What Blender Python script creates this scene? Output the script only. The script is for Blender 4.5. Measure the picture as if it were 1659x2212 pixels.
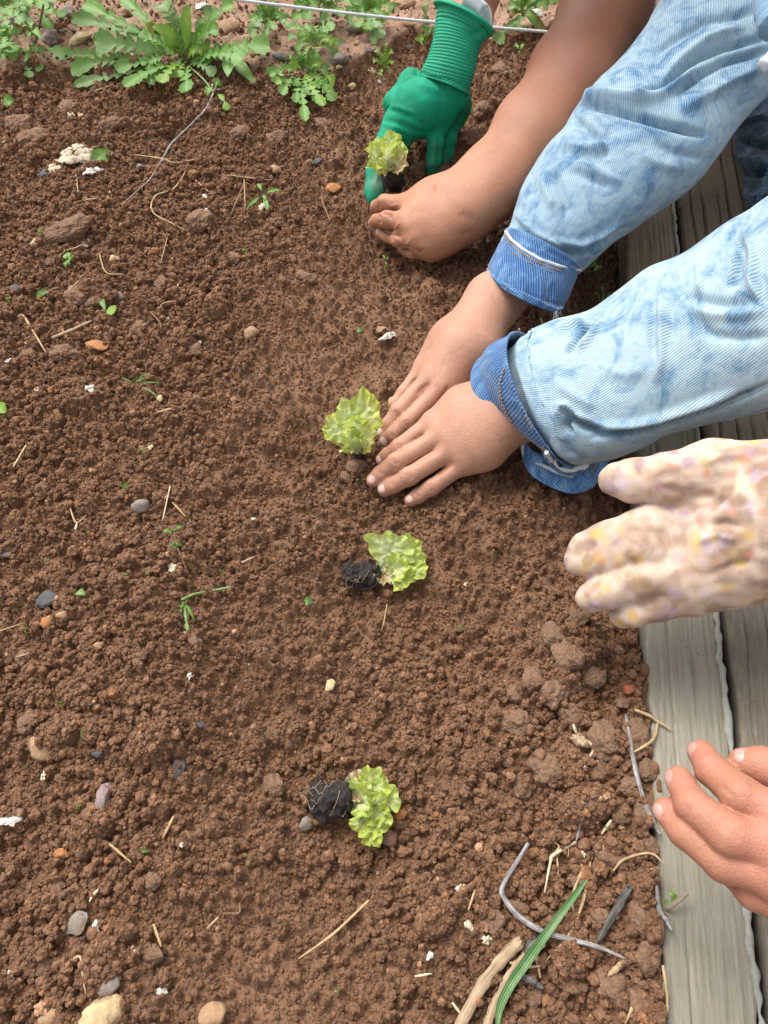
import bpy, math, random
import numpy as np
from mathutils import Vector

for _o in list(bpy.data.objects):
    bpy.data.objects.remove(_o)
scene = bpy.context.scene
R = math.radians

# ------------------------------------------------------------------ camera
CAM_H, CAM_PITCH, FOC, CX, CY = 0.60, 33.0, 1660.0, 829.5, 1106.0
cam_data = bpy.data.cameras.new('camera')
cam_data.sensor_fit = 'HORIZONTAL'
cam_data.sensor_width = 36.0
cam_data.lens = 36.0 * FOC / 1659.0
cam_data.clip_start = 0.02
cam_data.clip_end = 500.0
camera = bpy.data.objects.new('camera', cam_data)
camera.location = (0, 0, CAM_H)
camera.rotation_euler = (R(CAM_PITCH), 0, 0)
scene.collection.objects.link(camera)
scene.camera = camera

# ------------------------------------------------------------------ sky, sun, exposure
SUN_EL, SUN_AZ = 56.0, -38.0          # azimuth measured from +y towards +x
world = bpy.data.worlds.new('World')
scene.world = world
world.use_nodes = True
wn, wl = world.node_tree.nodes, world.node_tree.links
wn.clear()
w_out = wn.new('ShaderNodeOutputWorld')
w_bg = wn.new('ShaderNodeBackground')
w_sky = wn.new('ShaderNodeTexSky')
w_sky.sky_type = 'NISHITA'
w_sky.sun_disc = False
w_sky.sun_elevation = R(SUN_EL)
w_sky.sun_rotation = R(SUN_AZ)
w_sky.dust_density = 4.0
w_sky.ozone_density = 0.6
w_hsv = wn.new('ShaderNodeHueSaturation')      # thin cloud: a paler, whiter sky
w_hsv.inputs['Saturation'].default_value = 0.15
wl.new(w_sky.outputs[0], w_hsv.inputs['Color'])
wl.new(w_hsv.outputs[0], w_bg.inputs['Color'])
w_bg.inputs['Strength'].default_value = 0.15
wl.new(w_bg.outputs[0], w_out.inputs['Surface'])

sun_data = bpy.data.lights.new('sun', 'SUN')
sun_data.energy = 1.4
sun_data.angle = R(34)
sun_data.color = (1.0, 0.955, 0.89)
sun = bpy.data.objects.new('sun', sun_data)
_d = Vector((math.sin(R(SUN_AZ)) * math.cos(R(SUN_EL)), math.cos(R(SUN_AZ)) * math.cos(R(SUN_EL)), math.sin(R(SUN_EL))))
sun.rotation_euler = _d.to_track_quat('Z', 'Y').to_euler()
sun.location = _d * 5
scene.collection.objects.link(sun)

vs = scene.view_settings
vs.view_transform = 'Standard'
vs.look = 'None'
vs.exposure = 0.98
vs.gamma = 1.0
vs.use_curve_mapping = False
scene.render.engine = 'CYCLES'
scene.cycles.use_denoising = True
scene.cycles.max_bounces = 8
scene.cycles.use_adaptive_sampling = True
scene.cycles.adaptive_threshold = 0.01

# ------------------------------------------------------------------ geometry helpers
_c, _s = math.cos(R(CAM_PITCH)), math.sin(R(CAM_PITCH))


def P(u, v, z=0.0):
    """the point at height z that the photograph shows at (u, v) of a 1659-wide copy"""
    a, b = (u - CX) / FOC, (CY - v) / FOC
    dy, dz = b * _c + _s, b * _s - _c
    t = (z - CAM_H) / dz
    return np.array([a * t, dy * t, z])


def proj(p):
    """world points (N,3) -> the same picture coordinates"""
    p = np.asarray(p, dtype=np.float64)
    x, y, z = p[:, 0], p[:, 1], p[:, 2] - CAM_H
    yc = y * _c + z * _s
    zc = -y * _s + z * _c
    return np.stack([CX + FOC * x / -zc, CY - FOC * yc / -zc], 1)


CAMV = np.array([0, 0, CAM_H])


def unit(v):
    v = np.asarray(v, dtype=np.float64)
    return v / (np.linalg.norm(v, axis=-1, keepdims=True) + 1e-12)


def sstep(a, b, x):
    t = np.clip((x - a) / (b - a), 0, 1)
    return t * t * (3 - 2 * t)


_rs = np.random.RandomState(7)
_T = _rs.rand(4096).astype(np.float32)


def _h(ix, iy, iz, seed):
    n = (ix * 374761393 + iy * 668265263 + iz * 1274126177 + seed * 1442695041) & 0x7fffffff
    n = (n ^ (n >> 13)) * 1274126177 & 0x7fffffff
    return _T[(n ^ (n >> 16)) & 4095]


def noise3(p, scale, seed=0):
    """smooth value noise in -1..1 at points (N,3); scale in 1/m"""
    q = np.asarray(p, dtype=np.float64) * scale + 100.0
    i = np.floor(q).astype(np.int64)
    f = q - i
    f = f * f * (3 - 2 * f)
    out = 0
    for a in (0, 1):
        for b in (0, 1):
            for c in (0, 1):
                w = (f[:, 0] if a else 1 - f[:, 0]) * (f[:, 1] if b else 1 - f[:, 1]) * (f[:, 2] if c else 1 - f[:, 2])
                out = out + w * _h(i[:, 0] + a, i[:, 1] + b, i[:, 2] + c, seed)
    return out * 2 - 1


def noise2(x, y, scale, seed=0):
    qx, qy = np.asarray(x) * scale + 100.0, np.asarray(y) * scale + 100.0
    ix, iy = np.floor(qx).astype(np.int64), np.floor(qy).astype(np.int64)
    fx, fy = qx - ix, qy - iy
    fx, fy = fx * fx * (3 - 2 * fx), fy * fy * (3 - 2 * fy)
    z = np.zeros_like(ix)
    a = _h(ix, iy, z, seed) * (1 - fx) + _h(ix + 1, iy, z, seed) * fx
    b = _h(ix, iy + 1, z, seed) * (1 - fx) + _h(ix + 1, iy + 1, z, seed) * fx
    return (a * (1 - fy) + b * fy) * 2 - 1


def polydist(q, line):
    """distance of 2-D points to a polyline, and the fraction along it"""
    line = np.asarray(line, dtype=np.float64)
    seg = np.linalg.norm(np.diff(line, axis=0), axis=1)
    tot = seg.sum()
    best = np.full(len(q), 1e9)
    frac = np.zeros(len(q))
    acc = 0.0
    for a, b, L in zip(line[:-1], line[1:], seg):
        ab = b - a
        t = np.clip(((q - a) @ ab) / (ab @ ab), 0, 1)
        d = np.linalg.norm(q - (a + t[:, None] * ab), axis=1)
        m = d < best
        best[m] = d[m]
        frac[m] = ((acc + t * L) / tot)[m]
        acc += L
    return best, frac


def spline(pts, n):
    """Catmull-Rom through the rows of pts (any width), n samples"""
    p = np.asarray(pts, dtype=np.float64)
    if len(p) == 2:
        t = np.linspace(0, 1, n)[:, None]
        return p[0] * (1 - t) + p[1] * t
    p = np.vstack([2 * p[0] - p[1], p, 2 * p[-1] - p[-2]])
    k = len(p) - 3
    t = np.linspace(0, k - 1e-9, n)
    i = t.astype(int)
    f = (t - i)[:, None]
    a, b, c, d = p[i], p[i + 1], p[i + 2], p[i + 3]
    return 0.5 * (2 * b + (c - a) * f + (2 * a - 5 * b + 4 * c - d) * f ** 2 + (3 * b - a - 3 * c + d) * f ** 3)


def mesh_np(name, verts, quads=None, tris=None, smooth=True):
    verts = np.asarray(verts, dtype=np.float32)
    me = bpy.data.meshes.new(name)
    loops, starts, totals = [], [], []
    n = 0
    if quads is not None and len(quads):
        quads = np.asarray(quads, dtype=np.int32)
        loops.append(quads.ravel()); starts.append(n + 4 * np.arange(len(quads))); n += quads.size
    if tris is not None and len(tris):
        tris = np.asarray(tris, dtype=np.int32)
        loops.append(tris.ravel()); starts.append(n + 3 * np.arange(len(tris))); n += tris.size
    me.vertices.add(len(verts))
    me.vertices.foreach_set('co', verts.ravel())
    loops = np.concatenate(loops).astype(np.int32)
    starts = np.concatenate(starts).astype(np.int32)
    me.loops.add(len(loops))
    me.loops.foreach_set('vertex_index', loops)
    me.polygons.add(len(starts))
    me.polygons.foreach_set('loop_start', starts)
    me.update(calc_edges=True)
    me.validate()
    if smooth:
        me.polygons.foreach_set('use_smooth', np.ones(len(me.polygons), dtype=bool))
    return me


def vattr(me, name, vals):
    a = me.attributes.new(name, 'FLOAT', 'POINT')
    a.data.foreach_set('value', np.asarray(vals, dtype=np.float32))


def set_uv(me, uv):
    lay = me.uv_layers.new(name='UVMap')
    idx = np.empty(len(me.loops), dtype=np.int32)
    me.loops.foreach_get('vertex_index', idx)
    lay.data.foreach_set('uv', np.asarray(uv, dtype=np.float32)[idx].ravel())


def grid_quads(nu, nv, wrap=False):
    """quads of a grid of nu rows and nv columns; wrap closes the columns"""
    i = np.arange(nu - 1)[:, None]
    j = np.arange(nv if wrap else nv - 1)[None, :]
    j2 = (j + 1) % nv
    return np.stack([i * nv + j, i * nv + j2, (i + 1) * nv + j2, (i + 1) * nv + j], -1).reshape(-1, 4)


def add(name, me, mat=None, parent=None, kind=None, label=None, cat=None, group=None):
    o = bpy.data.objects.new(name, me)
    scene.collection.objects.link(o)
    if me is not None and mat is not None and not me.materials:
        me.materials.append(mat)
    if parent is not None:
        o.parent = parent
    if kind: o['kind'] = kind
    if label: o['label'] = label
    if cat: o['category'] = cat
    if group: o['group'] = group
    return o


def normals_of(verts, quads):
    v = np.asarray(verts)
    q = np.asarray(quads)
    n = np.cross(v[q[:, 2]] - v[q[:, 0]], v[q[:, 3]] - v[q[:, 1]])
    out = np.zeros_like(v)
    for k in range(4):
        np.add.at(out, q[:, k], n)
    return unit(out)


def shift_to(o, base):
    """put the object's origin at base, its mesh staying where it is"""
    o.location = base


def tube(path, radii, n=8, caps=True, squash=1.0, up=None):
    """verts and quads of a tube along path (M,3); squash flattens it"""
    p = np.asarray(path, dtype=np.float64)
    r = np.broadcast_to(np.asarray(radii, dtype=np.float64), (len(p),))
    t = unit(np.gradient(p, axis=0))
    ref = np.array([0, 0, 1.0]) if up is None else np.asarray(up, dtype=np.float64)
    s = np.cross(t, ref)
    bad = np.linalg.norm(s, axis=1) < 1e-3
    s[bad] = np.cross(t[bad], [1.0, 0.2, 0])
    s = unit(s)
    w = np.cross(s, t)
    a = np.linspace(0, 2 * np.pi, n, endpoint=False)
    ring = (np.cos(a)[None, :, None] * s[:, None, :] + np.sin(a)[None, :, None] * w[:, None, :] * squash)
    v = (p[:, None, :] + ring * r[:, None, None]).reshape(-1, 3)
    q = grid_quads(len(p), n, True)
    tr = []
    if caps:
        m = len(v)
        v = np.vstack([v, p[0], p[-1]])
        b = (len(p) - 1) * n
        for k in range(n):
            tr.append((m, (k + 1) % n, k))
            tr.append((m + 1, b + k, b + (k + 1) % n))
    return v, q, np.array(tr, dtype=np.int32).reshape(-1, 3)


def join_parts(parts):
    """[(verts, quads, tris)] -> one set"""
    V, Q, T, n = [], [], [], 0
    for v, q, t in parts:
        V.append(v)
        if q is not None and len(q): Q.append(np.asarray(q) + n)
        if t is not None and len(t): T.append(np.asarray(t) + n)
        n += len(v)
    return np.vstack(V), (np.vstack(Q) if Q else None), (np.vstack(T) if T else None)


# ------------------------------------------------------------------ material helpers
class NT:
    """a thin wrapper to write node materials briefly"""

    def __init__(self, name):
        self.mat = bpy.data.materials.new(name)
        self.mat.use_nodes = True
        self.nt = self.mat.node_tree
        self.bsdf = self.nt.nodes['Principled BSDF']

    def n(self, typ, **kw):
        nd = self.nt.nodes.new('ShaderNode' + typ)
        for k, v in kw.items():
            setattr(nd, k, v)
        return nd

    def l(self, a, b):
        self.nt.links.new(a, b)

    def set(self, **kw):
        for k, v in kw.items():
            self.bsdf.inputs[k.replace('_', ' ')].default_value = v
        return self

    def coord(self, which='Object', scale=(1, 1, 1), rot=(0, 0, 0)):
        c = self.n('TexCoord')
        m = self.n('Mapping')
        m.inputs['Scale'].default_value = scale
        m.inputs['Rotation'].default_value = rot
        self.l(c.outputs[which], m.inputs['Vector'])
        return m.outputs[0]

    def noise(self, vec, scale, detail=4, rough=0.55, dist=0.0):
        t = self.n('TexNoise')
        t.inputs['Scale'].default_value = scale
        t.inputs['Detail'].default_value = detail
        t.inputs['Roughness'].default_value = rough
        t.inputs['Distortion'].default_value = dist
        if vec is not None: self.l(vec, t.inputs['Vector'])
        return t.outputs['Fac']

    def ramp(self, fac, stops, interp='LINEAR'):
        r = self.n('ValToRGB')
        r.color_ramp.interpolation = interp
        e = r.color_ramp.elements
        while len(e) < len(stops): e.new(0.5)
        for el, (p, c) in zip(e, stops):
            el.position = p
            el.color = (*c, 1) if isinstance(c, (tuple, list)) else (c, c, c, 1)
        self.l(fac, r.inputs['Fac'])
        return r.outputs['Color']

    def mix(self, fac, a, b, mode='MIX'):
        m = self.n('Mix', data_type='RGBA', blend_type=mode)
        for s, v in ((m.inputs[0], fac), (m.inputs[6], a), (m.inputs[7], b)):
            if isinstance(v, (int, float)): s.default_value = v
            elif isinstance(v, (tuple, list)): s.default_value = (*v, 1)
            else: self.l(v, s)
        return m.outputs[2]

    def math(self, op, a, b=0.0):
        m = self.n('Math', operation=op)
        for s, v in ((m.inputs[0], a), (m.inputs[1], b)):
            if isinstance(v, (int, float)): s.default_value = v
            else: self.l(v, s)
        return m.outputs[0]

    def attr(self, name, inst=False):
        a = self.n('Attribute', attribute_name=name)
        if inst: a.attribute_type = 'INSTANCER'
        return a

    def bump(self, height, strength=0.3, dist=0.001):
        b = self.n('Bump')
        b.inputs['Strength'].default_value = strength
        b.inputs['Distance'].default_value = dist
        self.l(height, b.inputs['Height'])
        self.l(b.outputs[0], self.bsdf.inputs['Normal'])

    def color(self, c):
        self.l(c, self.bsdf.inputs['Base Color'])
        return self


def plain(name, col, rough=0.8, var=0.25, scale=300.0, bump=0.0):
    """a colour with natural unevenness"""
    m = NT(name)
    v = m.coord('Object')
    f = m.noise(v, scale, 4)
    lo = tuple(c * (1 - var) for c in col)
    hi = tuple(min(1, c * (1 + var)) for c in col)
    m.color(m.ramp(f, [(0.25, lo), (0.75, hi)]))
    m.set(Roughness=rough)
    if bump: m.bump(m.noise(v, scale * 3, 3), bump, 0.0006)
    return m.mat

# ------------------------------------------------------------------ the timber edging, as lines on the plan
YAW = R(7.85)
BD = np.array([math.sin(YAW), math.cos(YAW), 0.0])      # along the boards
BN = np.array([math.cos(YAW), -math.sin(YAW), 0.0])     # across them, away from the bed
BZ = 0.022
B0 = P(1440, 2212, BZ)
B0 = B0 - BN * 0.0


def across(x, y):
    return (x - B0[0]) * BN[0] + (y - B0[1]) * BN[1]


def along(x, y):
    return (x - B0[0]) * BD[0] + (y - B0[1]) * BD[1]


W_IN = across(*P(1645, 2212, BZ)[:2])

# ------------------------------------------------------------------ soil relief
SX0, SX1, SY0, SY1, SD = -0.95, 0.95, -0.25, 1.85, 0.00135
_gx = np.arange(SX0, SX1, SD)
_gy = np.arange(SY0, SY1, SD)
GX, GY = np.meshgrid(_gx, _gy, indexing='ij')


def blob(H, u, v, rad, amp, sx=1.0, ang=0.0):
    c = P(u, v, 0)
    k = 3.2 * rad * max(1.0, sx)
    i0, i1 = max(0, int((c[0] - k - SX0) / SD)), max(0, int((c[0] + k - SX0) / SD))
    j0, j1 = max(0, int((c[1] - k - SY0) / SD)), max(0, int((c[1] + k - SY0) / SD))
    dx, dy = GX[i0:i1, j0:j1] - c[0], GY[i0:i1, j0:j1] - c[1]
    ca, sa = math.cos(ang), math.sin(ang)
    a, b = (dx * ca + dy * sa) / sx, -dx * sa + dy * ca
    H[i0:i1, j0:j1] += amp * np.exp(-(a * a + b * b) / (rad * rad))


# the edge of the dug bed: beyond it lies the untouched weedy ground
_edge = np.array([P(u, v)[:2] for u, v in ((-900, 215), (-300, 200), (0, 190), (180, 178), (300, 190), (420, 182), (560, 200), (640, 225), (740, 205), (800, 170), (880, 120), (1000, 100), (1180, 92), (1400, 60), (2200, 30))])
EDGE_Y = np.interp(_gx, _edge[:, 0], _edge[:, 1]) + 0.012 * noise2(_gx, _gx * 0, 22, 5) + 0.008 * noise2(_gx, _gx * 0, 60, 6)
TOPZ = sstep(-0.012, 0.03, GY - EDGE_Y[:, None])           # 1 on the weedy ground
H = 0.0075 * noise2(GX, GY, 5.0, 1) + 0.0058 * noise2(GX, GY, 13.0, 2)
H += (0.0030 * noise2(GX, GY, 38.0, 3) + 0.0016 * noise2(GX, GY, 85.0, 4)) * (1 - 0.4 * TOPZ)
H += 0.022 * TOPZ
# coarse and smooth districts: raked fine soil along the planted row, rough soil left and bottom right
_rowd = np.abs(GX - (P(900, 1300)[0] + (GY - P(900, 1300)[1]) * 0.02))
ROUGH = 0.48 + 0.47 * sstep(0.10, 0.26, _rowd) + 0.28 * noise2(GX, GY, 9, 8)
_br = P(1250, 1850)
ROUGH += 0.55 * np.exp(-(((GX - _br[0]) / 0.12) ** 2 + ((GY - _br[1]) / 0.20) ** 2))
for args in (
        (470, 1240, 0.035, -0.012), (500, 1360, 0.035, -0.014), (540, 1480, 0.035, -0.014), (600, 1590, 0.04, -0.014), (690, 1660, 0.03, -0.006), (330, 1300, 0.07, 0.010), (380, 1500, 0.07, 0.010), (620, 1250, 0.05, 0.006), (560, 900, 0.06, 0.008), (480, 760, 0.05, -0.008), (620, 700, 0.05, 0.008), (560, 2000, 0.06, -0.008), (420, 1900, 0.05, 0.008), (820, 2050, 0.06, 0.006),
        (340, 215, 0.028, -0.022), (380, 285, 0.022, -0.018), (560, 270, 0.02, -0.012), (250, 245, 0.06, 0.012),
        (480, 255, 0.05, 0.008), (870, 400, 0.035, -0.012), (760, 330, 0.05, 0.012), (1060, 200, 0.05, 0.018), (1010, 330, 0.04, 0.012),
        (960, 330, 0.03, 0.012), (870, 520, 0.05, -0.006),
        (1290, 620, 0.07, -0.022, 1.0), (1330, 480, 0.07, -0.022), (1160, 760, 0.045, -0.012), (1345, 800, 0.06, -0.016),
        (770, 1005, 0.022, 0.010), (790, 970, 0.012, -0.006), (690, 960, 0.05, -0.007), (760, 1120, 0.04, 0.004),
        (1060, 1130, 0.09, 0.012), (780, 1260, 0.03, -0.008), (900, 1340, 0.06, -0.004),
        (1230, 1380, 0.05, 0.020), (1210, 1480, 0.055, 0.022), (1345, 1430, 0.022, -0.022), (1330, 1330, 0.025, -0.016), (1290, 1520, 0.018, -0.016),
        (1190, 1560, 0.015, -0.012), (1120, 1600, 0.05, 0.010), (1340, 1600, 0.03, 0.012), (1380, 1750, 0.03, 0.012), (1200, 1720, 0.04, 0.01),
        (1390, 2050, 0.035, 0.014), (1100, 2000, 0.05, 0.008), (720, 1750, 0.03, -0.006), (900, 1800, 0.06, -0.004),
        (700, 1500, 0.03, -0.006), (820, 1480, 0.05, 0.004), (420, 480, 0.03, 0.012), (145, 500, 0.03, 0.012), (180, 640, 0.03, 0.014), (700, 420, 0.06, 0.008)):
    blob(H, *args)
HS = H.copy()                                               # the smooth ground things are set on
# crumbs: thousands of small rounded lumps pressed into one surface
_rng = np.random.RandomState(11)


def splat(H, n, r0, r1, lift, rough_pow=1.0):
    r = r0 * (r1 / r0) ** _rng.rand(n)
    x = SX0 + 0.02 + _rng.rand(n) * (SX1 - SX0 - 0.04)
    y = SY0 + 0.02 + _rng.rand(n) * (SY1 - SY0 - 0.04)
    ix, iy = ((x - SX0) / SD), ((y - SY0) / SD)
    i0, j0 = np.round(ix).astype(int), np.round(iy).astype(int)
    keep = _rng.rand(n) < np.clip(ROUGH[i0, j0], 0, 1.4) ** rough_pow
    r, ix, iy, i0, j0 = r[keep], ix[keep], iy[keep], i0[keep], j0[keep]
    base = HS[i0, j0] + r * lift * (0.2 + 1.1 * _rng.rand(len(r)))
    asp = 0.75 + 0.5 * _rng.rand(len(r))
    an = _rng.rand(len(r)) * math.pi
    k = int(math.ceil(r1 * 1.35 / SD))
    flat = H.ravel()
    for di in range(-k, k + 1):
        for dj in range(-k, k + 1):
            dx, dy = (i0 + di - ix) * SD, (j0 + dj - iy) * SD
            a = (dx * np.cos(an) + dy * np.sin(an)) * asp
            b = (-dx * np.sin(an) + dy * np.cos(an)) / asp
            q = 1 - (a * a + b * b) / (r * r)
            m = q > 0
            if m.any():
                np.maximum.at(flat, (i0[m] + di) * H.shape[1] + (j0[m] + dj), base[m] + r[m] * 0.85 * np.sqrt(q[m]) - r[m] * 0.55)


H -= 0.0042
splat(H, 1100, 0.008, 0.018, 0.45, 3.0)
splat(H, 9000, 0.0036, 0.0075, 0.7, 1.6)
splat(H, 60000, 0.0018, 0.0038, 0.9, 0.6)
H += 0.0010 * noise2(GX, GY, 260, 21) + 0.0007 * noise2(GX, GY, 520, 22)
TOPF = sstep(0.75, 1.0, TOPZ)
_mix = 0.55 * TOPF * (GY > 0)
H = H * (1 - _mix) + (HS + 0.0012 * noise2(GX, GY, 160, 23)) * _mix
# the soil stops at the boards and slips under them
_ac = across(GX, GY)
_wob = 0.006 * noise2(GX, GY, 30, 31) + 0.004 * noise2(GX, GY, 75, 32)
_al = along(GX, GY)
_top = np.interp(_al, [-0.2, 0.10, 0.22, 0.30, 0.36, 0.9], [0.022, 0.024, 0.020, 0.004, -0.012, -0.018])
_near = sstep(-0.05, -0.008, _ac)
_lift = _near * (_top - HS)
_under = sstep(-0.002 + 0.0, 0.010, _ac + _wob)
H = H + _lift
H = H * (1 - _under) + (-0.03) * _under
HS = HS + _lift


def _look(A, x, y):
    i = np.clip((np.asarray(x) - SX0) / SD, 0, A.shape[0] - 2.001)
    j = np.clip((np.asarray(y) - SY0) / SD, 0, A.shape[1] - 2.001)
    i0, j0 = i.astype(int), j.astype(int)
    a, b = i - i0, j - j0
    return (A[i0, j0] * (1 - a) + A[i0 + 1, j0] * a) * (1 - b) + (A[i0, j0 + 1] * (1 - a) + A[i0 + 1, j0 + 1] * a) * b


def soil_z(x, y, smooth=True):
    return _look(HS if smooth else H, x, y)


def G(u, v, dz=0.0):
    """the point of the soil seen at (u, v), lifted by dz"""
    z = 0.0
    for _ in range(6):
        p = P(u, v, z + dz)
        z = float(soil_z(p[0], p[1]))
    p = P(u, v, z + dz)
    return p


# ------------------------------------------------------------------ soil material
def soil_material(name, inst=False):
    m = NT(name)
    v = m.coord('Object')
    k = 0.0022 if inst else 1.0
    fine = m.noise(v, 420 * k, 6, 0.7)
    mid = m.noise(v, 60 * k, 5, 0.6)
    big = m.noise(v, 7, 3, 0.5)
    c = m.ramp(fine, [(0.22, (0.105, 0.055, 0.031)), (0.5, (0.200, 0.116, 0.070)), (0.80, (0.305, 0.192, 0.124))])
    c2 = m.ramp(mid, [(0.3, (0.76, 0.72, 0.70)), (0.7, (1.16, 1.10, 1.06))])
    c = m.mix(1.0, c, c2, 'MULTIPLY')
    c3 = m.ramp(big, [(0.35, (0.80, 0.75, 0.72)), (0.62, (1.10, 1.08, 1.07))])
    c = m.mix(1.0, c, c3, 'MULTIPLY')
    if inst:
        oi = m.n('ObjectInfo')
        kr = m.ramp(oi.outputs['Random'], [(0.0, (0.80, 0.78, 0.76)), (0.90, (1.18, 1.16, 1.14)), (0.945, (1.22, 1.16, 1.0)), (0.968, (1.55, 1.35, 1.0)), (0.980, (0.45, 0.52, 0.62)), (0.992, (1.0, 1.0, 1.0)), (0.997, (2.6, 2.8, 2.8))])
        c = m.mix(1.0, c, kr, 'MULTIPLY')
    else:
        z = m.attr('weedy')
        dry = m.ramp(fine, [(0.2, (0.20, 0.115, 0.075)), (0.5, (0.34, 0.215, 0.150)), (0.8, (0.46, 0.32, 0.24))])
        c = m.mix(z.outputs['Fac'], c, dry)
        # bright mineral specks
        sp = m.n('TexVoronoi')
        sp.inputs['Scale'].default_value = 260
        m.l(v, sp.inputs['Vector'])
        s = m.math('LESS_THAN', sp.outputs['Distance'], 0.16)
        pick = m.math('GREATER_THAN', m.noise(v, 140, 2), 0.64)
        c = m.mix(m.math('MULTIPLY', m.math('MULTIPLY', s, pick), 0.75), c, (0.42, 0.25, 0.12))
    m.color(c)
    m.set(Roughness=0.93)
    m.bsdf.inputs['Specular IOR Level'].default_value = 0.22
    h = m.math('ADD', m.noise(v, 1000 * k, 4, 0.75), m.math('MULTIPLY', m.noise(v, 320 * k, 4, 0.65), 1.2))
    m.bump(h, 0.8, 0.0011)
    return m.mat


M_SOIL = soil_material('garden soil')
M_CRUMB = soil_material('soil crumbs', True)

# the visible sheet: finer near the camera, coarser far away, wider far away
NU, NV = 900, 860
ys = -0.16 + (1.70 + 0.16) * np.linspace(0, 1, NV) ** 1.28
half = 0.42 + 0.36 * np.clip(ys, 0, 2)
us = np.linspace(-1, 1, NU)
X = us[:, None] * half[None, :]
Y = np.repeat(ys[None, :], NU, 0)
Z = soil_z(X, Y, False)
me = mesh_np('soil', np.stack([X, Y, Z], -1).reshape(-1, 3), grid_quads(NU, NV)[:, ::-1])
vattr(me, 'weedy', np.clip(_look(TOPF, X, Y) * (0.75 + 0.35 * noise2(X, Y, 30, 44)), 0, 1).ravel())
add('soil', me, M_SOIL, kind='structure', label='dug brown soil of the vegetable bed with crumbs and hollows')

# the land all round, reaching the horizon, a little below the bed
n = 40
a = np.linspace(0, 2 * np.pi, 64, endpoint=False)
rad = np.concatenate([[0.0, 0.4, 0.8], np.geomspace(1.1, 300, n)])
gx, gy = (rad[:, None] * np.cos(a)).ravel(), (rad[:, None] * np.sin(a) + 0.7).ravel()
gz = -0.045 + 0.02 * noise2(gx, gy, 1.7, 3) * (np.hypot(gx, gy) > 1.2)
me = mesh_np('ground', np.stack([gx, gy, gz], 1), grid_quads(len(rad), 64, True))
vattr(me, 'weedy', np.full(len(gx), 0.5))
add('ground', me, M_SOIL, kind='structure', label='bare earth of the garden around the bed')


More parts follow.
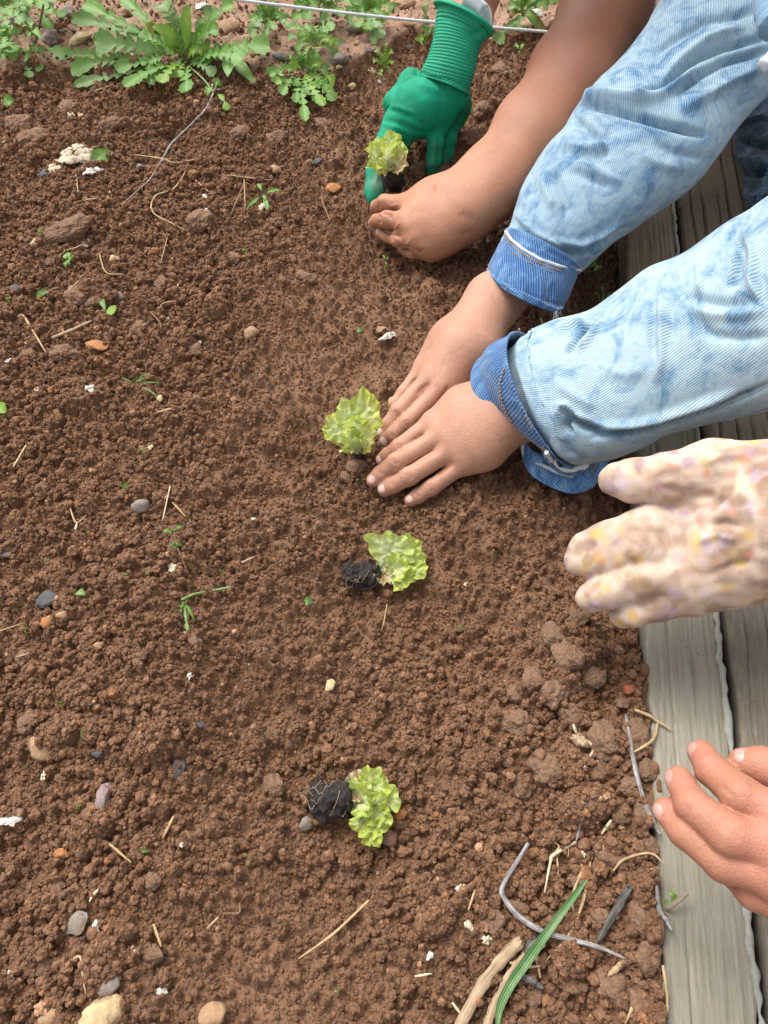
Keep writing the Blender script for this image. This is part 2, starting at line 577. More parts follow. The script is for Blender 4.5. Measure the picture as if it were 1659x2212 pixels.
# crumbs lying loose on the surface: instanced, nobody could count them
def crumbs_object(n):
    r_ = np.random.RandomState(5)
    t = r_.rand(n)
    y = -0.10 + 1.62 * t ** 1.15
    x = (r_.rand(n) * 2 - 1) * (0.36 + 0.34 * np.clip(y, 0, 2))
    rad = np.clip(0.00118 * np.exp(r_.randn(n) * 0.42), 0.0006, 0.0050) * (1 + 0.35 * np.clip(y, 0, 1.5)) * (0.38 + 0.62 * _look(ROUGH, x, y))
    ok = (across(x, y) < -0.004) | (r_.rand(n) < 0.0)
    ok &= r_.rand(n) < (0.55 + 0.45 * _look(ROUGH, x, y)) * (1 - 0.93 * _look(TOPF, x, y))
    x, y, rad = x[ok], y[ok], rad[ok]
    z = soil_z(x, y, False) + rad * (r_.rand(len(x)) * 0.9 - 0.05)
    me = bpy.data.meshes.new('soil_crumbs')
    me.vertices.add(len(x))
    me.vertices.foreach_set('co', np.stack([x, y, z], 1).astype(np.float32).ravel())
    vattr(me, 'rad', rad)
    ro = me.attributes.new('rot', 'FLOAT_VECTOR', 'POINT')
    ro.data.foreach_set('vector', (r_.rand(len(x), 3) * 6.28).astype(np.float32).ravel())
    ob = add('soil_crumbs', me, None, kind='stuff', label='loose brown soil crumbs strewn over the whole bed')
    ng = bpy.data.node_groups.new('crumbs', 'GeometryNodeTree')
    ng.interface.new_socket('Geometry', in_out='INPUT', socket_type='NodeSocketGeometry')
    ng.interface.new_socket('Geometry', in_out='OUTPUT', socket_type='NodeSocketGeometry')
    N, L = ng.nodes, ng.links
    gi, go = N.new('NodeGroupInput'), N.new('NodeGroupOutput')
    g2i = N.new('GeometryNodeGeometryToInstance')
    for k in range(7):
        ico = N.new('GeometryNodeMeshIcoSphere')
        ico.inputs['Radius'].default_value = 1.0
        ico.inputs['Subdivisions'].default_value = 3 if k < 4 else 2
        pos = N.new('GeometryNodeInputPosition')
        nz = N.new('ShaderNodeTexNoise')
        nz.inputs['Scale'].default_value = 1.35
        nz.inputs['Detail'].default_value = 3.0
        nz.inputs['Roughness'].default_value = 0.6
        off = N.new('ShaderNodeVectorMath'); off.operation = 'ADD'
        off.inputs[1].default_value = (7.3 * k + 3, 2.1 * k, 5.7 * k)
        L.new(pos.outputs[0], off.inputs[0]); L.new(off.outputs[0], nz.inputs['Vector'])
        mr = N.new('ShaderNodeMapRange')
        mr.inputs['From Min'].default_value = 0.25; mr.inputs['From Max'].default_value = 0.75
        mr.inputs['To Min'].default_value = 0.45; mr.inputs['To Max'].default_value = 1.45
        L.new(nz.outputs['Fac'], mr.inputs['Value'])
        sc = N.new('ShaderNodeVectorMath'); sc.operation = 'SCALE'
        L.new(pos.outputs[0], sc.inputs[0]); L.new(mr.outputs[0], sc.inputs['Scale'])
        sp = N.new('GeometryNodeSetPosition')
        L.new(ico.outputs[0], sp.inputs['Geometry']); L.new(sc.outputs[0], sp.inputs['Position'])
        sm = N.new('GeometryNodeSetMaterial'); sm.inputs['Material'].default_value = M_CRUMB
        L.new(sp.outputs[0], sm.inputs['Geometry'])
        L.new(sm.outputs[0], g2i.inputs[0])
    iop = N.new('GeometryNodeInstanceOnPoints')
    iop.inputs['Pick Instance'].default_value = True
    L.new(gi.outputs[0], iop.inputs['Points']); L.new(g2i.outputs[0], iop.inputs['Instance'])
    ar = N.new('GeometryNodeInputNamedAttribute'); ar.data_type = 'FLOAT'; ar.inputs['Name'].default_value = 'rad'
    av = N.new('GeometryNodeInputNamedAttribute'); av.data_type = 'FLOAT_VECTOR'; av.inputs['Name'].default_value = 'rot'
    e2r = N.new('FunctionNodeEulerToRotation')
    L.new(av.outputs['Attribute'], e2r.inputs[0]); L.new(e2r.outputs[0], iop.inputs['Rotation'])
    L.new(ar.outputs['Attribute'], iop.inputs['Scale'])
    L.new(iop.outputs[0], go.inputs[0])
    md = ob.modifiers.new('crumbs', 'NODES')
    md.node_group = ng
    return ob


crumbs_object(330000)

# ------------------------------------------------------------------ the two timber boards along the bed
def wood_material(name, dark, mid, pale, moss, grain=1.0):
    m = NT(name)
    v = m.coord('UV')
    st = m.n('Mapping'); st.inputs['Scale'].default_value = (14, 420, 1)
    m.l(v, st.inputs['Vector'])
    g1 = m.noise(st.outputs[0], 1.0, 5, 0.6, 0.4)
    st2 = m.n('Mapping'); st2.inputs['Scale'].default_value = (60, 1500, 1)
    m.l(v, st2.inputs['Vector'])
    g2 = m.noise(st2.outputs[0], 1.0, 4, 0.6)
    c = m.ramp(g1, [(0.25, dark), (0.5, mid), (0.78, pale)])
    c = m.mix(0.55 * grain, c, m.ramp(g2, [(0.3, tuple(x * 0.62 for x in mid)), (0.7, tuple(min(1, x * 1.2) for x in pale))]))
    b = m.noise(v, 26, 5, 0.6)
    c = m.mix(m.ramp(b, [(0.52, 0.0), (0.72, 0.55)]), c, moss)
    w = m.noise(v, 9, 3, 0.5)
    c = m.mix(1.0, c, m.ramp(w, [(0.3, (0.80, 0.80, 0.78)), (0.7, (1.1, 1.1, 1.1))]), 'MULTIPLY')
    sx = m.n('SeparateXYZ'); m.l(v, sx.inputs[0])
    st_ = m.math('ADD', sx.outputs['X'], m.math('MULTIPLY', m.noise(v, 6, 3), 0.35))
    c = m.mix(m.ramp(st_, [(0.50, 0.0), (0.78, 0.75)]), c, m.mix(1.0, c, (0.72, 0.52, 0.36), 'MULTIPLY'))     # damp brown staining at the far end, with the shade there painted in
    sp = m.n('TexVoronoi'); sp.inputs['Scale'].default_value = 95
    m.l(v, sp.inputs['Vector'])
    dots = m.math('MULTIPLY', m.math('LESS_THAN', sp.outputs['Distance'], 0.10), m.math('GREATER_THAN', m.noise(v, 40, 2), 0.60))
    c = m.mix(m.math('MULTIPLY', dots, 0.7), c, (0.10, 0.07, 0.04))
    m.color(c)
    m.set(Roughness=0.88)
    h = m.math('ADD', m.math('MULTIPLY', g1, 1.2), g2)
    m.bump(h, 0.75 * grain, 0.0009)
    return m.mat


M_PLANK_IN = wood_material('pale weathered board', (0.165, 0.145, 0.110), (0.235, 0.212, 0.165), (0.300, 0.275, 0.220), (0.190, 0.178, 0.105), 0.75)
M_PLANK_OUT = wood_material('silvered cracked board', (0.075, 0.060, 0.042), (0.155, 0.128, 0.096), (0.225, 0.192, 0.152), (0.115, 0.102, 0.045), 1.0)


def board(name, a0, a1, ztop, thick, mat, label, cracks, seed, edge_wob, length=(-0.35, 2.2)):
    """a long board; across from a0 to a1, its cross section swept along BD with real cracks and worn edges"""
    nl = 1000
    s = np.linspace(length[0], length[1], nl)
    w = a1 - a0
    top = np.linspace(0.0, 1.0, 110)
    rb = 0.004
    prof = [(0.0, -thick), (0.0, -rb)] + [(rb * (1 - math.cos(k)) / w, -rb * (1 - math.sin(k))) for k in np.linspace(0.2, 1.57, 4)]
    prof += [(t, 0.0) for t in top if rb / w < t < 1 - rb / w]
    prof += [(1 - rb * (1 - math.cos(k)) / w, -rb * (1 - math.sin(k))) for k in np.linspace(1.57, 0.2, 4)] + [(1.0, -rb), (1.0, -thick)]
    prof = np.array(prof)
    npf = len(prof)
    T, S = np.meshgrid(prof[:, 0], s, indexing='xy')
    Zp = np.repeat(prof[None, :, 1], nl, 0).copy()
    el = edge_wob * (noise2(S, S * 0, 28, seed) + 0.6 * noise2(S, S * 0, 90, seed + 1)) * (1 - T)
    er = edge_wob * (noise2(S, S * 0, 25, seed + 2) + 0.7 * noise2(S, S * 0, 120, seed + 3)) * T
    A = a0 + T * w + el + er
    is_top = (Zp > -rb * 1.01)
    dz = 0.0007 * noise2(S * 0.06, A, 420, seed + 4) + 0.0014 * noise2(S, A, 12, seed + 5)
    for (t0, drift, width, depth, s0, s1) in cracks:
        c = a0 + w * t0 + drift * (S - 0.4) + 0.0016 * noise2(S, S * 0, 18, int(t0 * 997)) + 0.0006 * noise2(S, S * 0, 90, int(t0 * 773))
        fade = sstep(s0, s0 + 0.08, S) * (1 - sstep(s1 - 0.08, s1, S)) * np.clip(0.65 + 0.6 * noise2(S, S * 0, 11, int(t0 * 1201)), 0.05, 1.2)
        dz -= depth * fade * np.exp(-((A - c) / width) ** 2)
    Zp = Zp + np.where(is_top, dz, 0)
    V = np.empty((nl, npf, 3))
    V[..., 0] = B0[0] + BD[0] * S + BN[0] * A
    V[..., 1] = B0[1] + BD[1] * S + BN[1] * A
    V[..., 2] = ztop + Zp
    base = np.array([B0[0] + BN[0] * (a0 + w / 2), B0[1] + BN[1] * (a0 + w / 2), ztop - thick])
    v = V.reshape(-1, 3) - base
    q = grid_quads(nl, npf, True)
    v2 = np.vstack([v, v[:npf].mean(0), v[-npf:].mean(0)])
    k = np.arange(npf)
    t = np.vstack([np.stack([np.full(npf, len(v)), (k + 1) % npf, k], 1), np.stack([np.full(npf, len(v) + 1), (nl - 1) * npf + k, (nl - 1) * npf + (k + 1) % npf], 1)])
    me = mesh_np(name, v2, q, t)
    uv = np.vstack([np.stack([S.ravel(), (A + Zp * (T < 0.5) * -1 + Zp * (T >= 0.5)).ravel()], 1), [[0, 0], [0, 0]]])
    set_uv(me, uv)
    o = add(name, me, mat, label=label, cat='plank')
    o.location = base
    return o


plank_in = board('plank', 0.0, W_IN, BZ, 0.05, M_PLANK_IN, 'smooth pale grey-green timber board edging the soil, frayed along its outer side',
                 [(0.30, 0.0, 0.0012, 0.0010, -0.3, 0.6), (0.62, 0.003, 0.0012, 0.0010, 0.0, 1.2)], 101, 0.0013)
OUT0, OUT1 = W_IN + 0.006, W_IN + 0.128
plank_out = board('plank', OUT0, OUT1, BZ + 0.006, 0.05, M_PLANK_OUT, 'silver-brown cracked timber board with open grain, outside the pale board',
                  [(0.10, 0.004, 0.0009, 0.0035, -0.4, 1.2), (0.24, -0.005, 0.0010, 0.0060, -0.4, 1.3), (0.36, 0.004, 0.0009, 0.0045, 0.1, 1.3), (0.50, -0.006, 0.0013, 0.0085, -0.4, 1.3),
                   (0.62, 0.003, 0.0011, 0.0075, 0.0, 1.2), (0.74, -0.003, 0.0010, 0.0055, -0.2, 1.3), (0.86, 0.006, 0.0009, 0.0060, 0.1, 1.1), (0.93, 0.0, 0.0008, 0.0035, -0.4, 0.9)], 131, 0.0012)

# frayed white fibres standing along the pale board's outer edge
M_FIBRE = plain('frayed white fibre', (0.26, 0.26, 0.225), 0.9, 0.15, 500)
s = np.linspace(-0.3, 1.3, 1100)
wid = 0.0008 + 0.0022 * noise2(s, s * 0, 40, 61) + 0.0018 * noise2(s, s * 0, 170, 62)
wid = np.clip(wid * sstep(-0.35, 0.35, noise2(s, s * 0, 6.0, 66)), 0.0002, 0.0035)
a_in = W_IN - 0.0022 - wid * 0.7 + 0.0012 * noise2(s, s * 0, 70, 63)
a_out = W_IN + 0.0012 + 0.0016 * noise2(s, s * 0, 140, 64)
rows = []
for aa, zz in ((a_in, 0.0000), (a_in + 0.3 * wid, 0.0016), ((a_in + a_out) / 2, 0.0028), (a_out, 0.0012), (a_out + 0.0004, -0.003)):
    rows.append(np.stack([B0[0] + BD[0] * s + BN[0] * aa, B0[1] + BD[1] * s + BN[1] * aa, BZ + zz + 0.0008 * noise2(s, aa, 300, 65)], 1))
v = np.stack(rows, 1).reshape(-1, 3) - np.array(plank_in.location)
add('frayed_edge', mesh_np('frayed_edge', v, grid_quads(len(s), 5)), M_FIBRE, plank_in, label='torn white fibrous edge of the pale board')

# ------------------------------------------------------------------ bodies: smooth distance fields meshed into one skin
def smin(a, b, k):
    h = np.clip(0.5 + 0.5 * (b - a) / k, 0, 1)
    return b * (1 - h) + a * h - k * h * (1 - h)


def cap(p, a, ra, b, rb):
    ab = b - a
    m = p @ np.stack([ab, a], 1).astype(np.float32)
    q = m[:, 0] - np.float32(ab @ a)
    L2 = max(float(ab @ ab), 1e-12)
    t = np.clip(q / np.float32(L2), 0, 1)
    d2 = Limb.pp - 2 * m[:, 1] + np.float32(a @ a) - 2 * t * q + t * t * np.float32(L2)
    return np.sqrt(np.maximum(d2, 0)) - (np.float32(ra) + np.float32(rb - ra) * t)


class Limb:
    """a hand (or gloved hand) with its forearm. chains are lists of (point, radius)"""

    def __init__(self, kp=0.012, kf=0.0012, kj=0.006, kseg=0.003):
        self.palm, self.fingers = [], []
        self.org = np.zeros(3, dtype=np.float32)
        self.kp, self.kf, self.kj, self.kseg = kp, kf, kj, kseg

    def __call__(self, p):
        p = p - self.org
        Limb.pp = (p * p).sum(1)
        d = None
        for ch in self.palm:
            for (a, ra), (b, rb) in zip(ch[:-1], ch[1:]):
                c = cap(p, a - self.org, ra, b - self.org, rb)
                d = c if d is None else smin(d, c, self.kp)
        f = None
        for ch in self.fingers:
            g = None
            for (a, ra), (b, rb) in zip(ch[:-1], ch[1:]):
                c = cap(p, a - self.org, ra, b - self.org, rb)
                g = c if g is None else smin(g, c, self.kseg)
            f = g if f is None else smin(f, g, self.kf)
        if f is None: return d
        return smin(d, f, self.kj) if d is not None else f

    def bounds(self):
        lo, hi = np.full(3, 1e9), np.full(3, -1e9)
        for ch in self.palm + self.fingers:
            for q, r in ch:
                lo, hi = np.minimum(lo, q - r), np.maximum(hi, q + r)
        return lo - 0.012, hi + 0.012


def surface_nets(field, lo, hi, h):
    n = np.ceil((hi - lo) / h).astype(int) + 2
    B = 8
    n = ((n + B - 1) // B) * B + 1
    D = np.full(n, 1.0, dtype=np.float32)
    nb = (n - 1) // B
    bi = np.stack(np.meshgrid(*[np.arange(k) for k in nb], indexing='ij'), -1).reshape(-1, 3)
    ctr = (lo + (bi * B + B / 2) * h).astype(np.float32)
    dc = field(ctr)
    far_in = dc < -(B * h * 0.9 + 0.001)
    near = np.abs(dc) < B * h * 0.9 + 0.002
    for b in bi[far_in]:
        s = tuple(slice(k * B, k * B + B + 1) for k in b)
        D[s] = -1.0
    loc = np.stack(np.meshgrid(*[np.arange(B + 1)] * 3, indexing='ij'), -1).reshape(-1, 3)
    sel = bi[near]
    for c0 in range(0, len(sel), 400):
        blk = sel[c0:c0 + 400]
        gi = (blk[:, None, :] * B + loc[None]).reshape(-1, 3)
        D[gi[:, 0], gi[:, 1], gi[:, 2]] = field((lo + gi * h).astype(np.float32))
    ins = D < 0
    c = [ins[i:n[0] - 1 + i, j:n[1] - 1 + j, k:n[2] - 1 + k] for i in (0, 1) for j in (0, 1) for k in (0, 1)]
    cnt = sum(x.astype(np.int8) for x in c)
    act = (cnt > 0) & (cnt < 8)
    ci = np.argwhere(act)
    vid = np.full(act.shape, -1, dtype=np.int64)
    vid[act] = np.arange(len(ci))
    acc = np.zeros((len(ci), 3)); num = np.zeros(len(ci))
    cor = [(i, j, k) for i in (0, 1) for j in (0, 1) for k in (0, 1)]
    for a in cor:
        for b in cor:
            if sum(abs(x - y) for x, y in zip(a, b)) != 1 or a > b: continue
            da = D[ci[:, 0] + a[0], ci[:, 1] + a[1], ci[:, 2] + a[2]]
            db = D[ci[:, 0] + b[0], ci[:, 1] + b[1], ci[:, 2] + b[2]]
            m = (da < 0) != (db < 0)
            t = np.where(m, da / np.where(m, da - db, 1), 0)
            q = np.array(a)[None] + t[:, None] * (np.array(b) - np.array(a))[None]
            acc[m] += q[m]; num[m] += 1
    v = lo + (ci + acc / num[:, None]) * h
    quads = []
    for ax in range(3):
        o = [0, 0, 0]; o[ax] = 1
        A = ins[:n[0] - o[0], :n[1] - o[1], :n[2] - o[2]]
        Bq = ins[o[0]:, o[1]:, o[2]:]
        e = np.argwhere(A != Bq)
        u_, w_ = (ax + 1) % 3, (ax + 2) % 3
        e = e[(e[:, u_] > 0) & (e[:, w_] > 0) & (e[:, u_] < n[u_] - 1) & (e[:, w_] < n[w_] - 1)]
        du, dw = np.zeros(3, int), np.zeros(3, int)
        du[u_] = 1; dw[w_] = 1
        q = np.stack([vid[tuple((e - du - dw).T)], vid[tuple((e - dw).T)], vid[tuple(e.T)], vid[tuple((e - du).T)]], 1)
        fl = ~A[tuple(e.T)]
        q[fl] = q[fl][:, ::-1]
        quads.append(q)
    q = np.vstack(quads)
    return v, q[(q >= 0).all(1)]


def relax(v, q, it=2, w=0.5):
    for _ in range(it):
        acc, num = np.zeros_like(v), np.zeros(len(v))
        for k in range(4):
            np.add.at(acc, q[:, k], v[q[:, (k + 1) % 4]]); np.add.at(num, q[:, k], 1)
            np.add.at(acc, q[:, k], v[q[:, (k + 3) % 4]]); np.add.at(num, q[:, k], 1)
        v = v * (1 - w) + w * acc / num[:, None]
    return v


def press(v, nrm, folds, face=0.05):
    """raise (+) or press (-) the side seen from above along picture lines: (line, width, amount in metres)"""
    q = proj(v)
    view = unit(CAMV[None] - v)
    vis = sstep(face, face + 0.35, (nrm * view).sum(1))
    d = np.zeros(len(v))
    for line, width, amt in folds:
        ds, fr = polydist(q, line)
        ends = np.clip(np.minimum(fr, 1 - fr) * 5 + 0.25, 0, 1)
        d += amt * ends * np.exp(-(ds / width) ** 2)
    return v + nrm * (d * vis)[:, None]


def tints(v, spots):
    q = proj(v)
    t = np.zeros(len(v))
    for (u, w), rad, val in spots:
        t += val * np.exp(-(((q - np.array([u, w])) ** 2).sum(1)) / rad ** 2)
    return t


def build_limb(name, limb, h, mat, parent, folds=(), spots=(), smooth_it=2, rough=0.0, warp=None):
    lo, hi = limb.bounds()
    limb.org = ((lo + hi) / 2).astype(np.float32)
    v, q = surface_nets(limb, lo, hi, h)
    v = relax(v, q, smooth_it)
    nrm = normals_of(v, q)
    if warp is not None:
        v = v + nrm * warp(v, nrm)[:, None]
        nrm = normals_of(v, q)
    if folds:
        v = press(v, nrm, folds)
    if rough:
        v = v + nrm * (rough * noise3(v, 130, 9))[:, None]
    me = mesh_np(name, v, q)
    vattr(me, 'tint', tints(v, spots))
    vattr(me, 'dirt', np.clip(1 - (v[:, 2] - soil_z(v[:, 0], v[:, 1])) / 0.014, 0, 1))
    return add(name, me, mat, parent)


def nail(parent, base, tip, r, up, mat, length=0.0085, width=1.0, lift=1.03):
    """a curved fingernail on the upper side of the last finger bone"""
    base, tip, up = np.asarray(base), np.asarray(tip), np.asarray(up, dtype=np.float64)
    ax = unit(tip - base)
    up = unit(up - ax * (up @ ax))
    sd = np.cross(ax, up)
    nu, nv = 11, 9
    V = []
    for i in range(nu):
        t = i / (nu - 1)
        dx = -length * 0.80 * (1 - t) + r * 0.46 * t
        prof = math.sqrt(max(0.05, r * r - max(0, dx) ** 2)) if False else r * math.sqrt(max(0.08, 1 - (max(0, dx) / r) ** 2))
        for j in range(nv):
            s = j / (nv - 1) * 2 - 1
            wv = math.sqrt(max(0, 1 - (max(0, t - 0.70) / 0.30) ** 2 * 0.5)) * math.sqrt(max(0.0, 1 - max(0, 0.25 - t) ** 2 * 8))
            a = s * 0.74 * width * wv
            sink = 0.0007 * (abs(s) ** 4) + 0.0008 * max(0, 1 - t * 5)
            V.append(tip + ax * dx + (up * math.cos(a) + sd * math.sin(a)) * (prof * 1.0 + 0.00035 - sink))
    return add('nail', mesh_np('nail', np.array(V), grid_quads(nu, nv)), mat, parent)


# ------------------------------------------------------------------ skin, nails, cloth
def skin_material(name, base, deep, tan=None):
    m = NT(name)
    v = m.coord('Object')
    mott = m.noise(v, 90, 5, 0.6)
    c = m.ramp(mott, [(0.25, tuple(x * 0.90 for x in base)), (0.75, tuple(min(1, x * 1.07) for x in base))])
    blot = m.noise(v, 26, 3, 0.5)
    c = m.mix(m.ramp(blot, [(0.45, 0.0), (0.8, 0.35)]), c, deep)
    t = m.attr('tint')
    c = m.mix(t.outputs['Fac'], c, deep)
    fine = m.noise(v, 300, 4, 0.7)
    c = m.mix(1.0, c, m.ramp(fine, [(0.3, (0.90, 0.86, 0.84)), (0.7, (1.07, 1.05, 1.04))]), 'MULTIPLY')
    dk = m.math('MULTIPLY', m.attr('dirt').outputs['Fac'], m.ramp(m.noise(v, 210, 5, 0.7), [(0.45, 0.0), (0.60, 1.0)]))
    c = m.mix(m.math('MULTIPLY', dk, 0.75), c, (0.17, 0.092, 0.052))     # soil stuck where the skin meets the ground
    m.color(c)
    m.set(Roughness=0.55)
    m.bsdf.inputs['Specular IOR Level'].default_value = 0.38
    m.bsdf.inputs['Subsurface Weight'].default_value = 0.22
    m.bsdf.inputs['Subsurface Radius'].default_value = (1.0, 0.38, 0.2)
    m.bsdf.inputs['Subsurface Scale'].default_value = 0.0035
    vo = m.n('TexVoronoi'); vo.inputs['Scale'].default_value = 900
    m.l(v, vo.inputs['Vector'])
    h = m.math('ADD', vo.outputs['Distance'], m.math('MULTIPLY', m.noise(v, 420, 4), 1.5))
    m.bump(h, 0.42, 0.0006)
    return m.mat


M_SKIN_A = skin_material('skin fair brown', (0.425, 0.228, 0.152), (0.28, 0.114, 0.070))
M_SKIN_B = skin_material('skin tanned', (0.410, 0.200, 0.120), (0.195, 0.074, 0.039))
M_SKIN_C = skin_material('skin rosy tan', (0.37, 0.170, 0.106), (0.44, 0.180, 0.138))
M_NAIL = NT('fingernail').set(Roughness=0.28)
_nv = M_NAIL.coord('Object')
M_NAIL.color(M_NAIL.ramp(M_NAIL.noise(_nv, 160, 3), [(0.3, (0.52, 0.33, 0.28)), (0.7, (0.60, 0.42, 0.36))]))
M_NAIL = M_NAIL.mat
M_NAIL_C = NT('rosy fingernail').set(Roughness=0.3)
M_NAIL_C.color(M_NAIL_C.ramp(M_NAIL_C.noise(M_NAIL_C.coord('Object'), 160, 3), [(0.3, (0.42, 0.22, 0.185)), (0.7, (0.48, 0.29, 0.25))]))
M_NAIL_C = M_NAIL_C.mat


def Q2(x, y, z):   # near hands: coordinates of their enlargement
    return P(691.25 + 0.4 * x, 553 + 0.4 * y, z)


def uv2(pts):
    return [(691.25 + 0.4 * x, 553 + 0.4 * y) for x, y in pts]


def QA(x, y, z):   # glove and fist
    return P(718.9 + x / 3.0, y / 3.0, z)


def uvA(pts):
    return [(718.9 + x / 3.0, y / 3.0) for x, y in pts]


def Q5(x, y, z):   # flowered glove
    return P(1161.3 + 0.3 * x, 884.8 + 0.3 * y, z)


def Q6(x, y, z):   # lowest hand
    return P(1271.9 + 0.325 * x, 1493 + 0.325 * y, z)


def person(label, base, group=None):
    e = bpy.data.objects.new('person', None)
    scene.collection.objects.link(e)
    e['label'] = label
    e['category'] = 'person'
    if group: e['group'] = group
    e.empty_display_size = 0.05
    return e


def wrinkles(cx, cy, ang, w, n=3, gap=7.0, f=uv2):
    """short cross lines over a knuckle, in the enlargement's coordinates"""
    out = []
    ca, sa = math.cos(ang), math.sin(ang)
    for k in range(n):
        o = (k - (n - 1) / 2) * gap
        bow = (k - (n - 1) / 2) * gap * 0.5
        pts = []
        for s in (-1, -0.4, 0.4, 1):
            x = o + bow * (1 - s * s); y = s * w
            pts.append((cx + x * ca - y * sa, cy + x * sa + y * ca))
        out.append((f(pts), 1.5, -0.00095))
    return out


# ================================================================== the child in the pale denim jacket
jacket_child = person('child in a pale acid-washed denim jacket pressing soil around a lettuce with both hands', None)

# -- hand nearer the camera (a left hand: thumb hidden on its far side)
L = Limb(kp=0.022, kf=0.0009, kj=0.0055)
wr1, wr2 = Q2(985, 735, 0.058), Q2(1040, 885, 0.054)
mcp = [Q2(612, 890, 0.039), Q2(668, 962, 0.040), Q2(728, 1038, 0.037), Q2(785, 1118, 0.030)]
L.palm = [[(wr1, 0.0165), (Q2(770, 800, 0.046), 0.0135), (mcp[0], 0.0102)],
          [(wr1 * 0.6 + wr2 * 0.4, 0.0185), (Q2(800, 880, 0.047), 0.0140), (mcp[1], 0.0106)],
          [(wr1 * 0.35 + wr2 * 0.65, 0.0185), (Q2(850, 970, 0.044), 0.0140), (mcp[2], 0.0102)],
          [(wr2, 0.0165), (Q2(890, 1045, 0.036), 0.0140), (mcp[3], 0.0092)],
          [(wr1, 0.0175), (P(1172, 850, 0.062), 0.0190), (P(1300, 800, 0.082), 0.0210), (P(1440, 755, 0.105), 0.0240)],
          [(wr2, 0.0165), (P(1180, 885, 0.060), 0.0190), (P(1310, 835, 0.080), 0.0210), (P(1450, 790, 0.105), 0.0240)]]
f_idx = [(mcp[0], 0.0086), (Q2(430, 1032, 0.0285), 0.0081), (Q2(368, 1078, 0.0165), 0.0073), (Q2(337, 1100, 0.0120), 0.0068)]
f_mid = [(mcp[1], 0.0088), (Q2(412, 1112, 0.0300), 0.0086), (Q2(330, 1175, 0.0170), 0.0077), (Q2(289, 1211, 0.0120), 0.0071)]
f_rin = [(mcp[2], 0.0088), (Q2(482, 1190, 0.0275), 0.0085), (Q2(392, 1238, 0.0155), 0.0077), (Q2(350, 1260, 0.0110), 0.0071)]
f_pin = [(mcp[3], 0.0080), (Q2(602, 1250, 0.0205), 0.0075), (Q2(530, 1294, 0.0130), 0.0069), (Q2(491, 1318, 0.0098), 0.0064)]
thumb = [(Q2(800, 800, 0.036), 0.0125), (Q2(660, 850, 0.022), 0.0095), (Q2(560, 900, 0.010), 0.0080)]
L.fingers = [f_idx, f_mid, f_rin, f_pin, thumb]
fold = []
for (x, y, a) in ((430, 1030, 2.45), (405, 1110, 2.45), (480, 1190, 2.6), (600, 1253, 2.6)):
    fold += wrinkles(x, y, a, 24)
for (x, y, a) in ((325, 1170, 2.4), (390, 1232, 2.6), (528, 1290, 2.55)):
    fold += wrinkles(x, y, a, 17, 2)
fold += [(uv2([(970, 1000), (930, 960), (900, 930)]), 8, -0.0004), (uv2([(1080, 965), (1020, 985), (960, 1010)]), 6, -0.0004),
         (uv2([(600, 930), (690, 860), (760, 810)]), 9, 0.0003),
         (uv2([(540, 1106), (590, 1080), (640, 1050)]), 5, -0.0012), (uv2([(632, 1180), (680, 1150), (720, 1120)]), 5, -0.0012), (uv2([(500, 1000), (560, 965)]), 5, -0.0010)]
spots = [((691 + 0.4 * x, 553 + 0.4 * y), r, t) for x, y, r, t in ((430, 1030, 9, .42), (405, 1110, 10, .45), (480, 1190, 10, .45), (600, 1253, 9, .42),
         (680, 1075, 16, .16), (620, 1000, 16, .15), (745, 1150, 14, .14), (285, 1220, 11, .32), (345, 1265, 11, .32), (487, 1322, 10, .3), (335, 1105, 10, .3), (900, 900, 40, .10))]
arm_l = build_limb('arm', L, 0.0011, M_SKIN_A, jacket_child, fold, spots)
for ch, up in ((f_idx, (-0.10, -0.35, 0.9)), (f_mid, (-0.15, -0.35, 0.9)), (f_rin, (-0.15, -0.35, 0.9)), (f_pin, (-0.15, -0.30, 0.9))):
    nail(arm_l, ch[-2][0], ch[-1][0], ch[-1][1], up, M_NAIL, 0.0090)

# -- the other hand (right), reaching in behind
L = Limb(kp=0.022, kf=0.0009, kj=0.0055)
wr1, wr2 = Q2(905, 215, 0.054), Q2(975, 268, 0.053)
mcp = [Q2(745, 725, 0.024), Q2(662, 705, 0.034), Q2(600, 645, 0.034), Q2(560, 590, 0.027)]   # index, middle, ring, little
L.palm = [[(wr2, 0.0140), (Q2(872, 520, 0.040), 0.0145), (mcp[0], 0.0105)],
          [(wr1 * 0.4 + wr2 * 0.6, 0.0150), (Q2(800, 500, 0.046), 0.0140), (mcp[1], 0.0105)],
          [(wr1 * 0.7 + wr2 * 0.3, 0.0150), (Q2(730, 480, 0.045), 0.0135), (mcp[2], 0.0100)],
          [(wr1, 0.0140), (Q2(690, 450, 0.038), 0.0125), (mcp[3], 0.0090)],
          [(wr1, 0.0140), (P(1130, 580, 0.062), 0.0165), (P(1215, 465, 0.088), 0.0205), (P(1320, 370, 0.112), 0.0240)],
          [(wr2, 0.0140), (P(1160, 592, 0.060), 0.0165), (P(1250, 480, 0.086), 0.0205), (P(1350, 385, 0.112), 0.0240)]]
f_idx = [(mcp[0], 0.0086), (Q2(600, 890, 0.017), 0.0076), (Q2(520, 960, 0.010), 0.0066), (Q2(470, 1000, 0.006), 0.0060)]
f_mid = [(mcp[1], 0.0088), (Q2(470, 900, 0.0240), 0.0086), (Q2(395, 970, 0.0150), 0.0077), (Q2(357, 1001, 0.009), 0.0071)]
f_rin = [(mcp[2], 0.0087), (Q2(425, 838, 0.0240), 0.0085), (Q2(372, 915, 0.0150), 0.0078), (Q2(345, 958, 0.009), 0.0072)]
f_pin = [(mcp[3], 0.0076), (Q2(452, 738, 0.0190), 0.0067), (Q2(408, 800, 0.013), 0.0066), (Q2(400, 790, 0.009), 0.0060)]
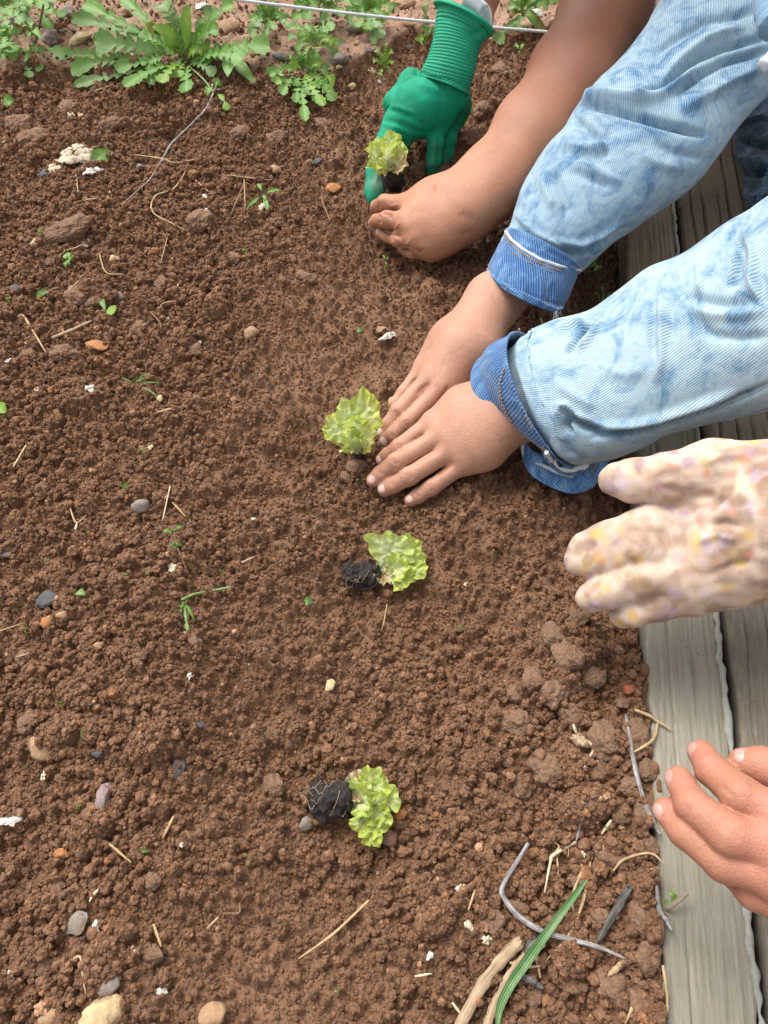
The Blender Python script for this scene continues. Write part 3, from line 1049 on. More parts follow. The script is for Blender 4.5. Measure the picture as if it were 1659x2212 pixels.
thumb = [(Q2(880, 560, 0.030), 0.0130), (Q2(850, 680, 0.018), 0.0100), (Q2(790, 780, 0.010), 0.0085)]
L.fingers = [f_idx, f_mid, f_rin, f_pin, thumb]
fold = []
for (x, y, a) in ((470, 905, 2.4), (415, 852, 2.25)):
    fold += wrinkles(x, y, a, 25)
for (x, y, a) in ((392, 968, 2.45),):
    fold += wrinkles(x, y, a, 17, 2)
fold += [(uv2([(600, 640), (680, 520)]), 9, 0.0003), (uv2([(695, 700), (680, 740), (650, 785)]), 5, -0.0022),
         (uv2([(525, 745), (555, 715), (590, 690)]), 5, -0.0012), (uv2([(490, 690), (530, 660)]), 4, -0.0010), (uv2([(800, 330), (850, 380), (930, 430)]), 7, -0.0006)]
spots = [((691 + 0.4 * x, 553 + 0.4 * y), r, t) for x, y, r, t in ((470, 905, 10, .45), (415, 855, 10, .42), (625, 745, 16, .15), (560, 690, 14, .12), (350, 1010, 11, .3), (325, 960, 11, .25), (880, 560, 30, .1))]
arm_r = build_limb('arm', L, 0.0011, M_SKIN_A, jacket_child, fold, spots)
for ch, up in ((f_mid, (-0.35, -0.5, 0.75)), (f_rin, (-0.55, -0.1, 0.8)), (f_pin, (-0.75, 0.1, 0.65))):
    nail(arm_r, ch[-2][0], ch[-1][0], ch[-1][1], up, M_NAIL, 0.0088)

# ================================================================== the bare-armed child at the far lettuce
bare_child = person('bare tanned arm of a child, fist closed on the soil beside the green glove', None)
L = Limb(kp=0.024, kf=0.0004, kj=0.0045, kseg=0.003)
mcp = [QA(485, 1318, 0.050), QA(476, 1436, 0.051), QA(545, 1538, 0.043), QA(632, 1610, 0.032)]
wa, wb = QA(830, 1262, 0.058), QA(872, 1400, 0.055)
L.palm = [[(wa, 0.021), (QA(650, 1275, 0.055), 0.0165), (mcp[0], 0.0118)],
          [(wa * .6 + wb * .4, 0.022), (QA(640, 1370, 0.054), 0.0170), (mcp[1], 0.0118)],
          [(wa * .3 + wb * .7, 0.022), (QA(660, 1460, 0.048), 0.0165), (mcp[2], 0.0112)],
          [(wb, 0.021), (QA(700, 1540, 0.040), 0.0160), (mcp[3], 0.0105)],
          [(wa, 0.0225), (QA(990, 1120, 0.070), 0.0250), (QA(1248, 800, 0.092), 0.0305), (QA(1500, 440, 0.114), 0.0365), (QA(1700, 60, 0.140), 0.0400), (QA(1850, -420, 0.19), 0.045), (QA(1850, -420, 0.19) + np.array([0.10, 0.02, 0.12]), 0.045), (QA(1850, -420, 0.19) + np.array([0.17, -0.02, 0.28]), 0.05)],
          [(wb, 0.0225), (QA(1070, 1230, 0.068), 0.0250), (QA(1340, 920, 0.088), 0.0310), (QA(1590, 560, 0.108), 0.0375), (QA(1800, 130, 0.130), 0.0415), (QA(1950, -360, 0.19), 0.046), (QA(1950, -360, 0.19) + np.array([0.10, 0.02, 0.12]), 0.045), (QA(1950, -360, 0.19) + np.array([0.17, -0.02, 0.28]), 0.05)]]
f_idx = [(mcp[0], 0.0104), (QA(336, 1314, 0.040), 0.0094), (QA(284, 1338, 0.023), 0.0076), (QA(276, 1362, 0.011), 0.0072)]
f_mid = [(mcp[1], 0.0104), (QA(350, 1424, 0.044), 0.0098), (QA(284, 1430, 0.023), 0.0076), (QA(270, 1444, 0.011), 0.0072)]
f_rin = [(mcp[2], 0.0098), (QA(425, 1548, 0.034), 0.0090), (QA(356, 1532, 0.018), 0.0072), (QA(312, 1508, 0.010), 0.0066)]
f_pin = [(mcp[3], 0.0092), (QA(518, 1632, 0.020), 0.0078), (QA(480, 1624, 0.011), 0.0066), (QA(446, 1609, 0.006), 0.0058)]
thumb = [(QA(660, 1260, 0.040), 0.0135), (QA(520, 1290, 0.026), 0.0100), (QA(400, 1320, 0.012), 0.0085)]
L.fingers = [f_idx, f_mid, f_rin, f_pin, thumb]



def uvF(pts):   # the fist's own enlargement
    return uvA([(199 + x / 2.0, 1028.6 + y / 2.0) for x, y in pts])


fold = [(uvF([(240, 690), (300, 705), (345, 715), (352, 770)]), 3.6, -0.0036), (uvF([(250, 910), (330, 965), (430, 985), (480, 1030)]), 3.6, -0.0038), (uvF([(460, 1140), (560, 1150), (640, 1180), (705, 1215)]), 3.6, -0.0034),
        (uvF([(730, 1190), (750, 1215)]), 6, -0.0022), (uvF([(395, 590), (400, 620)]), 10, 0.0013), (uvF([(415, 870), (440, 890)]), 10, 0.0015), (uvF([(555, 1090), (580, 1110)]), 10, 0.0012),
        (uvF([(500, 880), (680, 800), (850, 760)]), 13, 0.0004), (uvF([(370, 720), (470, 740), (600, 720)]), 12, -0.0006), (uvF([(440, 960), (560, 960), (700, 900)]), 12, -0.0007), (uvF([(600, 1140), (720, 1080), (850, 1020)]), 12, -0.0006),
        (uvF([(1000, 280), (945, 370), (955, 450)]), 4, -0.0010), (uvF([(1250, 700), (1340, 760), (1450, 800)]), 11, -0.0010), (uvF([(1260, 990), (1350, 960), (1440, 950)]), 6, -0.0010),
        (uvF([(195, 560), (205, 650)]), 2.8, -0.0018), (uvF([(240, 545), (255, 650)]), 2.2, -0.0012), (uvF([(275, 560), (280, 640)]), 2.0, -0.0007), (uvF([(205, 720), (215, 780), (210, 850)]), 3.2, -0.0020), (uvF([(360, 975), (375, 1070)]), 3.0, -0.0016), (uvF([(335, 1000), (345, 1060)]), 2.4, -0.0008), (uvF([(570, 1160), (585, 1220)]), 3, -0.0010)]
spots = [((718.9 + x / 3, y / 3), r, t) for x, y, r, t in ((345, 1325, 12, .25), (300, 1430, 12, .30), (370, 1530, 12, .30), (375, 1400, 10, .3), (285, 1350, 12, .25), (430, 1480, 10, .2), (565, 1632, 12, .4),
         (1400, 600, 120, .40), (1550, 150, 140, .62), (1650, -100, 150, .6), (1100, 1150, 60, .16), (1280, 900, 80, .28))]  # upper arm darkened: deeper tan, with the sleeve's shading painted into the tint
arm_b = build_limb('arm', L, 0.0014, M_SKIN_B, bare_child, fold, spots, 3)
for ch, up in ((f_idx, (-0.6, 0.3, 0.55)), (f_mid, (-0.85, 0.0, 0.4)), (f_rin, (-0.85, 0.0, 0.45))):
    nail(arm_b, ch[-2][0], ch[-1][0], ch[-1][1], up, M_NAIL, 0.0095)


# ================================================================== the hand in the green glove
def green_material(name, knit):
    m = NT(name)
    v = m.coord('Object')
    f = m.noise(v, 35, 4, 0.5)
    c = m.ramp(f, [(0.3, (0.0, 0.235, 0.122)), (0.7, (0.0, 0.305, 0.168))])
    t = m.attr('tint')
    c = m.mix(t.outputs['Fac'], c, (0.20, 0.26, 0.20))
    dk = m.math('MULTIPLY', m.attr('dirt').outputs['Fac'], m.ramp(m.noise(v, 150, 5, 0.7), [(0.40, 0.0), (0.60, 1.0)]))
    smear = m.ramp(m.noise(v, 55, 5, 0.7), [(0.60, 0.0), (0.74, 0.32)])
    c = m.mix(m.math('MAXIMUM', m.math('MULTIPLY', dk, 0.8), smear), c, (0.15, 0.10, 0.06))
    m.color(c)
    m.set(Roughness=0.7)
    m.bsdf.inputs['Specular IOR Level'].default_value = 0.3
    w = m.n('TexWave', wave_type='BANDS', bands_direction='DIAGONAL')
    w.inputs['Scale'].default_value = 330
    w.inputs['Distortion'].default_value = 0.6
    m.l(v, w.inputs['Vector'])
    m.bump(m.math('ADD', m.math('MULTIPLY', w.outputs['Fac'], 0.6), m.noise(v, 500, 3)), 0.7, 0.0010)
    return m.mat


M_GREEN = green_material('green glove fabric', True)
glove_person = person('person reaching in from the top wearing a green knitted work glove', None)
L = Limb(kp=0.020, kf=0.0012, kj=0.007, kseg=0.005)
c1, c2 = QA(665, 585, 0.080), QA(775, 625, 0.078)
L.palm = [[(c1, 0.020), (QA(525, 680, 0.074), 0.0215), (QA(425, 800, 0.058), 0.0175)],
          [(c1, 0.015), (QA(505, 520, 0.068), 0.0100), (QA(395, 670, 0.058), 0.0145)],
          [((c1 + c2) / 2, 0.020), (QA(605, 690, 0.074), 0.0210), (QA(555, 800, 0.060), 0.0150)],
          [(c2, 0.016), (QA(705, 700, 0.066), 0.0185), (QA(685, 800, 0.052), 0.0135)],
          [(c2, 0.014), (QA(800, 700, 0.055), 0.0140), (QA(775, 800, 0.042), 0.0115)]]
L.fingers = [[(QA(420, 800, 0.056), 0.018), (QA(340, 960, 0.046), 0.015), (QA(285, 1110, 0.028), 0.0130), (QA(275, 1240, 0.014), 0.0125), (QA(272, 1280, 0.010), 0.0105)],
             [(QA(505, 820, 0.056), 0.0150), (QA(455, 890, 0.044), 0.0125), (QA(440, 960, 0.026), 0.0105), (QA(430, 980, 0.010), 0.0095)],
             [(QA(672, 830, 0.050), 0.0125), (QA(666, 930, 0.040), 0.0098), (QA(654, 1040, 0.022), 0.0090), (QA(650, 1110, 0.006), 0.0078)],
             [(QA(755, 800, 0.042), 0.0115), (QA(750, 900, 0.034), 0.0098), (QA(735, 990, 0.018), 0.0095), (QA(718, 1060, 0.006), 0.0090)]]
fold = [(uvA([(590, 380), (560, 430), (545, 500)]), 9, -0.0050), (uvA([(520, 400), (560, 440), (600, 480)]), 8, 0.0030), (uvA([(320, 660), (340, 700), (420, 720), (520, 760)]), 7, -0.0022), (uvA([(330, 690), (430, 700), (540, 740)]), 6, 0.0016),
        (uvA([(300, 770), (400, 790), (500, 830), (590, 870)]), 6, -0.0020), (uvA([(310, 800), (420, 830), (520, 880)]), 5, 0.0012), (uvA([(560, 540), (620, 570), (700, 590)]), 9, 0.0016),
        (uvA([(500, 520), (560, 580), (590, 640)]), 9, -0.0020), (uvA([(610, 880), (600, 830), (580, 780)]), 8, -0.0030), (uvA([(650, 900), (655, 980), (650, 1090)]), 4, 0.0016), (uvA([(690, 880), (690, 960), (680, 1070)]), 4, -0.0016),
        (uvA([(735, 900), (725, 980), (700, 1050)]), 4, 0.0010), (uvA([(800, 830), (820, 780), (850, 720)]), 6, -0.0020), (uvA([(230, 1060), (250, 1130), (270, 1180)]), 4, -0.0020), (uvA([(300, 1070), (285, 1150), (270, 1190)]), 4, 0.0014),
        (uvA([(470, 860), (500, 920), (480, 990)]), 4, 0.0014), (uvA([(440, 880), (400, 930), (350, 980)]), 5, -0.0015), (uvA([(330, 830), (400, 860), (470, 870)]), 4, -0.0014)]
spots = [((718.9 + x / 3, y / 3), r, t) for x, y, r, t in ((290, 1190, 18, .75), (300, 1130, 12, .55), (655, 950, 10, .22), (640, 1060, 10, .2), (490, 950, 10, .25), (720, 1000, 9, .15))]
glove = build_limb('glove', L, 0.0015, M_GREEN, glove_person, fold, spots, 3, 0.0005)

# ribbed cuff of the glove
M_RIB = NT('green ribbed cuff').set(Roughness=0.7)
_v = M_RIB.coord('UV')
M_RIB.color(M_RIB.ramp(M_RIB.noise(_v, 60, 3), [(0.3, (0.0, 0.228, 0.118)), (0.7, (0.0, 0.295, 0.162))]))
M_RIB = M_RIB.mat

# ------------------------------------------------------------------ cloth tubes from their two outlines
def edge_tube(sections, nl=160, nc=120, thick=0.8, folds=(), wr=0.0, ribs=None, seed=0, power=2.0, start=0.0, face=0.05, lean=0.0, fold_gain=1.0, flat=1.0, ext=()):
    """sections: ((uL,vL),(uR,vR), z) or with a 4th value, the thickness ratio there"""
    rows = []
    for s in sections:
        a, b = P(*s[0], s[2]), P(*s[1], s[2])
        rows.append(np.concatenate([(a + b) / 2, (b - a) / 2, [s[3] if len(s) > 3 else thick]]))
    nb = len(rows)
    for dx, dy, dz, k in ext:      # the limb goes on out of the picture
        rows.append(np.concatenate([rows[-1][:3] + np.array([dx, dy, dz]), rows[-1][3:6] * k, [rows[-1][6]]]))
    fr_ = np.linspace(0, (len(rows) - 1) / (nb - 1), nl)
    if isinstance(lean, tuple): lean = np.interp(fr_, *lean)
    if isinstance(flat, tuple): flat = np.interp(fr_, *flat)
    R_ = spline(rows, nl)
    c, side, th = R_[:, :3], R_[:, 3:6], R_[:, 6] * flat
    tan = unit(np.gradient(c, axis=0))
    hw = np.linalg.norm(side, axis=1)
    s = unit(side - tan * (side * tan).sum(1)[:, None] * 0.0)
    up = unit(np.cross(s, tan))
    if up[:, 2].mean() < 0: up = -up
    ph = np.linspace(0, 2 * np.pi, nc, endpoint=False)
    cs, sn = np.cos(ph), np.sin(ph)
    ex = 2.0 / power
    cs = np.sign(cs) * np.abs(cs) ** ex
    sn = np.sign(sn) * np.abs(sn) ** ex
    V = c[:, None] + side[:, None] * cs[None, :, None] + up[:, None] * (hw * th)[:, None, None] * sn[None, :, None]
    V = V - (tan * (hw * np.broadcast_to(lean, hw.shape))[:, None])[:, None] * sn[None, :, None]
    arc = np.concatenate([[0], np.cumsum(np.linalg.norm(np.diff(c, axis=0), axis=1))]) + start
    U_ = np.repeat(arc[:, None], nc, 1)
    rr = hw.mean() * (1 + th.mean()) / 2
    W_ = np.repeat((ph * rr)[None], nl, 0)
    uv = np.stack([U_.ravel(), W_.ravel()], 1)
    v = V.reshape(-1, 3)
    q = grid_quads(nl, nc, True)
    nrm = normals_of(v, q)
    ctr = np.repeat(c[:, None], nc, 1).reshape(-1, 3)
    if ((nrm * (v - ctr)).sum(1)).mean() < 0:
        q = q[:, ::-1]; nrm = -nrm
    if ribs is not None:
        v = v + nrm * ribs(uv, np.repeat(ph[None], nl, 0).ravel())[:, None]
    if wr:
        w3 = np.stack([U_.ravel() * 1.0, v[:, 0] * 0.6 + v[:, 2], v[:, 1] * 0.6], 1)
        v = v + nrm * (wr * (noise3(w3, 26, seed) + 0.5 * noise3(v, 55, seed + 1)))[:, None]
    if folds:
        v = press(v, nrm, [(l, w_ * 0.85, a_ * fold_gain) for l, w_, a_ in folds], face)
    return v, q, uv


def cloth(name, data, mat, parent, solid=0.0016, label=None):
    v, q, uv = data
    me = mesh_np(name, v, q)
    set_uv(me, uv)
    o = add(name, me, mat, parent, label=label)
    if solid:
        md = o.modifiers.new('thickness', 'SOLIDIFY')
        md.thickness = solid
        md.offset = -1
    return o


def denim(name, blue, pale, wash, ang, spacing=0.0023, white=0.5, contrast=0.8):
    m = NT(name)
    uv = m.coord('UV')
    big = m.noise(uv, 27, 5, 0.66, 1.2)
    mid = m.noise(uv, 120, 4, 0.6)
    amount = m.math('ADD', m.math('MULTIPLY', big, 0.75), m.math('MULTIPLY', mid, 0.25))
    base = m.ramp(amount, [(white - 0.11, blue), (white - 0.015, tuple(a * 0.45 + b * 0.55 for a, b in zip(blue, pale))), (white + 0.075, pale)])
    rot = m.n('Mapping'); rot.inputs['Rotation'].default_value = (0, 0, ang)
    m.l(uv, rot.inputs['Vector'])
    w = m.n('TexWave', wave_type='BANDS', bands_direction='Y')
    w.inputs['Scale'].default_value = 0.314 / spacing
    w.inputs['Distortion'].default_value = 0.9
    w.inputs['Detail'].default_value = 2.0
    w.inputs['Detail Scale'].default_value = 1.2
    m.l(rot.outputs[0], w.inputs['Vector'])
    lines = m.ramp(w.outputs['Fac'], [(0.30, 0.0), (0.70, 1.0)])
    thread = m.mix(lines, m.mix(0.55, base, blue), m.mix(0.45, base, wash))
    c = m.mix(contrast, base, thread)
    fz = m.noise(uv, 900, 3, 0.7)
    c = m.mix(1.0, c, m.ramp(fz, [(0.25, (0.78, 0.80, 0.84)), (0.75, (1.12, 1.11, 1.10))]), 'MULTIPLY')
    m.color(c)
    m.set(Roughness=0.9)
    m.bsdf.inputs['Specular IOR Level'].default_value = 0.2
    m.bsdf.inputs['Sheen Weight'].default_value = 0.2
    m.bump(m.math('ADD', m.math('MULTIPLY', w.outputs['Fac'], 1.0), m.math('MULTIPLY', fz, 0.8)), 0.45, 0.0007)
    return m.mat


M_DENIM = denim('pale washed denim', (0.032, 0.130, 0.265), (0.290, 0.405, 0.470), (0.47, 0.55, 0.59), -0.52, 0.0020, 0.48, 0.52)
M_DENIM2 = denim('paler washed denim', (0.040, 0.155, 0.290), (0.365, 0.475, 0.520), (0.49, 0.565, 0.59), -0.25, 0.0020, 0.455, 0.52)
M_CUFF = denim('deep blue denim', (0.007, 0.060, 0.205), (0.19, 0.36, 0.54), (0.24, 0.40, 0.57), -0.6, 0.0022, 0.58)
M_JEANS = denim('dark acid-washed denim', (0.008, 0.026, 0.055), (0.13, 0.21, 0.29), (0.13, 0.20, 0.28), 0.8, 0.0018, 0.57, 0.4)
M_EDGE = plain('white worn denim edge', (0.52, 0.55, 0.58), 0.9, 0.14, 600, 0.4)
M_OCHRE = plain('ochre thread', (0.30, 0.185, 0.055), 0.7, 0.35, 700)
M_BLUETHREAD = plain('blue thread', (0.03, 0.13, 0.27), 0.8, 0.3, 700)


def uv3(pts):
    return [(1050.7 + .3667 * x, .3667 * y) for x, y in pts]


def uv4(pts):
    return [(1050.7 + .3667 * x, 497.7 + .3667 * y) for x, y in pts]


def e3(a, b, z, th=0.8):
    return (uv3([a])[0], uv3([b])[0], z, th)


def e4(a, b, z, th=0.8):
    return (uv4([a])[0], uv4([b])[0], z, th)


def on_surface(data, line, lift=0.0005):
    """picture line -> points on the seen side of a cloth mesh (nearest vertex in the picture, towards the camera)"""
    v, q, uv = data
    nrm = normals_of(v, q)
    pj = proj(v)
    vis = (nrm * unit(CAMV[None] - v)).sum(1) > -0.15
    vv, pp, nn = v[vis], pj[vis], nrm[vis]
    out = []
    for p in line:
        d = ((pp - np.asarray(p)) ** 2).sum(1)
        k = np.argsort(d)[:3]
        out.append(vv[k].mean(0) + unit(nn[k].mean(0)) * lift)
    return np.array(out)


def seam(name, pts, mat, parent, r=0.0006, dash=None, label=None):
    """a stitched line: a row of thread stitches, or a solid welt"""
    pts = np.asarray(pts)
    L_ = np.concatenate([[0], np.cumsum(np.linalg.norm(np.diff(pts, axis=0), axis=1))])
    if dash is None:
        n = max(8, int(L_[-1] / 0.002))
        s = np.linspace(0, L_[-1], n)
        path = np.stack([np.interp(s, L_, pts[:, k]) for k in range(3)], 1)
        v, q, t = tube(path, r * (1 + 0.15 * noise2(s, s * 0, 200, 3)), 8)
    else:
        parts = []
        s = 0.0
        while s + dash < L_[-1]:
            ss = np.linspace(s, s + dash * 0.82, 4)
            path = np.stack([np.interp(ss, L_, pts[:, k]) for k in range(3)], 1)
            parts.append(tube(path, [r * 0.6, r, r, r * 0.6], 6))
            s += dash
        v, q, t = join_parts(parts)
    o = add(name, mesh_np(name, v, q, t), mat, parent, label=label)
    if dash is not None: o['kind'] = 'stuff'
    return o


# ================================================================== far sleeve of the denim jacket
sl1 = [e3((95, 1430), (490, 1630), 0.060, 0.84), e3((150, 1335), (600, 1545), 0.068, 0.88), e3((180, 1225), (700, 1455), 0.078, 0.85), e3((235, 1080), (790, 1370), 0.088, 0.82), e3((330, 930), (960, 1260), 0.100, 0.82), e3((445, 800), (1150, 1130), 0.113, 0.80),
       e3((525, 670), (1310, 985), 0.126, 0.80), e3((640, 520), (1440, 800), 0.139, 0.80), e3((745, 420), (1550, 665), 0.151, 0.82), e3((850, 300), (1670, 545), 0.163, 0.84), e3((960, 130), (1830, 400), 0.177, 0.86), e3((1040, -40), (1990, 200), 0.190, 0.88), e3((1150, -320), (2200, -80), 0.215, 0.9), e3((1350, -800), (2560, -520), 0.260, 0.9)]
f1 = [(uv3([(570, 640), (640, 625), (720, 640), (860, 680), (1000, 720), (1150, 760), (1280, 800)]), 9, -0.0075), (uv3([(560, 600), (660, 560), (800, 575), (950, 600)]), 12, 0.0075),
      (uv3([(770, 545), (900, 548), (1030, 520), (1130, 440), (1250, 340), (1400, 280), (1659, 220)]), 9, -0.0060), (uv3([(850, 590), (1000, 570), (1120, 490), (1250, 390)]), 13, 0.0055),
      (uv3([(1040, 470), (1150, 350), (1300, 230), (1500, 160)]), 11, 0.0050), (uv3([(1100, 560), (1250, 450), (1400, 370), (1659, 300)]), 10, -0.0055), (uv3([(980, 330), (1100, 230), (1300, 120), (1600, 70)]), 10, -0.0045), (uv3([(1150, 640), (1300, 560), (1450, 470), (1659, 380)]), 13, 0.0045),
      (uv3([(520, 700), (590, 760), (650, 800), (690, 830)]), 10, -0.0055), (uv3([(450, 850), (540, 880), (650, 880), (720, 830)]), 14, 0.0050), (uv3([(700, 760), (720, 850), (700, 930)]), 9, -0.0030),
      (uv3([(390, 1000), (430, 1090), (470, 1180), (470, 1270)]), 9, -0.0045), (uv3([(320, 1040), (350, 1130), (400, 1230)]), 12, 0.0040), (uv3([(480, 1000), (600, 1050), (730, 1100)]), 10, -0.0028), (uv3([(500, 960), (640, 1000), (800, 1080)]), 12, 0.0026),
      (uv3([(180, 1260), (230, 1330), (300, 1390), (420, 1450)]), 8, 0.0035), (uv3([(240, 1440), (400, 1480), (560, 1490), (700, 1420), (820, 1330)]), 8, -0.0050), (uv3([(430, 1420), (560, 1450), (680, 1400), (800, 1320)]), 9, 0.0030),
      (uv3([(900, 900), (1000, 960), (1150, 1000)]), 14, 0.0022), (uv3([(1000, 850), (1100, 900), (1280, 930)]), 12, -0.0020)]
d1 = edge_tube(sl1, 260, 200, 0.82, f1, 0.0013, seed=3, fold_gain=1.5, flat=([0, 0.1, 0.3], [1, 1, 0.78]), ext=((0.06, 0.03, 0.10, 1.0), (0.03, -0.01, 0.13, 1.0), (0.02, -0.03, 0.10, 0.95)), lean=([0, 0.05, 0.3], [0.40, 0.20, 0]))
sleeve1 = cloth('sleeve', d1, M_DENIM, jacket_child, 0.0018, 'far sleeve of the pale denim jacket')
cu1 = [e4((18, 240), (440, 470), 0.056, 0.86), e4((22, 215), (448, 455), 0.057, 0.88), e4((42, 165), (485, 385), 0.061, 0.92), e4((75, 105), (518, 300), 0.066, 0.95), e4((105, 55), (542, 245), 0.070, 0.96), e4((125, 10), (556, 218), 0.073, 0.97)]


def cuff_ribs(uv, ph):
    s = (uv[:, 0] - uv[:, 0].min()) / (uv[:, 0].max() - uv[:, 0].min())
    return 0.0014 * np.exp(-((s - 0.05) / 0.05) ** 2) + 0.0012 * np.exp(-((s - 0.97) / 0.05) ** 2) - 0.0008 * np.exp(-((s - 0.16) / 0.03) ** 2) - 0.0007 * np.exp(-((s - 0.80) / 0.025) ** 2)


fc1 = [(uv4([(200, 250), (230, 320), (215, 400)]), 6, 0.0020), (uv4([(320, 280), (330, 350), (310, 430)]), 6, 0.0018), (uv4([(390, 310), (385, 380), (350, 450)]), 5, -0.0018), (uv4([(120, 160), (140, 240), (120, 330)]), 6, -0.0015)]
dc1 = edge_tube(cu1, 90, 160, 0.82, fc1, 0.0005, cuff_ribs, seed=9, lean=np.linspace(0.85, 0.30, 90))
cuff1 = cloth('cuff', dc1, M_CUFF, sleeve1, 0.0022, 'deep blue turned cuff of the far sleeve')
seam('piping', on_surface(dc1, uv4([(118, 8), (150, 60), (220, 120), (320, 175), (430, 215), (552, 232)]), 0.0008), M_EDGE, sleeve1, 0.0016)
seam('stitching', on_surface(dc1, uv4([(112, 30), (140, 82), (215, 142), (315, 196), (425, 236), (540, 250)]), 0.0006), M_OCHRE, sleeve1, 0.0009, 0.0032)
seam('stitching', on_surface(dc1, uv4([(85, 75), (160, 140), (260, 195), (380, 245), (520, 280)]), 0.0006), M_OCHRE, sleeve1, 0.0006, 0.0034)
seam('stitching', on_surface(dc1, uv4([(8, 200), (45, 275), (130, 345), (250, 400), (350, 430), (440, 440)]), 0.0006), M_OCHRE, sleeve1, 0.0009, 0.0032)
# threads hanging from the worn corner of the cuff
fr = []
for k in range(9):
    a = on_surface(dc1, uv4([(395 + 5 * k, 478 - 3 * k)]), 0.0004)[0]
    fr.append(tube(spline([a, a + np.array([0.0012 * math.sin(k), -0.003, -0.002]), a + np.array([0.003 * math.sin(2.1 * k), -0.0055, -0.006])], 6), 0.00035, 5))
v, q, t = join_parts(fr)
add('frayed_threads', mesh_np('frayed_threads', v, q, t), M_EDGE, sleeve1, kind='stuff')

# ================================================================== near sleeve
sl2 = [e4((215, 770), (330, 1270), 0.055, 0.84), e4((325, 695), (435, 1335), 0.063, 0.90), e4((385, 615), (545, 1345), 0.071, 0.80), e4((450, 565), (700, 1325), 0.083, 0.78), e4((620, 520), (880, 1262), 0.096, 0.78), e4((800, 400), (1060, 1175), 0.109, 0.78), e4((970, 285), (1260, 1105), 0.123, 0.80),
       e4((1220, 190), (1480, 1050), 0.140, 0.82), e4((1430, 60), (1720, 980), 0.157, 0.84), e4((1620, -40), (1960, 900), 0.175, 0.86), e4((1850, -180), (2250, 780), 0.200, 0.9), e4((2250, -420), (2800, 560), 0.240, 0.9)]
f2 = [(uv4([(640, 1215), (720, 1198), (860, 1190), (1000, 1160), (1150, 1105), (1400, 1030), (1659, 910)]), 7, -0.0085), (uv4([(600, 1140), (720, 1160), (860, 1150), (1000, 1120), (1200, 1050), (1450, 960)]), 11, 0.0045),
      (uv4([(640, 540), (580, 600), (520, 660), (470, 720)]), 6, -0.0060), (uv4([(400, 600), (480, 560), (580, 550)]), 10, 0.0045), (uv4([(660, 560), (600, 640), (540, 700)]), 9, 0.0040),
      (uv4([(1020, 420), (1030, 520), (1025, 640), (1035, 760), (1000, 880)]), 10, 0.0030), (uv4([(980, 340), (985, 460), (975, 600), (985, 740)]), 10, -0.0028), (uv4([(1080, 420), (1095, 540), (1090, 660)]), 9, -0.0024),
      (uv4([(1180, 380), (1300, 420), (1420, 440), (1560, 420)]), 13, -0.0035), (uv4([(1200, 460), (1330, 500), (1480, 500), (1640, 470)]), 13, 0.0032), (uv4([(1250, 560), (1350, 620), (1500, 640), (1659, 620)]), 14, -0.0030),
      (uv4([(1480, 30), (1500, 120), (1480, 230), (1440, 330)]), 12, -0.0050), (uv4([(1550, 40), (1580, 160), (1560, 300), (1600, 420)]), 13, 0.0050), (uv4([(1240, 180), (1260, 270), (1250, 360)]), 11, 0.0025),
      (uv4([(430, 1035), (415, 1100), (435, 1180), (470, 1240)]), 6, 0.0060), (uv4([(470, 1060), (520, 1120), (600, 1160), (700, 1190)]), 10, -0.0095), (uv4([(480, 1110), (470, 1150), (500, 1190)]), 6, -0.0080),
      (uv4([(420, 1030), (470, 1030), (520, 1080), (590, 1130)]), 6, 0.0045), (uv4([(360, 760), (370, 900), (380, 1040)]), 8, -0.0024), (uv4([(700, 820), (820, 850), (950, 820)]), 16, 0.0018), (uv4([(420, 900), (520, 980), (640, 1040)]), 12, 0.0020)]
d2 = edge_tube(sl2, 280, 210, 0.80, f2, 0.0013, seed=5, fold_gain=1.5, flat=([0, 0.1, 0.3], [1, 1, 0.78]), ext=((0.07, 0.04, 0.09, 1.0), (0.04, 0.02, 0.12, 1.0), (0.02, 0.02, 0.10, 0.95)), lean=([0, 0.05, 0.3], [0.30, 0.16, 0]))
sleeve2 = cloth('sleeve', d2, M_DENIM2, jacket_child, 0.0018, 'near sleeve of the pale denim jacket')
cu2 = [e4((112, 800), (210, 1200), 0.052, 0.88), e4((132, 775), (236, 1220), 0.054, 0.90), e4((180, 738), (290, 1265), 0.058, 0.93), e4((238, 712), (348, 1310), 0.063, 0.96), e4((310, 685), (415, 1345), 0.069, 0.97)]
fc2 = [(uv4([(110, 860), (75, 930), (90, 1010), (130, 1100)]), 5, 0.0012), (uv4([(150, 900), (220, 880)]), 6, -0.0012), (uv4([(150, 1010), (230, 1000)]), 6, 0.0012)]
dc2 = edge_tube(cu2, 80, 170, 0.80, fc2, 0.0006, cuff_ribs, seed=19, lean=np.linspace(0.60, 0.14, 80))
cuff2 = cloth('cuff', dc2, M_CUFF, sleeve2, 0.0022, 'deep blue turned cuff of the near sleeve')
seam('piping', on_surface(dc2, uv4([(300, 760), (292, 800), (292, 850), (305, 960), (325, 1060), (350, 1180), (375, 1290), (400, 1340)]), 0.0032), M_EDGE, sleeve2, 0.0022)
seam('stitching', on_surface(dc2, uv4([(280, 705), (275, 850), (288, 960), (308, 1060), (332, 1180), (352, 1280)]), 0.0024), M_OCHRE, sleeve2, 0.0012, 0.0030)
seam('stitching', on_surface(dc2, uv4([(240, 730), (232, 850), (245, 960), (268, 1070), (300, 1170)]), 0.0006), M_OCHRE, sleeve2, 0.0006, 0.0034)
seam('stitching', on_surface(dc2, uv4([(110, 815), (85, 900), (92, 990), (120, 1070), (165, 1140)]), 0.0008), M_OCHRE, sleeve2, 0.0009, 0.0032)


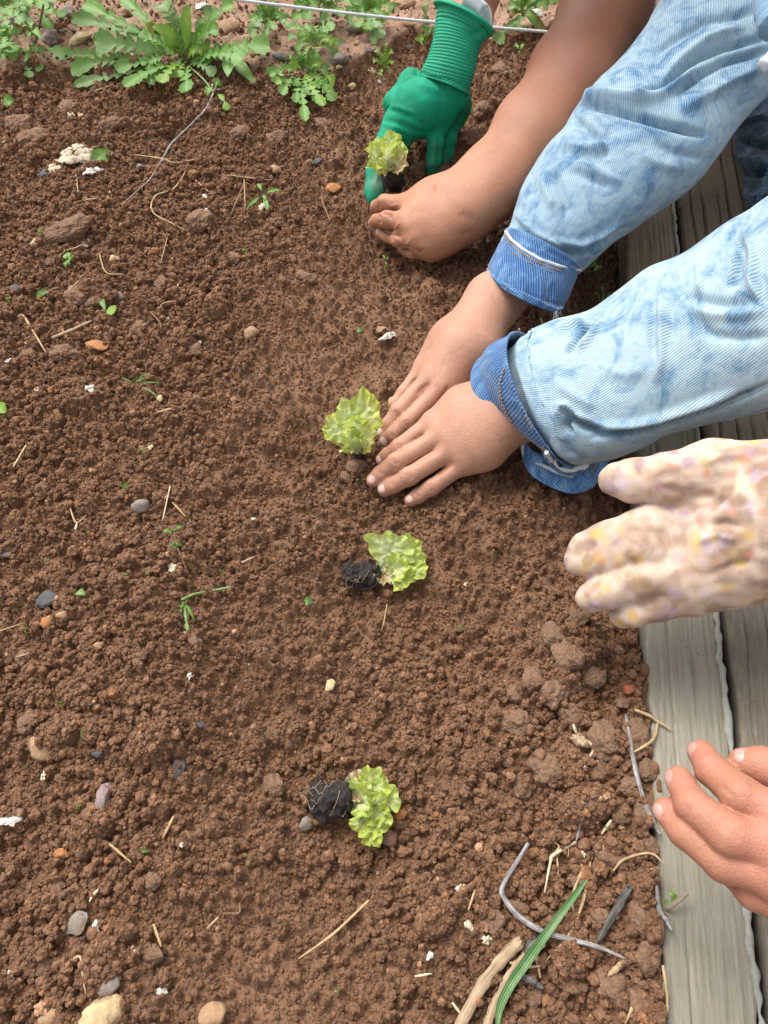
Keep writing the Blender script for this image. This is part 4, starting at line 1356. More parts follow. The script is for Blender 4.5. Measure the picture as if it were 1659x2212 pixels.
# the unbuttoned flap of the near cuff: a hanging band with white edges, a button and a pinched fold of cloth
def band(name, path, width_dir, width, mat, parent, thick=0.0022, nw=9, n=70, curl=0.0, label=None):
    p = spline(path, n)
    wd = spline(width_dir, n) if np.ndim(width_dir) == 2 else np.repeat(np.asarray(width_dir, dtype=np.float64)[None], n, 0)
    wd = unit(wd)
    ww = np.interp(np.linspace(0, 1, n), np.linspace(0, 1, np.size(width)), np.atleast_1d(width))
    tn = unit(np.gradient(p, axis=0))
    up = unit(np.cross(wd, tn))
    s = np.linspace(-0.5, 0.5, nw)
    v = p[:, None] + wd[:, None] * (ww[:, None] * s[None])[..., None] + up[:, None] * (curl * (4 * s * s)[None, :, None])
    v = v.reshape(-1, 3) + np.random.RandomState(1).randn(n * nw, 3) * 0.00008
    uv = np.stack([np.repeat(np.linspace(0, 0.2, n)[:, None], nw, 1).ravel(), np.repeat((s * np.mean(ww))[None], n, 0).ravel()], 1)
    me = mesh_np(name, v, grid_quads(n, nw))
    set_uv(me, uv)
    o = add(name, me, mat, parent, label=label)
    md = o.modifiers.new('thickness', 'SOLIDIFY'); md.thickness = thick; md.offset = 0
    return o


def B1(x, y, z):   # the enlargement of the flap
    return P((2000 + x / 3.687) * .553, (1650 + y / 3.687) * .553, z)


flap = band('cuff_flap', [B1(170, 210, 0.040), B1(190, 400, 0.034), B1(280, 570, 0.030), B1(480, 690, 0.028), B1(720, 790, 0.028), B1(900, 820, 0.030), B1(1080, 790, 0.036), B1(1210, 660, 0.045), B1(1310, 480, 0.056)],
            [(0.10, 0.10, 0.9), (0.0, 0.35, 0.8), (-0.05, 0.6, 0.6), (0.0, 0.75, 0.5), (0, 0.8, 0.45), (0, 0.8, 0.5), (-0.3, 0.6, 0.6), (-0.6, 0.3, 0.6), (-0.7, 0.1, 0.6)], [0.018, 0.022, 0.024, 0.026, 0.026, 0.026, 0.022, 0.020, 0.016], M_CUFF, sleeve2, 0.0022, label='unbuttoned cuff flap hanging open under the near sleeve')
seam('piping', spline([B1(160, 240, 0.042), B1(175, 420, 0.030), B1(250, 600, 0.022), B1(420, 700, 0.019), B1(660, 800, 0.018), B1(880, 845, 0.020), B1(1090, 810, 0.027), B1(1230, 670, 0.037), B1(1330, 490, 0.050)], 60), M_EDGE, sleeve2, 0.0029)
seam('piping', spline([B1(240, 635, 0.022), B1(340, 600, 0.029), B1(500, 650, 0.032), B1(700, 735, 0.032), B1(880, 770, 0.032)], 40), M_EDGE, sleeve2, 0.0024)
seam('piping', spline([B1(470, 150, 0.075), B1(520, 330, 0.060), B1(600, 530, 0.048), B1(720, 660, 0.043), B1(850, 690, 0.044), B1(960, 650, 0.048), B1(1050, 640, 0.050), B1(1090, 560, 0.054)], 50), M_EDGE, sleeve2, 0.0024)
band('flap_lining', [B1(480, 200, 0.070), B1(540, 420, 0.050), B1(700, 590, 0.040), B1(900, 620, 0.040), B1(1060, 560, 0.048)], [(1.0, 0.1, -0.2), (0.8, 0.5, 0), (0.3, 0.9, 0.1), (0, 1, 0.2), (-0.4, 0.8, 0.3)], [0.006, 0.014, 0.020, 0.020, 0.012], M_CUFF, sleeve2, 0.0018)
seam('stitching', spline([B1(290, 600, 0.0335), B1(450, 660, 0.0325), B1(650, 760, 0.0325), B1(890, 822, 0.0335)], 40), M_BLUETHREAD, sleeve2, 0.0008, 0.0028)
seam('stitching', spline([B1(1140, 720, 0.043), B1(1200, 620, 0.050), B1(1260, 520, 0.058)], 20), M_OCHRE, sleeve2, 0.0010, 0.0030)
# metal button: dished disc with a raised rim
rr = [0.0001, 0.0030, 0.0045, 0.0050, 0.0058, 0.0070, 0.0078, 0.0080, 0.0074, 0.0050, 0.0001]
zz = [0.0016, 0.0016, 0.0015, 0.0020, 0.0022, 0.0021, 0.0015, 0.0006, 0.0000, -0.0004, -0.0006]
a = np.linspace(0, 2 * np.pi, 40, endpoint=False)
v = np.stack([np.outer(rr, np.cos(a)), np.outer(rr, np.sin(a)), np.outer(zz, np.ones(40))], -1).reshape(-1, 3)
M_BUTTON = NT('dark metal button').set(Roughness=0.35, Metallic=0.6)
M_BUTTON.bsdf.inputs['Base Color'].default_value = (0.03, 0.035, 0.045, 1)
M_BUTTON = M_BUTTON.mat
bt = add('button', mesh_np('button', v, grid_quads(len(rr), 40, True)), M_BUTTON, sleeve2, label='dark metal cuff button with lettering round its rim')
bt.location = B1(755, 545, 0.0475)
bt.rotation_euler = Vector((0.15, -0.75, 0.9)).to_track_quat('Z', 'Y').to_euler()
M_LETTER = NT('pale engraved letters').set(Roughness=0.5)
M_LETTER.bsdf.inputs['Base Color'].default_value = (0.55, 0.57, 0.58, 1)
M_LETTER = M_LETTER.mat
dg_ = bpy.context.evaluated_depsgraph_get()
bt.data.materials.append(M_LETTER)
_bv, _bq = v, grid_quads(len(rr), 40, True)
lv, lt = [], []
nv_ = 0
for k, ch in enumerate('AKIVS'):
    cu = bpy.data.curves.new('letter', 'FONT')
    cu.body = ch
    cu.size = 0.0030
    cu.extrude = 0.00015
    cu.align_x = 'CENTER'; cu.align_y = 'CENTER'
    tmp = bpy.data.objects.new('letter', cu)
    m_ = bpy.data.meshes.new_from_object(tmp)
    an = -0.35 - k * 0.42
    co = np.array([x.co[:] for x in m_.vertices])
    ca, sa = math.cos(an + math.pi / 2), math.sin(an + math.pi / 2)
    lv.append(np.stack([co[:, 0] * ca - co[:, 1] * sa + 0.0064 * math.cos(an), co[:, 0] * sa + co[:, 1] * ca + 0.0064 * math.sin(an), co[:, 2] + 0.0023], 1))
    m_.calc_loop_triangles()
    lt.append(np.array([t_.vertices[:] for t_ in m_.loop_triangles]) + nv_)
    nv_ += len(co)
    bpy.data.objects.remove(tmp)
    bpy.data.meshes.remove(m_)
me = mesh_np('button', np.vstack([_bv] + lv), _bq, np.vstack(lt) + len(_bv))
me.materials.append(M_BUTTON); me.materials.append(M_LETTER)
mi = np.zeros(len(me.polygons), dtype=np.int32); mi[len(_bq):] = 1
me.polygons.foreach_set('material_index', mi)
bt.data = me
# the pinched fold of sleeve cloth above the button
pz = spline([B1(640, 130, 0.088), B1(690, 280, 0.080), B1(800, 390, 0.074), B1(960, 400, 0.072), B1(1100, 330, 0.072), B1(1170, 300, 0.071)], 50)
pr = np.interp(np.linspace(0, 1, 50), [0, 0.15, 0.45, 0.75, 0.92, 1], [0.0075, 0.0085, 0.0098, 0.0100, 0.0085, 0.0035])
v, q, t = tube(pz, pr, 36, True, 0.85)
v = v + np.zeros_like(v)
me = mesh_np('pinched_fold', v, q, t)
arc = np.linspace(0, 0.06, 50)
uvp = np.vstack([np.stack([np.repeat(arc[:, None], 36, 1).ravel(), np.repeat(np.linspace(0, 0.05, 36)[None], 50, 0).ravel()], 1), [[0, 0], [0, 0]]])
set_uv(me, uvp)
add('pinched_fold', me, M_DENIM2, sleeve2)
seam('stitching', spline([B1(850, 250, 0.086), B1(960, 270, 0.086), B1(1060, 330, 0.084), B1(1090, 420, 0.080)], 20), M_OCHRE, sleeve2, 0.0007, 0.0032)

# hem corner of the jacket at the picture's edge
M_HEM = M_EDGE
hem = seam('hem', spline([P(1654, -20, 0.30), P(1660, 30, 0.30), P(1668, 60, 0.30)], 12), M_DENIM, jacket_child, 0.010)
seam('hem', spline([P(1647, 143, 0.285), P(1658, 132, 0.287), P(1676, 112, 0.29), P(1700, 90, 0.30)], 12), M_EDGE, jacket_child, 0.0050)

# ================================================================== dark jeans beyond the boards
jn = [((1500, 60), (1840, 60), 0.02, 0.7), ((1530, 160), (1870, 160), 0.02, 0.7), ((1560, 260), (1900, 260), 0.018, 0.7), ((1578, 360), (1920, 360), 0.012, 0.7), ((1590, 460), (1940, 460), 0.008, 0.7), ((1600, 560), (1960, 560), 0.004, 0.7), ((1610, 680), (1990, 680), 0.0, 0.7)]
fj = [([(1590, 300), (1620, 310), (1659, 320)], 8, -0.006), ([(1580, 335), (1620, 350), (1659, 345)], 10, 0.006), ([(1590, 370), (1630, 378), (1665, 372)], 7, -0.008), ([(1585, 260), (1620, 262), (1659, 250)], 9, 0.006), ([(1600, 420), (1640, 430), (1680, 420)], 8, 0.005), ([(1595, 455), (1630, 462), (1680, 450)], 6, -0.005), ([(1660, 360), (1640, 420), (1618, 500)], 5, 0.003)]
dj = edge_tube(jn, 160, 140, 0.7, fj, 0.0030, seed=77)
jeans = cloth('jeans', dj, M_JEANS, jacket_child, 0.002, 'dark blue acid-washed jeans leg kneeling outside the boards')
seam('seam_stitching', on_surface(dj, [(1666, 352), (1652, 390), (1638, 430), (1626, 470), (1612, 520)], 0.0008), M_BLUETHREAD, jeans, 0.0016, 0.006)

# ================================================================== cuff of the green glove, the wrist in it and the care label
cg = [((719 + 690 / 3, 30 / 3), (719 + 1018 / 3, 165 / 3), 0.150, 0.85), ((719 + 686 / 3, 75 / 3), (719 + 1005 / 3, 205 / 3), 0.145, 0.85), ((719 + 672 / 3, 170 / 3), (719 + 965 / 3, 260 / 3), 0.136, 0.82), ((719 + 640 / 3, 300 / 3), (719 + 940 / 3, 360 / 3), 0.122, 0.8), ((719 + 605 / 3, 400 / 3), (719 + 915 / 3, 470 / 3), 0.108, 0.8), ((719 + 572 / 3, 470 / 3), (719 + 885 / 3, 560 / 3), 0.096, 0.8), ((719 + 560 / 3, 510 / 3), (719 + 872 / 3, 610 / 3), 0.090, 0.8)]


def rib(uv, ph):
    s = uv[:, 0]
    k = s / s.max()
    roll = 0.0034 * np.exp(-((k - 0.035) / 0.035) ** 2) - 0.0012 * np.exp(-((k - 0.11) / 0.03) ** 2)
    lines = 0.00042 * np.sin(s / 0.0031 * 2 * np.pi) * (1 - np.exp(-(k / 0.06) ** 2)) * (1 - sstep(0.93, 1.0, k))
    dots = 0.00042 * np.sin(ph * 46) * np.sin(s / 0.0031 * 2 * np.pi + 1.2) * (np.sin(ph) > 0.35) * (1 - np.exp(-(k / 0.08) ** 2))
    return roll + lines + dots


fcg = [(uvA([(990, 170), (940, 220), (900, 210)]), 7, -0.0030), (uvA([(1000, 230), (960, 260), (930, 250)]), 6, 0.0022), (uvA([(690, 110), (760, 130), (850, 160), (950, 200)]), 5, -0.0010)]
dg = edge_tube(cg, 330, 230, 0.82, fcg, 0.0006, rib, seed=31)
gcuff = cloth('cuff', dg, M_RIB, glove, 0.0022, 'ribbed green knitted cuff of the glove')
W = Limb(kp=0.02)
W.palm = [[(QA(640, 640, 0.072), 0.014), (QA(830, 170, 0.134), 0.0185), (QA(880, -60, 0.158), 0.0205), (QA(960, -420, 0.20), 0.025), (QA(1000, -800, 0.27), 0.031), (QA(1000, -800, 0.27) + np.array([0.08, 0.05, 0.16]), 0.036), (QA(1000, -800, 0.27) + np.array([0.16, 0.0, 0.34]), 0.042)],
          [(QA(720, 640, 0.070), 0.014), (QA(905, 180, 0.132), 0.0185), (QA(960, -60, 0.156), 0.0205), (QA(1040, -420, 0.20), 0.025), (QA(1080, -800, 0.27), 0.031), (QA(1080, -800, 0.27) + np.array([0.08, 0.05, 0.16]), 0.036), (QA(1080, -800, 0.27) + np.array([0.16, 0.0, 0.34]), 0.042)]]
build_limb('arm', W, 0.002, M_SKIN_B, glove_person, (), (), 2)
# care label curling out of the cuff
M_TAG = NT('white care label').set(Roughness=0.6)
_v = M_TAG.coord('UV')
_w = M_TAG.n('TexBrick')
_w.inputs['Scale'].default_value = 60
_w.inputs['Color1'].default_value = (0.10, 0.11, 0.14, 1); _w.inputs['Color2'].default_value = (0.16, 0.17, 0.2, 1); _w.inputs['Mortar'].default_value = (0.78, 0.80, 0.84, 1)
_w.inputs['Mortar Size'].default_value = 0.035; _w.inputs['Brick Width'].default_value = 0.35; _w.inputs['Row Height'].default_value = 0.11
M_TAG.l(_v, _w.inputs['Vector'])
M_TAG.color(M_TAG.mix(M_TAG.attr('print').outputs['Fac'], (0.78, 0.80, 0.84), _w.outputs['Color']))
M_TAG = M_TAG.mat
n, nw = 40, 14
p = spline([QA(880, 90, 0.156), QA(900, 30, 0.168), QA(920, -5, 0.174), QA(950, -14, 0.176), QA(970, 10, 0.172), QA(980, 60, 0.164), QA(982, 130, 0.152)], n)
wd = unit(np.array([-0.75, 0.35, 0.45]))
s = np.linspace(-0.5, 0.5, nw)
v = (p[:, None] + wd[None, None] * (0.024 * s)[None, :, None]).reshape(-1, 3)
me = mesh_np('care_label', v, grid_quads(n, nw))
set_uv(me, np.stack([np.repeat(np.linspace(0, 0.07, n)[:, None], nw, 1).ravel(), np.repeat((0.03 * s)[None], n, 0).ravel()], 1))
S_, T_ = np.meshgrid(s, np.linspace(0, 1, n), indexing='xy')
vattr(me, 'print', ((np.abs(S_) < 0.40) & (T_ > 0.55) & (T_ < 0.93)).astype(float).ravel())
tg = add('care_label', me, M_TAG, glove, label='white printed care label curling out of the green cuff')
md = tg.modifiers.new('thickness', 'SOLIDIFY'); md.thickness = 0.0006

# ================================================================== flowered glove hovering over the boards
M_FLOWER = NT('flowered cotton glove').set(Roughness=0.85)
_v = M_FLOWER.coord('Object')
_n1 = M_FLOWER.noise(_v, 38, 3, 0.5, 0.6)
c = M_FLOWER.ramp(_n1, [(0.32, (0.26, 0.17, 0.125)), (0.46, (0.41, 0.29, 0.215)), (0.60, (0.52, 0.40, 0.315))])
for sc_, thr, colr, off in ((72, 0.30, (0.28, 0.17, 0.25), 3.1), (66, 0.29, (0.50, 0.33, 0.07), 7.7), (80, 0.24, (0.48, 0.18, 0.10), 12.3), (70, 0.32, (0.44, 0.36, 0.44), 17.9), (60, 0.34, (0.24, 0.15, 0.095), 23.0)):
    mp = M_FLOWER.n('Mapping'); mp.inputs['Location'].default_value = (off, off * 0.7, off * 1.3)
    M_FLOWER.l(_v, mp.inputs['Vector'])
    vo = M_FLOWER.n('TexVoronoi'); vo.inputs['Scale'].default_value = sc_; vo.inputs['Randomness'].default_value = 1.0
    wob = M_FLOWER.n('TexNoise'); wob.inputs['Scale'].default_value = 120
    M_FLOWER.l(mp.outputs[0], wob.inputs['Vector'])
    ad = M_FLOWER.n('VectorMath', operation='SCALE'); ad.inputs['Scale'].default_value = 0.006
    M_FLOWER.l(wob.outputs['Color'], ad.inputs[0])
    a2 = M_FLOWER.n('VectorMath', operation='ADD')
    M_FLOWER.l(mp.outputs[0], a2.inputs[0]); M_FLOWER.l(ad.outputs[0], a2.inputs[1])
    M_FLOWER.l(a2.outputs[0], vo.inputs['Vector'])
    msk = M_FLOWER.ramp(vo.outputs['Distance'], [(thr - 0.10, 1.0), (thr + 0.14, 0.0)])
    gate = M_FLOWER.ramp(M_FLOWER.noise(mp.outputs[0], 17, 2), [(0.44, 0.0), (0.54, 1.0)])
    c = M_FLOWER.mix(M_FLOWER.math('MULTIPLY', M_FLOWER.math('MULTIPLY', msk, gate), 0.68), c, colr)
M_FLOWER.color(c)
M_FLOWER.bump(M_FLOWER.noise(_v, 700, 3), 0.3, 0.0006)
M_FLOWER = M_FLOWER.mat
flower_person = person('hand in a cream flowered gardening glove held over the boards at the right', None)
L = Limb(kp=0.024, kf=0.0015, kj=0.008, kseg=0.006)
zf = 0.125
L.palm = [[(Q5(1900, 560, zf + .035), 0.030), (Q5(1500, 640, zf + .015), 0.026), (Q5(1150, 800, zf), 0.020)],
          [(Q5(1950, 700, zf + .03), 0.030), (Q5(1500, 850, zf + .01), 0.026), (Q5(1080, 1000, zf - .005), 0.020)],
          [(Q5(1950, 800, zf + .02), 0.030), (Q5(1500, 1000, zf), 0.024), (Q5(1080, 1180, zf - .012), 0.018)],
          [(Q5(1900, 900, zf + .01), 0.028), (Q5(1450, 1120, zf - .01), 0.020), (Q5(1120, 1310, zf - .02), 0.015)],
          [(Q5(1900, 620, zf + .035), 0.036), (Q5(2350, 520, zf + .07), 0.036), (Q5(3000, 380, zf + .13), 0.042)]]
L.fingers = [[(Q5(1550, 470, zf + .030), 0.0251), (Q5(1250, 430, zf + .028), 0.0209), (Q5(950, 500, zf + .022), 0.0181), (Q5(700, 510, zf + .012), 0.0158), (Q5(575, 508, zf + .006), 0.0135)],
             [(Q5(1150, 830, zf), 0.0177), (Q5(800, 850, zf - .002), 0.0158), (Q5(520, 950, zf - .012), 0.0144), (Q5(330, 1010, zf - .026), 0.0126)],
             [(Q5(1080, 1010, zf - .006), 0.0167), (Q5(750, 1020, zf - .006), 0.0149), (Q5(450, 1090, zf - .020), 0.0135), (Q5(300, 1090, zf - .032), 0.0121)],
             [(Q5(1080, 1180, zf - .012), 0.0158), (Q5(750, 1220, zf - .014), 0.0140), (Q5(500, 1310, zf - .026), 0.0126), (Q5(380, 1350, zf - .036), 0.0112)],
             [(Q5(1120, 1310, zf - .02), 0.0140), (Q5(880, 1390, zf - .026), 0.0121), (Q5(700, 1450, zf - .034), 0.0110), (Q5(610, 1480, zf - .042), 0.0098)]]
fold = [([(1161 + .3 * x, 885 + .3 * y) for x, y in l], w, a_) for l, w, a_ in (
    ([(900, 560), (1100, 620), (1300, 620)], 9, -0.0030), ([(1200, 380), (1350, 330), (1500, 330)], 10, 0.0025), ([(900, 900), (950, 1000), (930, 1100)], 8, -0.0020), ([(1250, 820), (1350, 810), (1450, 850)], 9, -0.0045),
    ([(1080, 720), (1200, 700), (1350, 640)], 8, -0.0040), ([(1150, 950), (1300, 900), (1450, 940)], 10, 0.0030), ([(700, 930), (650, 1060), (720, 1180)], 8, -0.0015), ([(1250, 1180), (1400, 1120), (1550, 1100)], 9, -0.0020))]
flower_glove = build_limb('glove', L, 0.0017, M_FLOWER, flower_person, fold, (), 3, 0.0010)

# ================================================================== lowest hand, fingers curled, over the pale board
curl_person = person('bare hand with curled fingers held over the pale board at the lower right', None)
L = Limb(kp=0.02, kf=0.0014, kj=0.008)
zc = 0.150
mcp = [Q6(1330, 860, zc + .016), Q6(1330, 1060, zc + .014), Q6(1330, 1260, zc + .008), Q6(1360, 1440, zc - .002)]
L.palm = [[(Q6(1750, 1000, zc + .02), 0.020), (mcp[0], 0.0115)], [(Q6(1760, 1120, zc + .02), 0.020), (mcp[1], 0.0118)], [(Q6(1770, 1250, zc + .014), 0.020), (mcp[2], 0.0112)], [(Q6(1780, 1350, zc + .006), 0.018), (mcp[3], 0.0100)],
          [(Q6(1760, 1040, zc + .02), 0.021), (Q6(2300, 1150, zc + .05), 0.025), (Q6(3000, 1250, zc + .10), 0.03)], [(Q6(1770, 1260, zc + .016), 0.021), (Q6(2300, 1350, zc + .05), 0.025), (Q6(3000, 1450, zc + .10), 0.03)]]
f1_ = [(mcp[0], 0.0105), (Q6(1010, 690, zc + .010), 0.0106), (Q6(820, 525, zc - .004), 0.0092), (Q6(745, 410, zc - .014), 0.0078)]
f2_ = [(mcp[1], 0.0108), (Q6(940, 960, zc + .010), 0.0111), (Q6(690, 760, zc + .000), 0.0094), (Q6(600, 590, zc - .012), 0.0080)]
f3_ = [(mcp[2], 0.0100), (Q6(900, 1130, zc - .002), 0.0109), (Q6(640, 930, zc - .010), 0.0092), (Q6(515, 795, zc - .018), 0.0078)]
f4_ = [(mcp[3], 0.0092), (Q6(1100, 1330, zc - .012), 0.0097), (Q6(960, 1200, zc - .024), 0.0083), (Q6(900, 1120, zc - .032), 0.0071)]
th_ = [(Q6(1700, 850, zc + .02), 0.0177), (Q6(1400, 600, zc + .012), 0.0124), (Q6(1150, 500, zc + .004), 0.0109), (Q6(1030, 478, zc), 0.0087)]
L.fingers = [f1_, f2_, f3_, f4_, th_]
spots = [((1271.9 + .325 * x, 1493 + .325 * y), r, t) for x, y, r, t in ((750, 420, 25, .5), (600, 600, 25, .45), (520, 800, 25, .4), (700, 770, 25, .25), (850, 540, 25, .25), (1150, 1000, 50, .15), (1150, 800, 50, .15), (1100, 1180, 40, .2), (1010, 1350, 60, .2))]
arm_c = build_limb('arm', L, 0.0011, M_SKIN_C, curl_person, [([(1271.9 + .325 * x, 1493 + .325 * y) for x, y in l], w, a_) for l, w, a_ in (([(900, 900), (960, 960), (1010, 1000)], 6, -0.0006), ([(880, 640), (960, 690)], 6, -0.0005))], spots)
nail(arm_c, f3_[-2][0], f3_[-1][0], f3_[-1][1], (-0.9, -0.2, 0.45), M_NAIL_C, 0.0095)
nail(arm_c, f2_[-2][0], f2_[-1][0], f2_[-1][1], (-0.9, 0.0, 0.3), M_NAIL_C, 0.0095)
nail(arm_c, f1_[-2][0], f1_[-1][0], f1_[-1][1], (-0.8, 0.1, 0.4), M_NAIL_C, 0.0092)
nail(arm_c, th_[-2][0], th_[-1][0], th_[-1][1], (0.0, 0.25, 0.95), M_NAIL_C, 0.0125)

# ------------------------------------------------------------------ leaves
def leaf_material(name, edge, mid, spot=None, transl=0.42, rough=0.5):
    m = NT(name)
    v = m.coord('Object')
    a = m.attr('across')
    n1 = m.noise(v, 120, 4, 0.6)
    k = m.math('ADD', a.outputs['Fac'], m.math('MULTIPLY', m.math('SUBTRACT', n1, 0.5), 0.8))
    c = m.ramp(k, [(0.15, mid), (0.75, edge)])
    n2 = m.noise(v, 45, 3)
    c = m.mix(1.0, c, m.ramp(n2, [(0.3, (0.82, 0.86, 0.75)), (0.7, (1.12, 1.08, 1.1))]), 'MULTIPLY')
    c = m.mix(m.math('MULTIPLY', m.attr('vein').outputs['Fac'], 0.7), c, tuple(min(1, x * 1.15 + 0.06) for x in mid))
    if spot:
        c = m.mix(m.ramp(m.noise(v, 95, 4, 0.65), [(0.54, 0.0), (0.66, 0.9)]), c, spot)
    m.color(c)
    m.set(Roughness=rough)
    m.bsdf.inputs['Specular IOR Level'].default_value = 0.35
    tr = m.n('BsdfTranslucent')
    m.l(c, tr.inputs['Color'])
    mx = m.n('MixShader')
    mx.inputs[0].default_value = transl
    out = [x for x in m.nt.nodes if x.type == 'OUTPUT_MATERIAL'][0]
    m.l(m.bsdf.outputs[0], mx.inputs[1]); m.l(tr.outputs[0], mx.inputs[2]); m.l(mx.outputs[0], out.inputs['Surface'])
    vein = m.n('TexWave', wave_type='BANDS', bands_direction='DIAGONAL')
    vein.inputs['Scale'].default_value = 60; vein.inputs['Distortion'].default_value = 4
    m.l(v, vein.inputs['Vector'])
    m.bump(m.math('ADD', m.math('MULTIPLY', vein.outputs['Fac'], 0.5), n1), 0.35, 0.0008)
    return m.mat


M_LETT = leaf_material('lettuce leaf', (0.49, 0.57, 0.10), (0.62, 0.67, 0.38))
M_LETT_PALE = leaf_material('pale lettuce leaf', (0.50, 0.60, 0.16), (0.62, 0.68, 0.40))
M_LETT_CREAM = leaf_material('wilting cream leaf', (0.60, 0.53, 0.25), (0.62, 0.58, 0.40), (0.36, 0.19, 0.06))
M_LETT_BROWN = leaf_material('withered brown leaf', (0.62, 0.55, 0.36), (0.46, 0.30, 0.15), (0.28, 0.15, 0.06))
M_WEED = leaf_material('weed leaf', (0.125, 0.275, 0.042), (0.195, 0.345, 0.095), None, 0.3)
M_WEED_GREY = leaf_material('grey-green weed leaf', (0.140, 0.265, 0.072), (0.215, 0.335, 0.125), None, 0.3)
M_WEED_YEL = leaf_material('yellow-green leaf', (0.190, 0.350, 0.040), (0.260, 0.390, 0.090), None, 0.35)
M_WEED_OLD = leaf_material('fading leaf', (0.270, 0.240, 0.030), (0.300, 0.280, 0.080), (0.20, 0.12, 0.03), 0.3)
M_STEM = plain('plant stem', (0.16, 0.26, 0.08), 0.6, 0.3, 300)
M_PLUG = plain('black potting compost', (0.022, 0.016, 0.013), 0.95, 0.7, 260, 0.9)
M_ROOT = plain('pale roots', (0.22, 0.165, 0.115), 0.8, 0.3, 400)


def frill_leaf(parent, base, tip, width, mat, bend=0.0, cup=0.25, ruf=0.004, nf=5.0, seed=0, up=(0, -0.35, 0.95), nt=44, ns=33):
    """a frilled lettuce leaf from base to tip (points), width = half width"""
    r_ = random.Random(seed)
    base, tip = np.asarray(base), np.asarray(tip)
    L_ = np.linalg.norm(tip - base)
    d = (tip - base) / L_
    up = np.asarray(up, dtype=np.float64)
    n = unit(up - d * (up @ d))
    sd = np.cross(d, n)
    nq, na = 18, 120
    q = np.linspace(0, 1, nq)[:, None] ** 0.8
    th = np.linspace(0, 2 * np.pi, na, endpoint=False)[None, :]
    ph = [r_.random() * 6.28 for _ in range(6)]
    co, si = np.cos(th), np.sin(th)
    neck = 1 - 0.62 * np.clip(-co, 0, 1) ** 1.3
    rad = 1 + 0.10 * np.sin(3 * th + ph[0]) + 0.05 * np.sin(6 * th + ph[1]) + 0.022 * np.sin(15 * th + ph[2]) + 0.010 * np.sin(27 * th + ph[3])
    rad = np.where(co < -0.75, 1 + (rad - 1) * 0.2, rad)
    free = sstep(-0.95, -0.3, co)
    amp = 0.85 * ruf * (q ** 3.6) * free
    rip = 0.8 * np.sin(5 * th + ph[4]) + 0.9 * np.sin(10 * th + ph[5]) + 0.3 * np.sin(17 * th + ph[0])
    a_ = 0.50 * L_ * rad * q * (1 + 0.05 * np.cos(8 * th + ph[1]) * q)
    x = 0.53 * L_ + a_ * co
    y = width * rad * neck * q * si * (1 + 0.10 * np.sin(7 * th + ph[2]) * q ** 3)
    t = np.clip(x / L_, 0, 1)
    z = cup * width * (y / width) ** 2 + bend * L_ * t * t + amp * rip + 0.0010 * noise2(x, y, 260, seed) + 0.0006 * noise2(x, y, 600, seed + 3) + 0.0010 * np.exp(-(y / (0.10 * width)) ** 2) * -1
    pt = base + d * x[..., None] + sd * y[..., None] + n * z[..., None]
    me = mesh_np('leaf', pt.reshape(-1, 3), grid_quads(nq, na, True))
    vattr(me, 'across', np.clip(0.9 * q * (0.35 + 0.65 * free) + 0.0 * th, 0, 1).ravel())
    phi = np.arctan2(y / width, np.maximum(x / L_, 1e-3) * 1.4)
    vein = sum(np.exp(-((phi - p0 - 0.10 * np.sin(3 * x / L_ + p0 * 9)) / 0.035) ** 2) for p0 in (-0.95, -0.62, -0.34, 0.0, 0.30, 0.58, 0.9))
    vattr(me, 'vein', np.clip(vein * (1 - 0.7 * q) * 1.2, 0, 1).ravel())
    return add('leaf', me, mat, parent)


def thing(name, label, cat, group=None):
    e = bpy.data.objects.new(name, None)
    scene.collection.objects.link(e)
    e.empty_display_size = 0.02
    e['label'] = label; e['category'] = cat
    if group: e['group'] = group
    return e


def root_plug(parent, a, b, ra, rb, seed, strands=15):
    a, b = np.asarray(a), np.asarray(b)
    n = 60
    path = spline([a, (a + b) / 2 + np.array([0, 0, 0.001]), b], n)
    t = np.linspace(0, 1, n)
    r = (ra + (rb - ra) * t) * np.sqrt(np.clip(1 - (np.clip(0.25 - t, 0, 1) / 0.25) ** 2 * 0.85, 0.1, 1)) * np.sqrt(np.clip(1 - (np.clip(t - 0.9, 0, 1) / 0.10) ** 2 * 0.5, 0.1, 1))
    v, q, tr = tube(path, r, 54)
    v = v + unit(v - np.vstack([np.repeat(path, 54, 0), path[:1], path[-1:]])) * (0.0030 * noise3(v, 75, seed + 2) + 0.0028 * noise3(v, 200, seed) + 0.0024 * noise3(v, 430, seed + 1))[:, None]
    plug = add('root_plug', mesh_np('root_plug', v, q, tr), M_PLUG, parent, label='black plug of potting compost bound by roots')
    rs = random.Random(seed)
    parts = []
    ax = unit(b - a)
    u = unit(np.cross(ax, [0, 0, 1.0])); w = np.cross(u, ax)
    for k in range(strands):
        t0 = rs.random() * 0.95 - 0.08
        ang = rs.uniform(0, 6.28)
        pts = []
        for j in range(7):
            tt = min(1.0, max(-0.12, t0 + (j - 3) * 0.055 + rs.uniform(-0.05, 0.05)))
            rr_ = (ra + (rb - ra) * tt) * 1.06 + rs.uniform(-0.0005, 0.0030)
            ang += rs.uniform(-0.25, 0.45)
            pts.append(a + (b - a) * tt + (u * math.cos(ang) + w * math.sin(ang)) * rr_)
        parts.append(tube(spline(pts, 22), 0.00018 + 0.00016 * rs.random(), 5))
    v, q, tr = join_parts(parts)
    add('roots', mesh_np('roots', v, q, tr), M_ROOT, parent, kind='stuff')
    return plug


def UVc(ox, oy, k):
    return lambda x, y: (ox + k * x, oy + k * y)


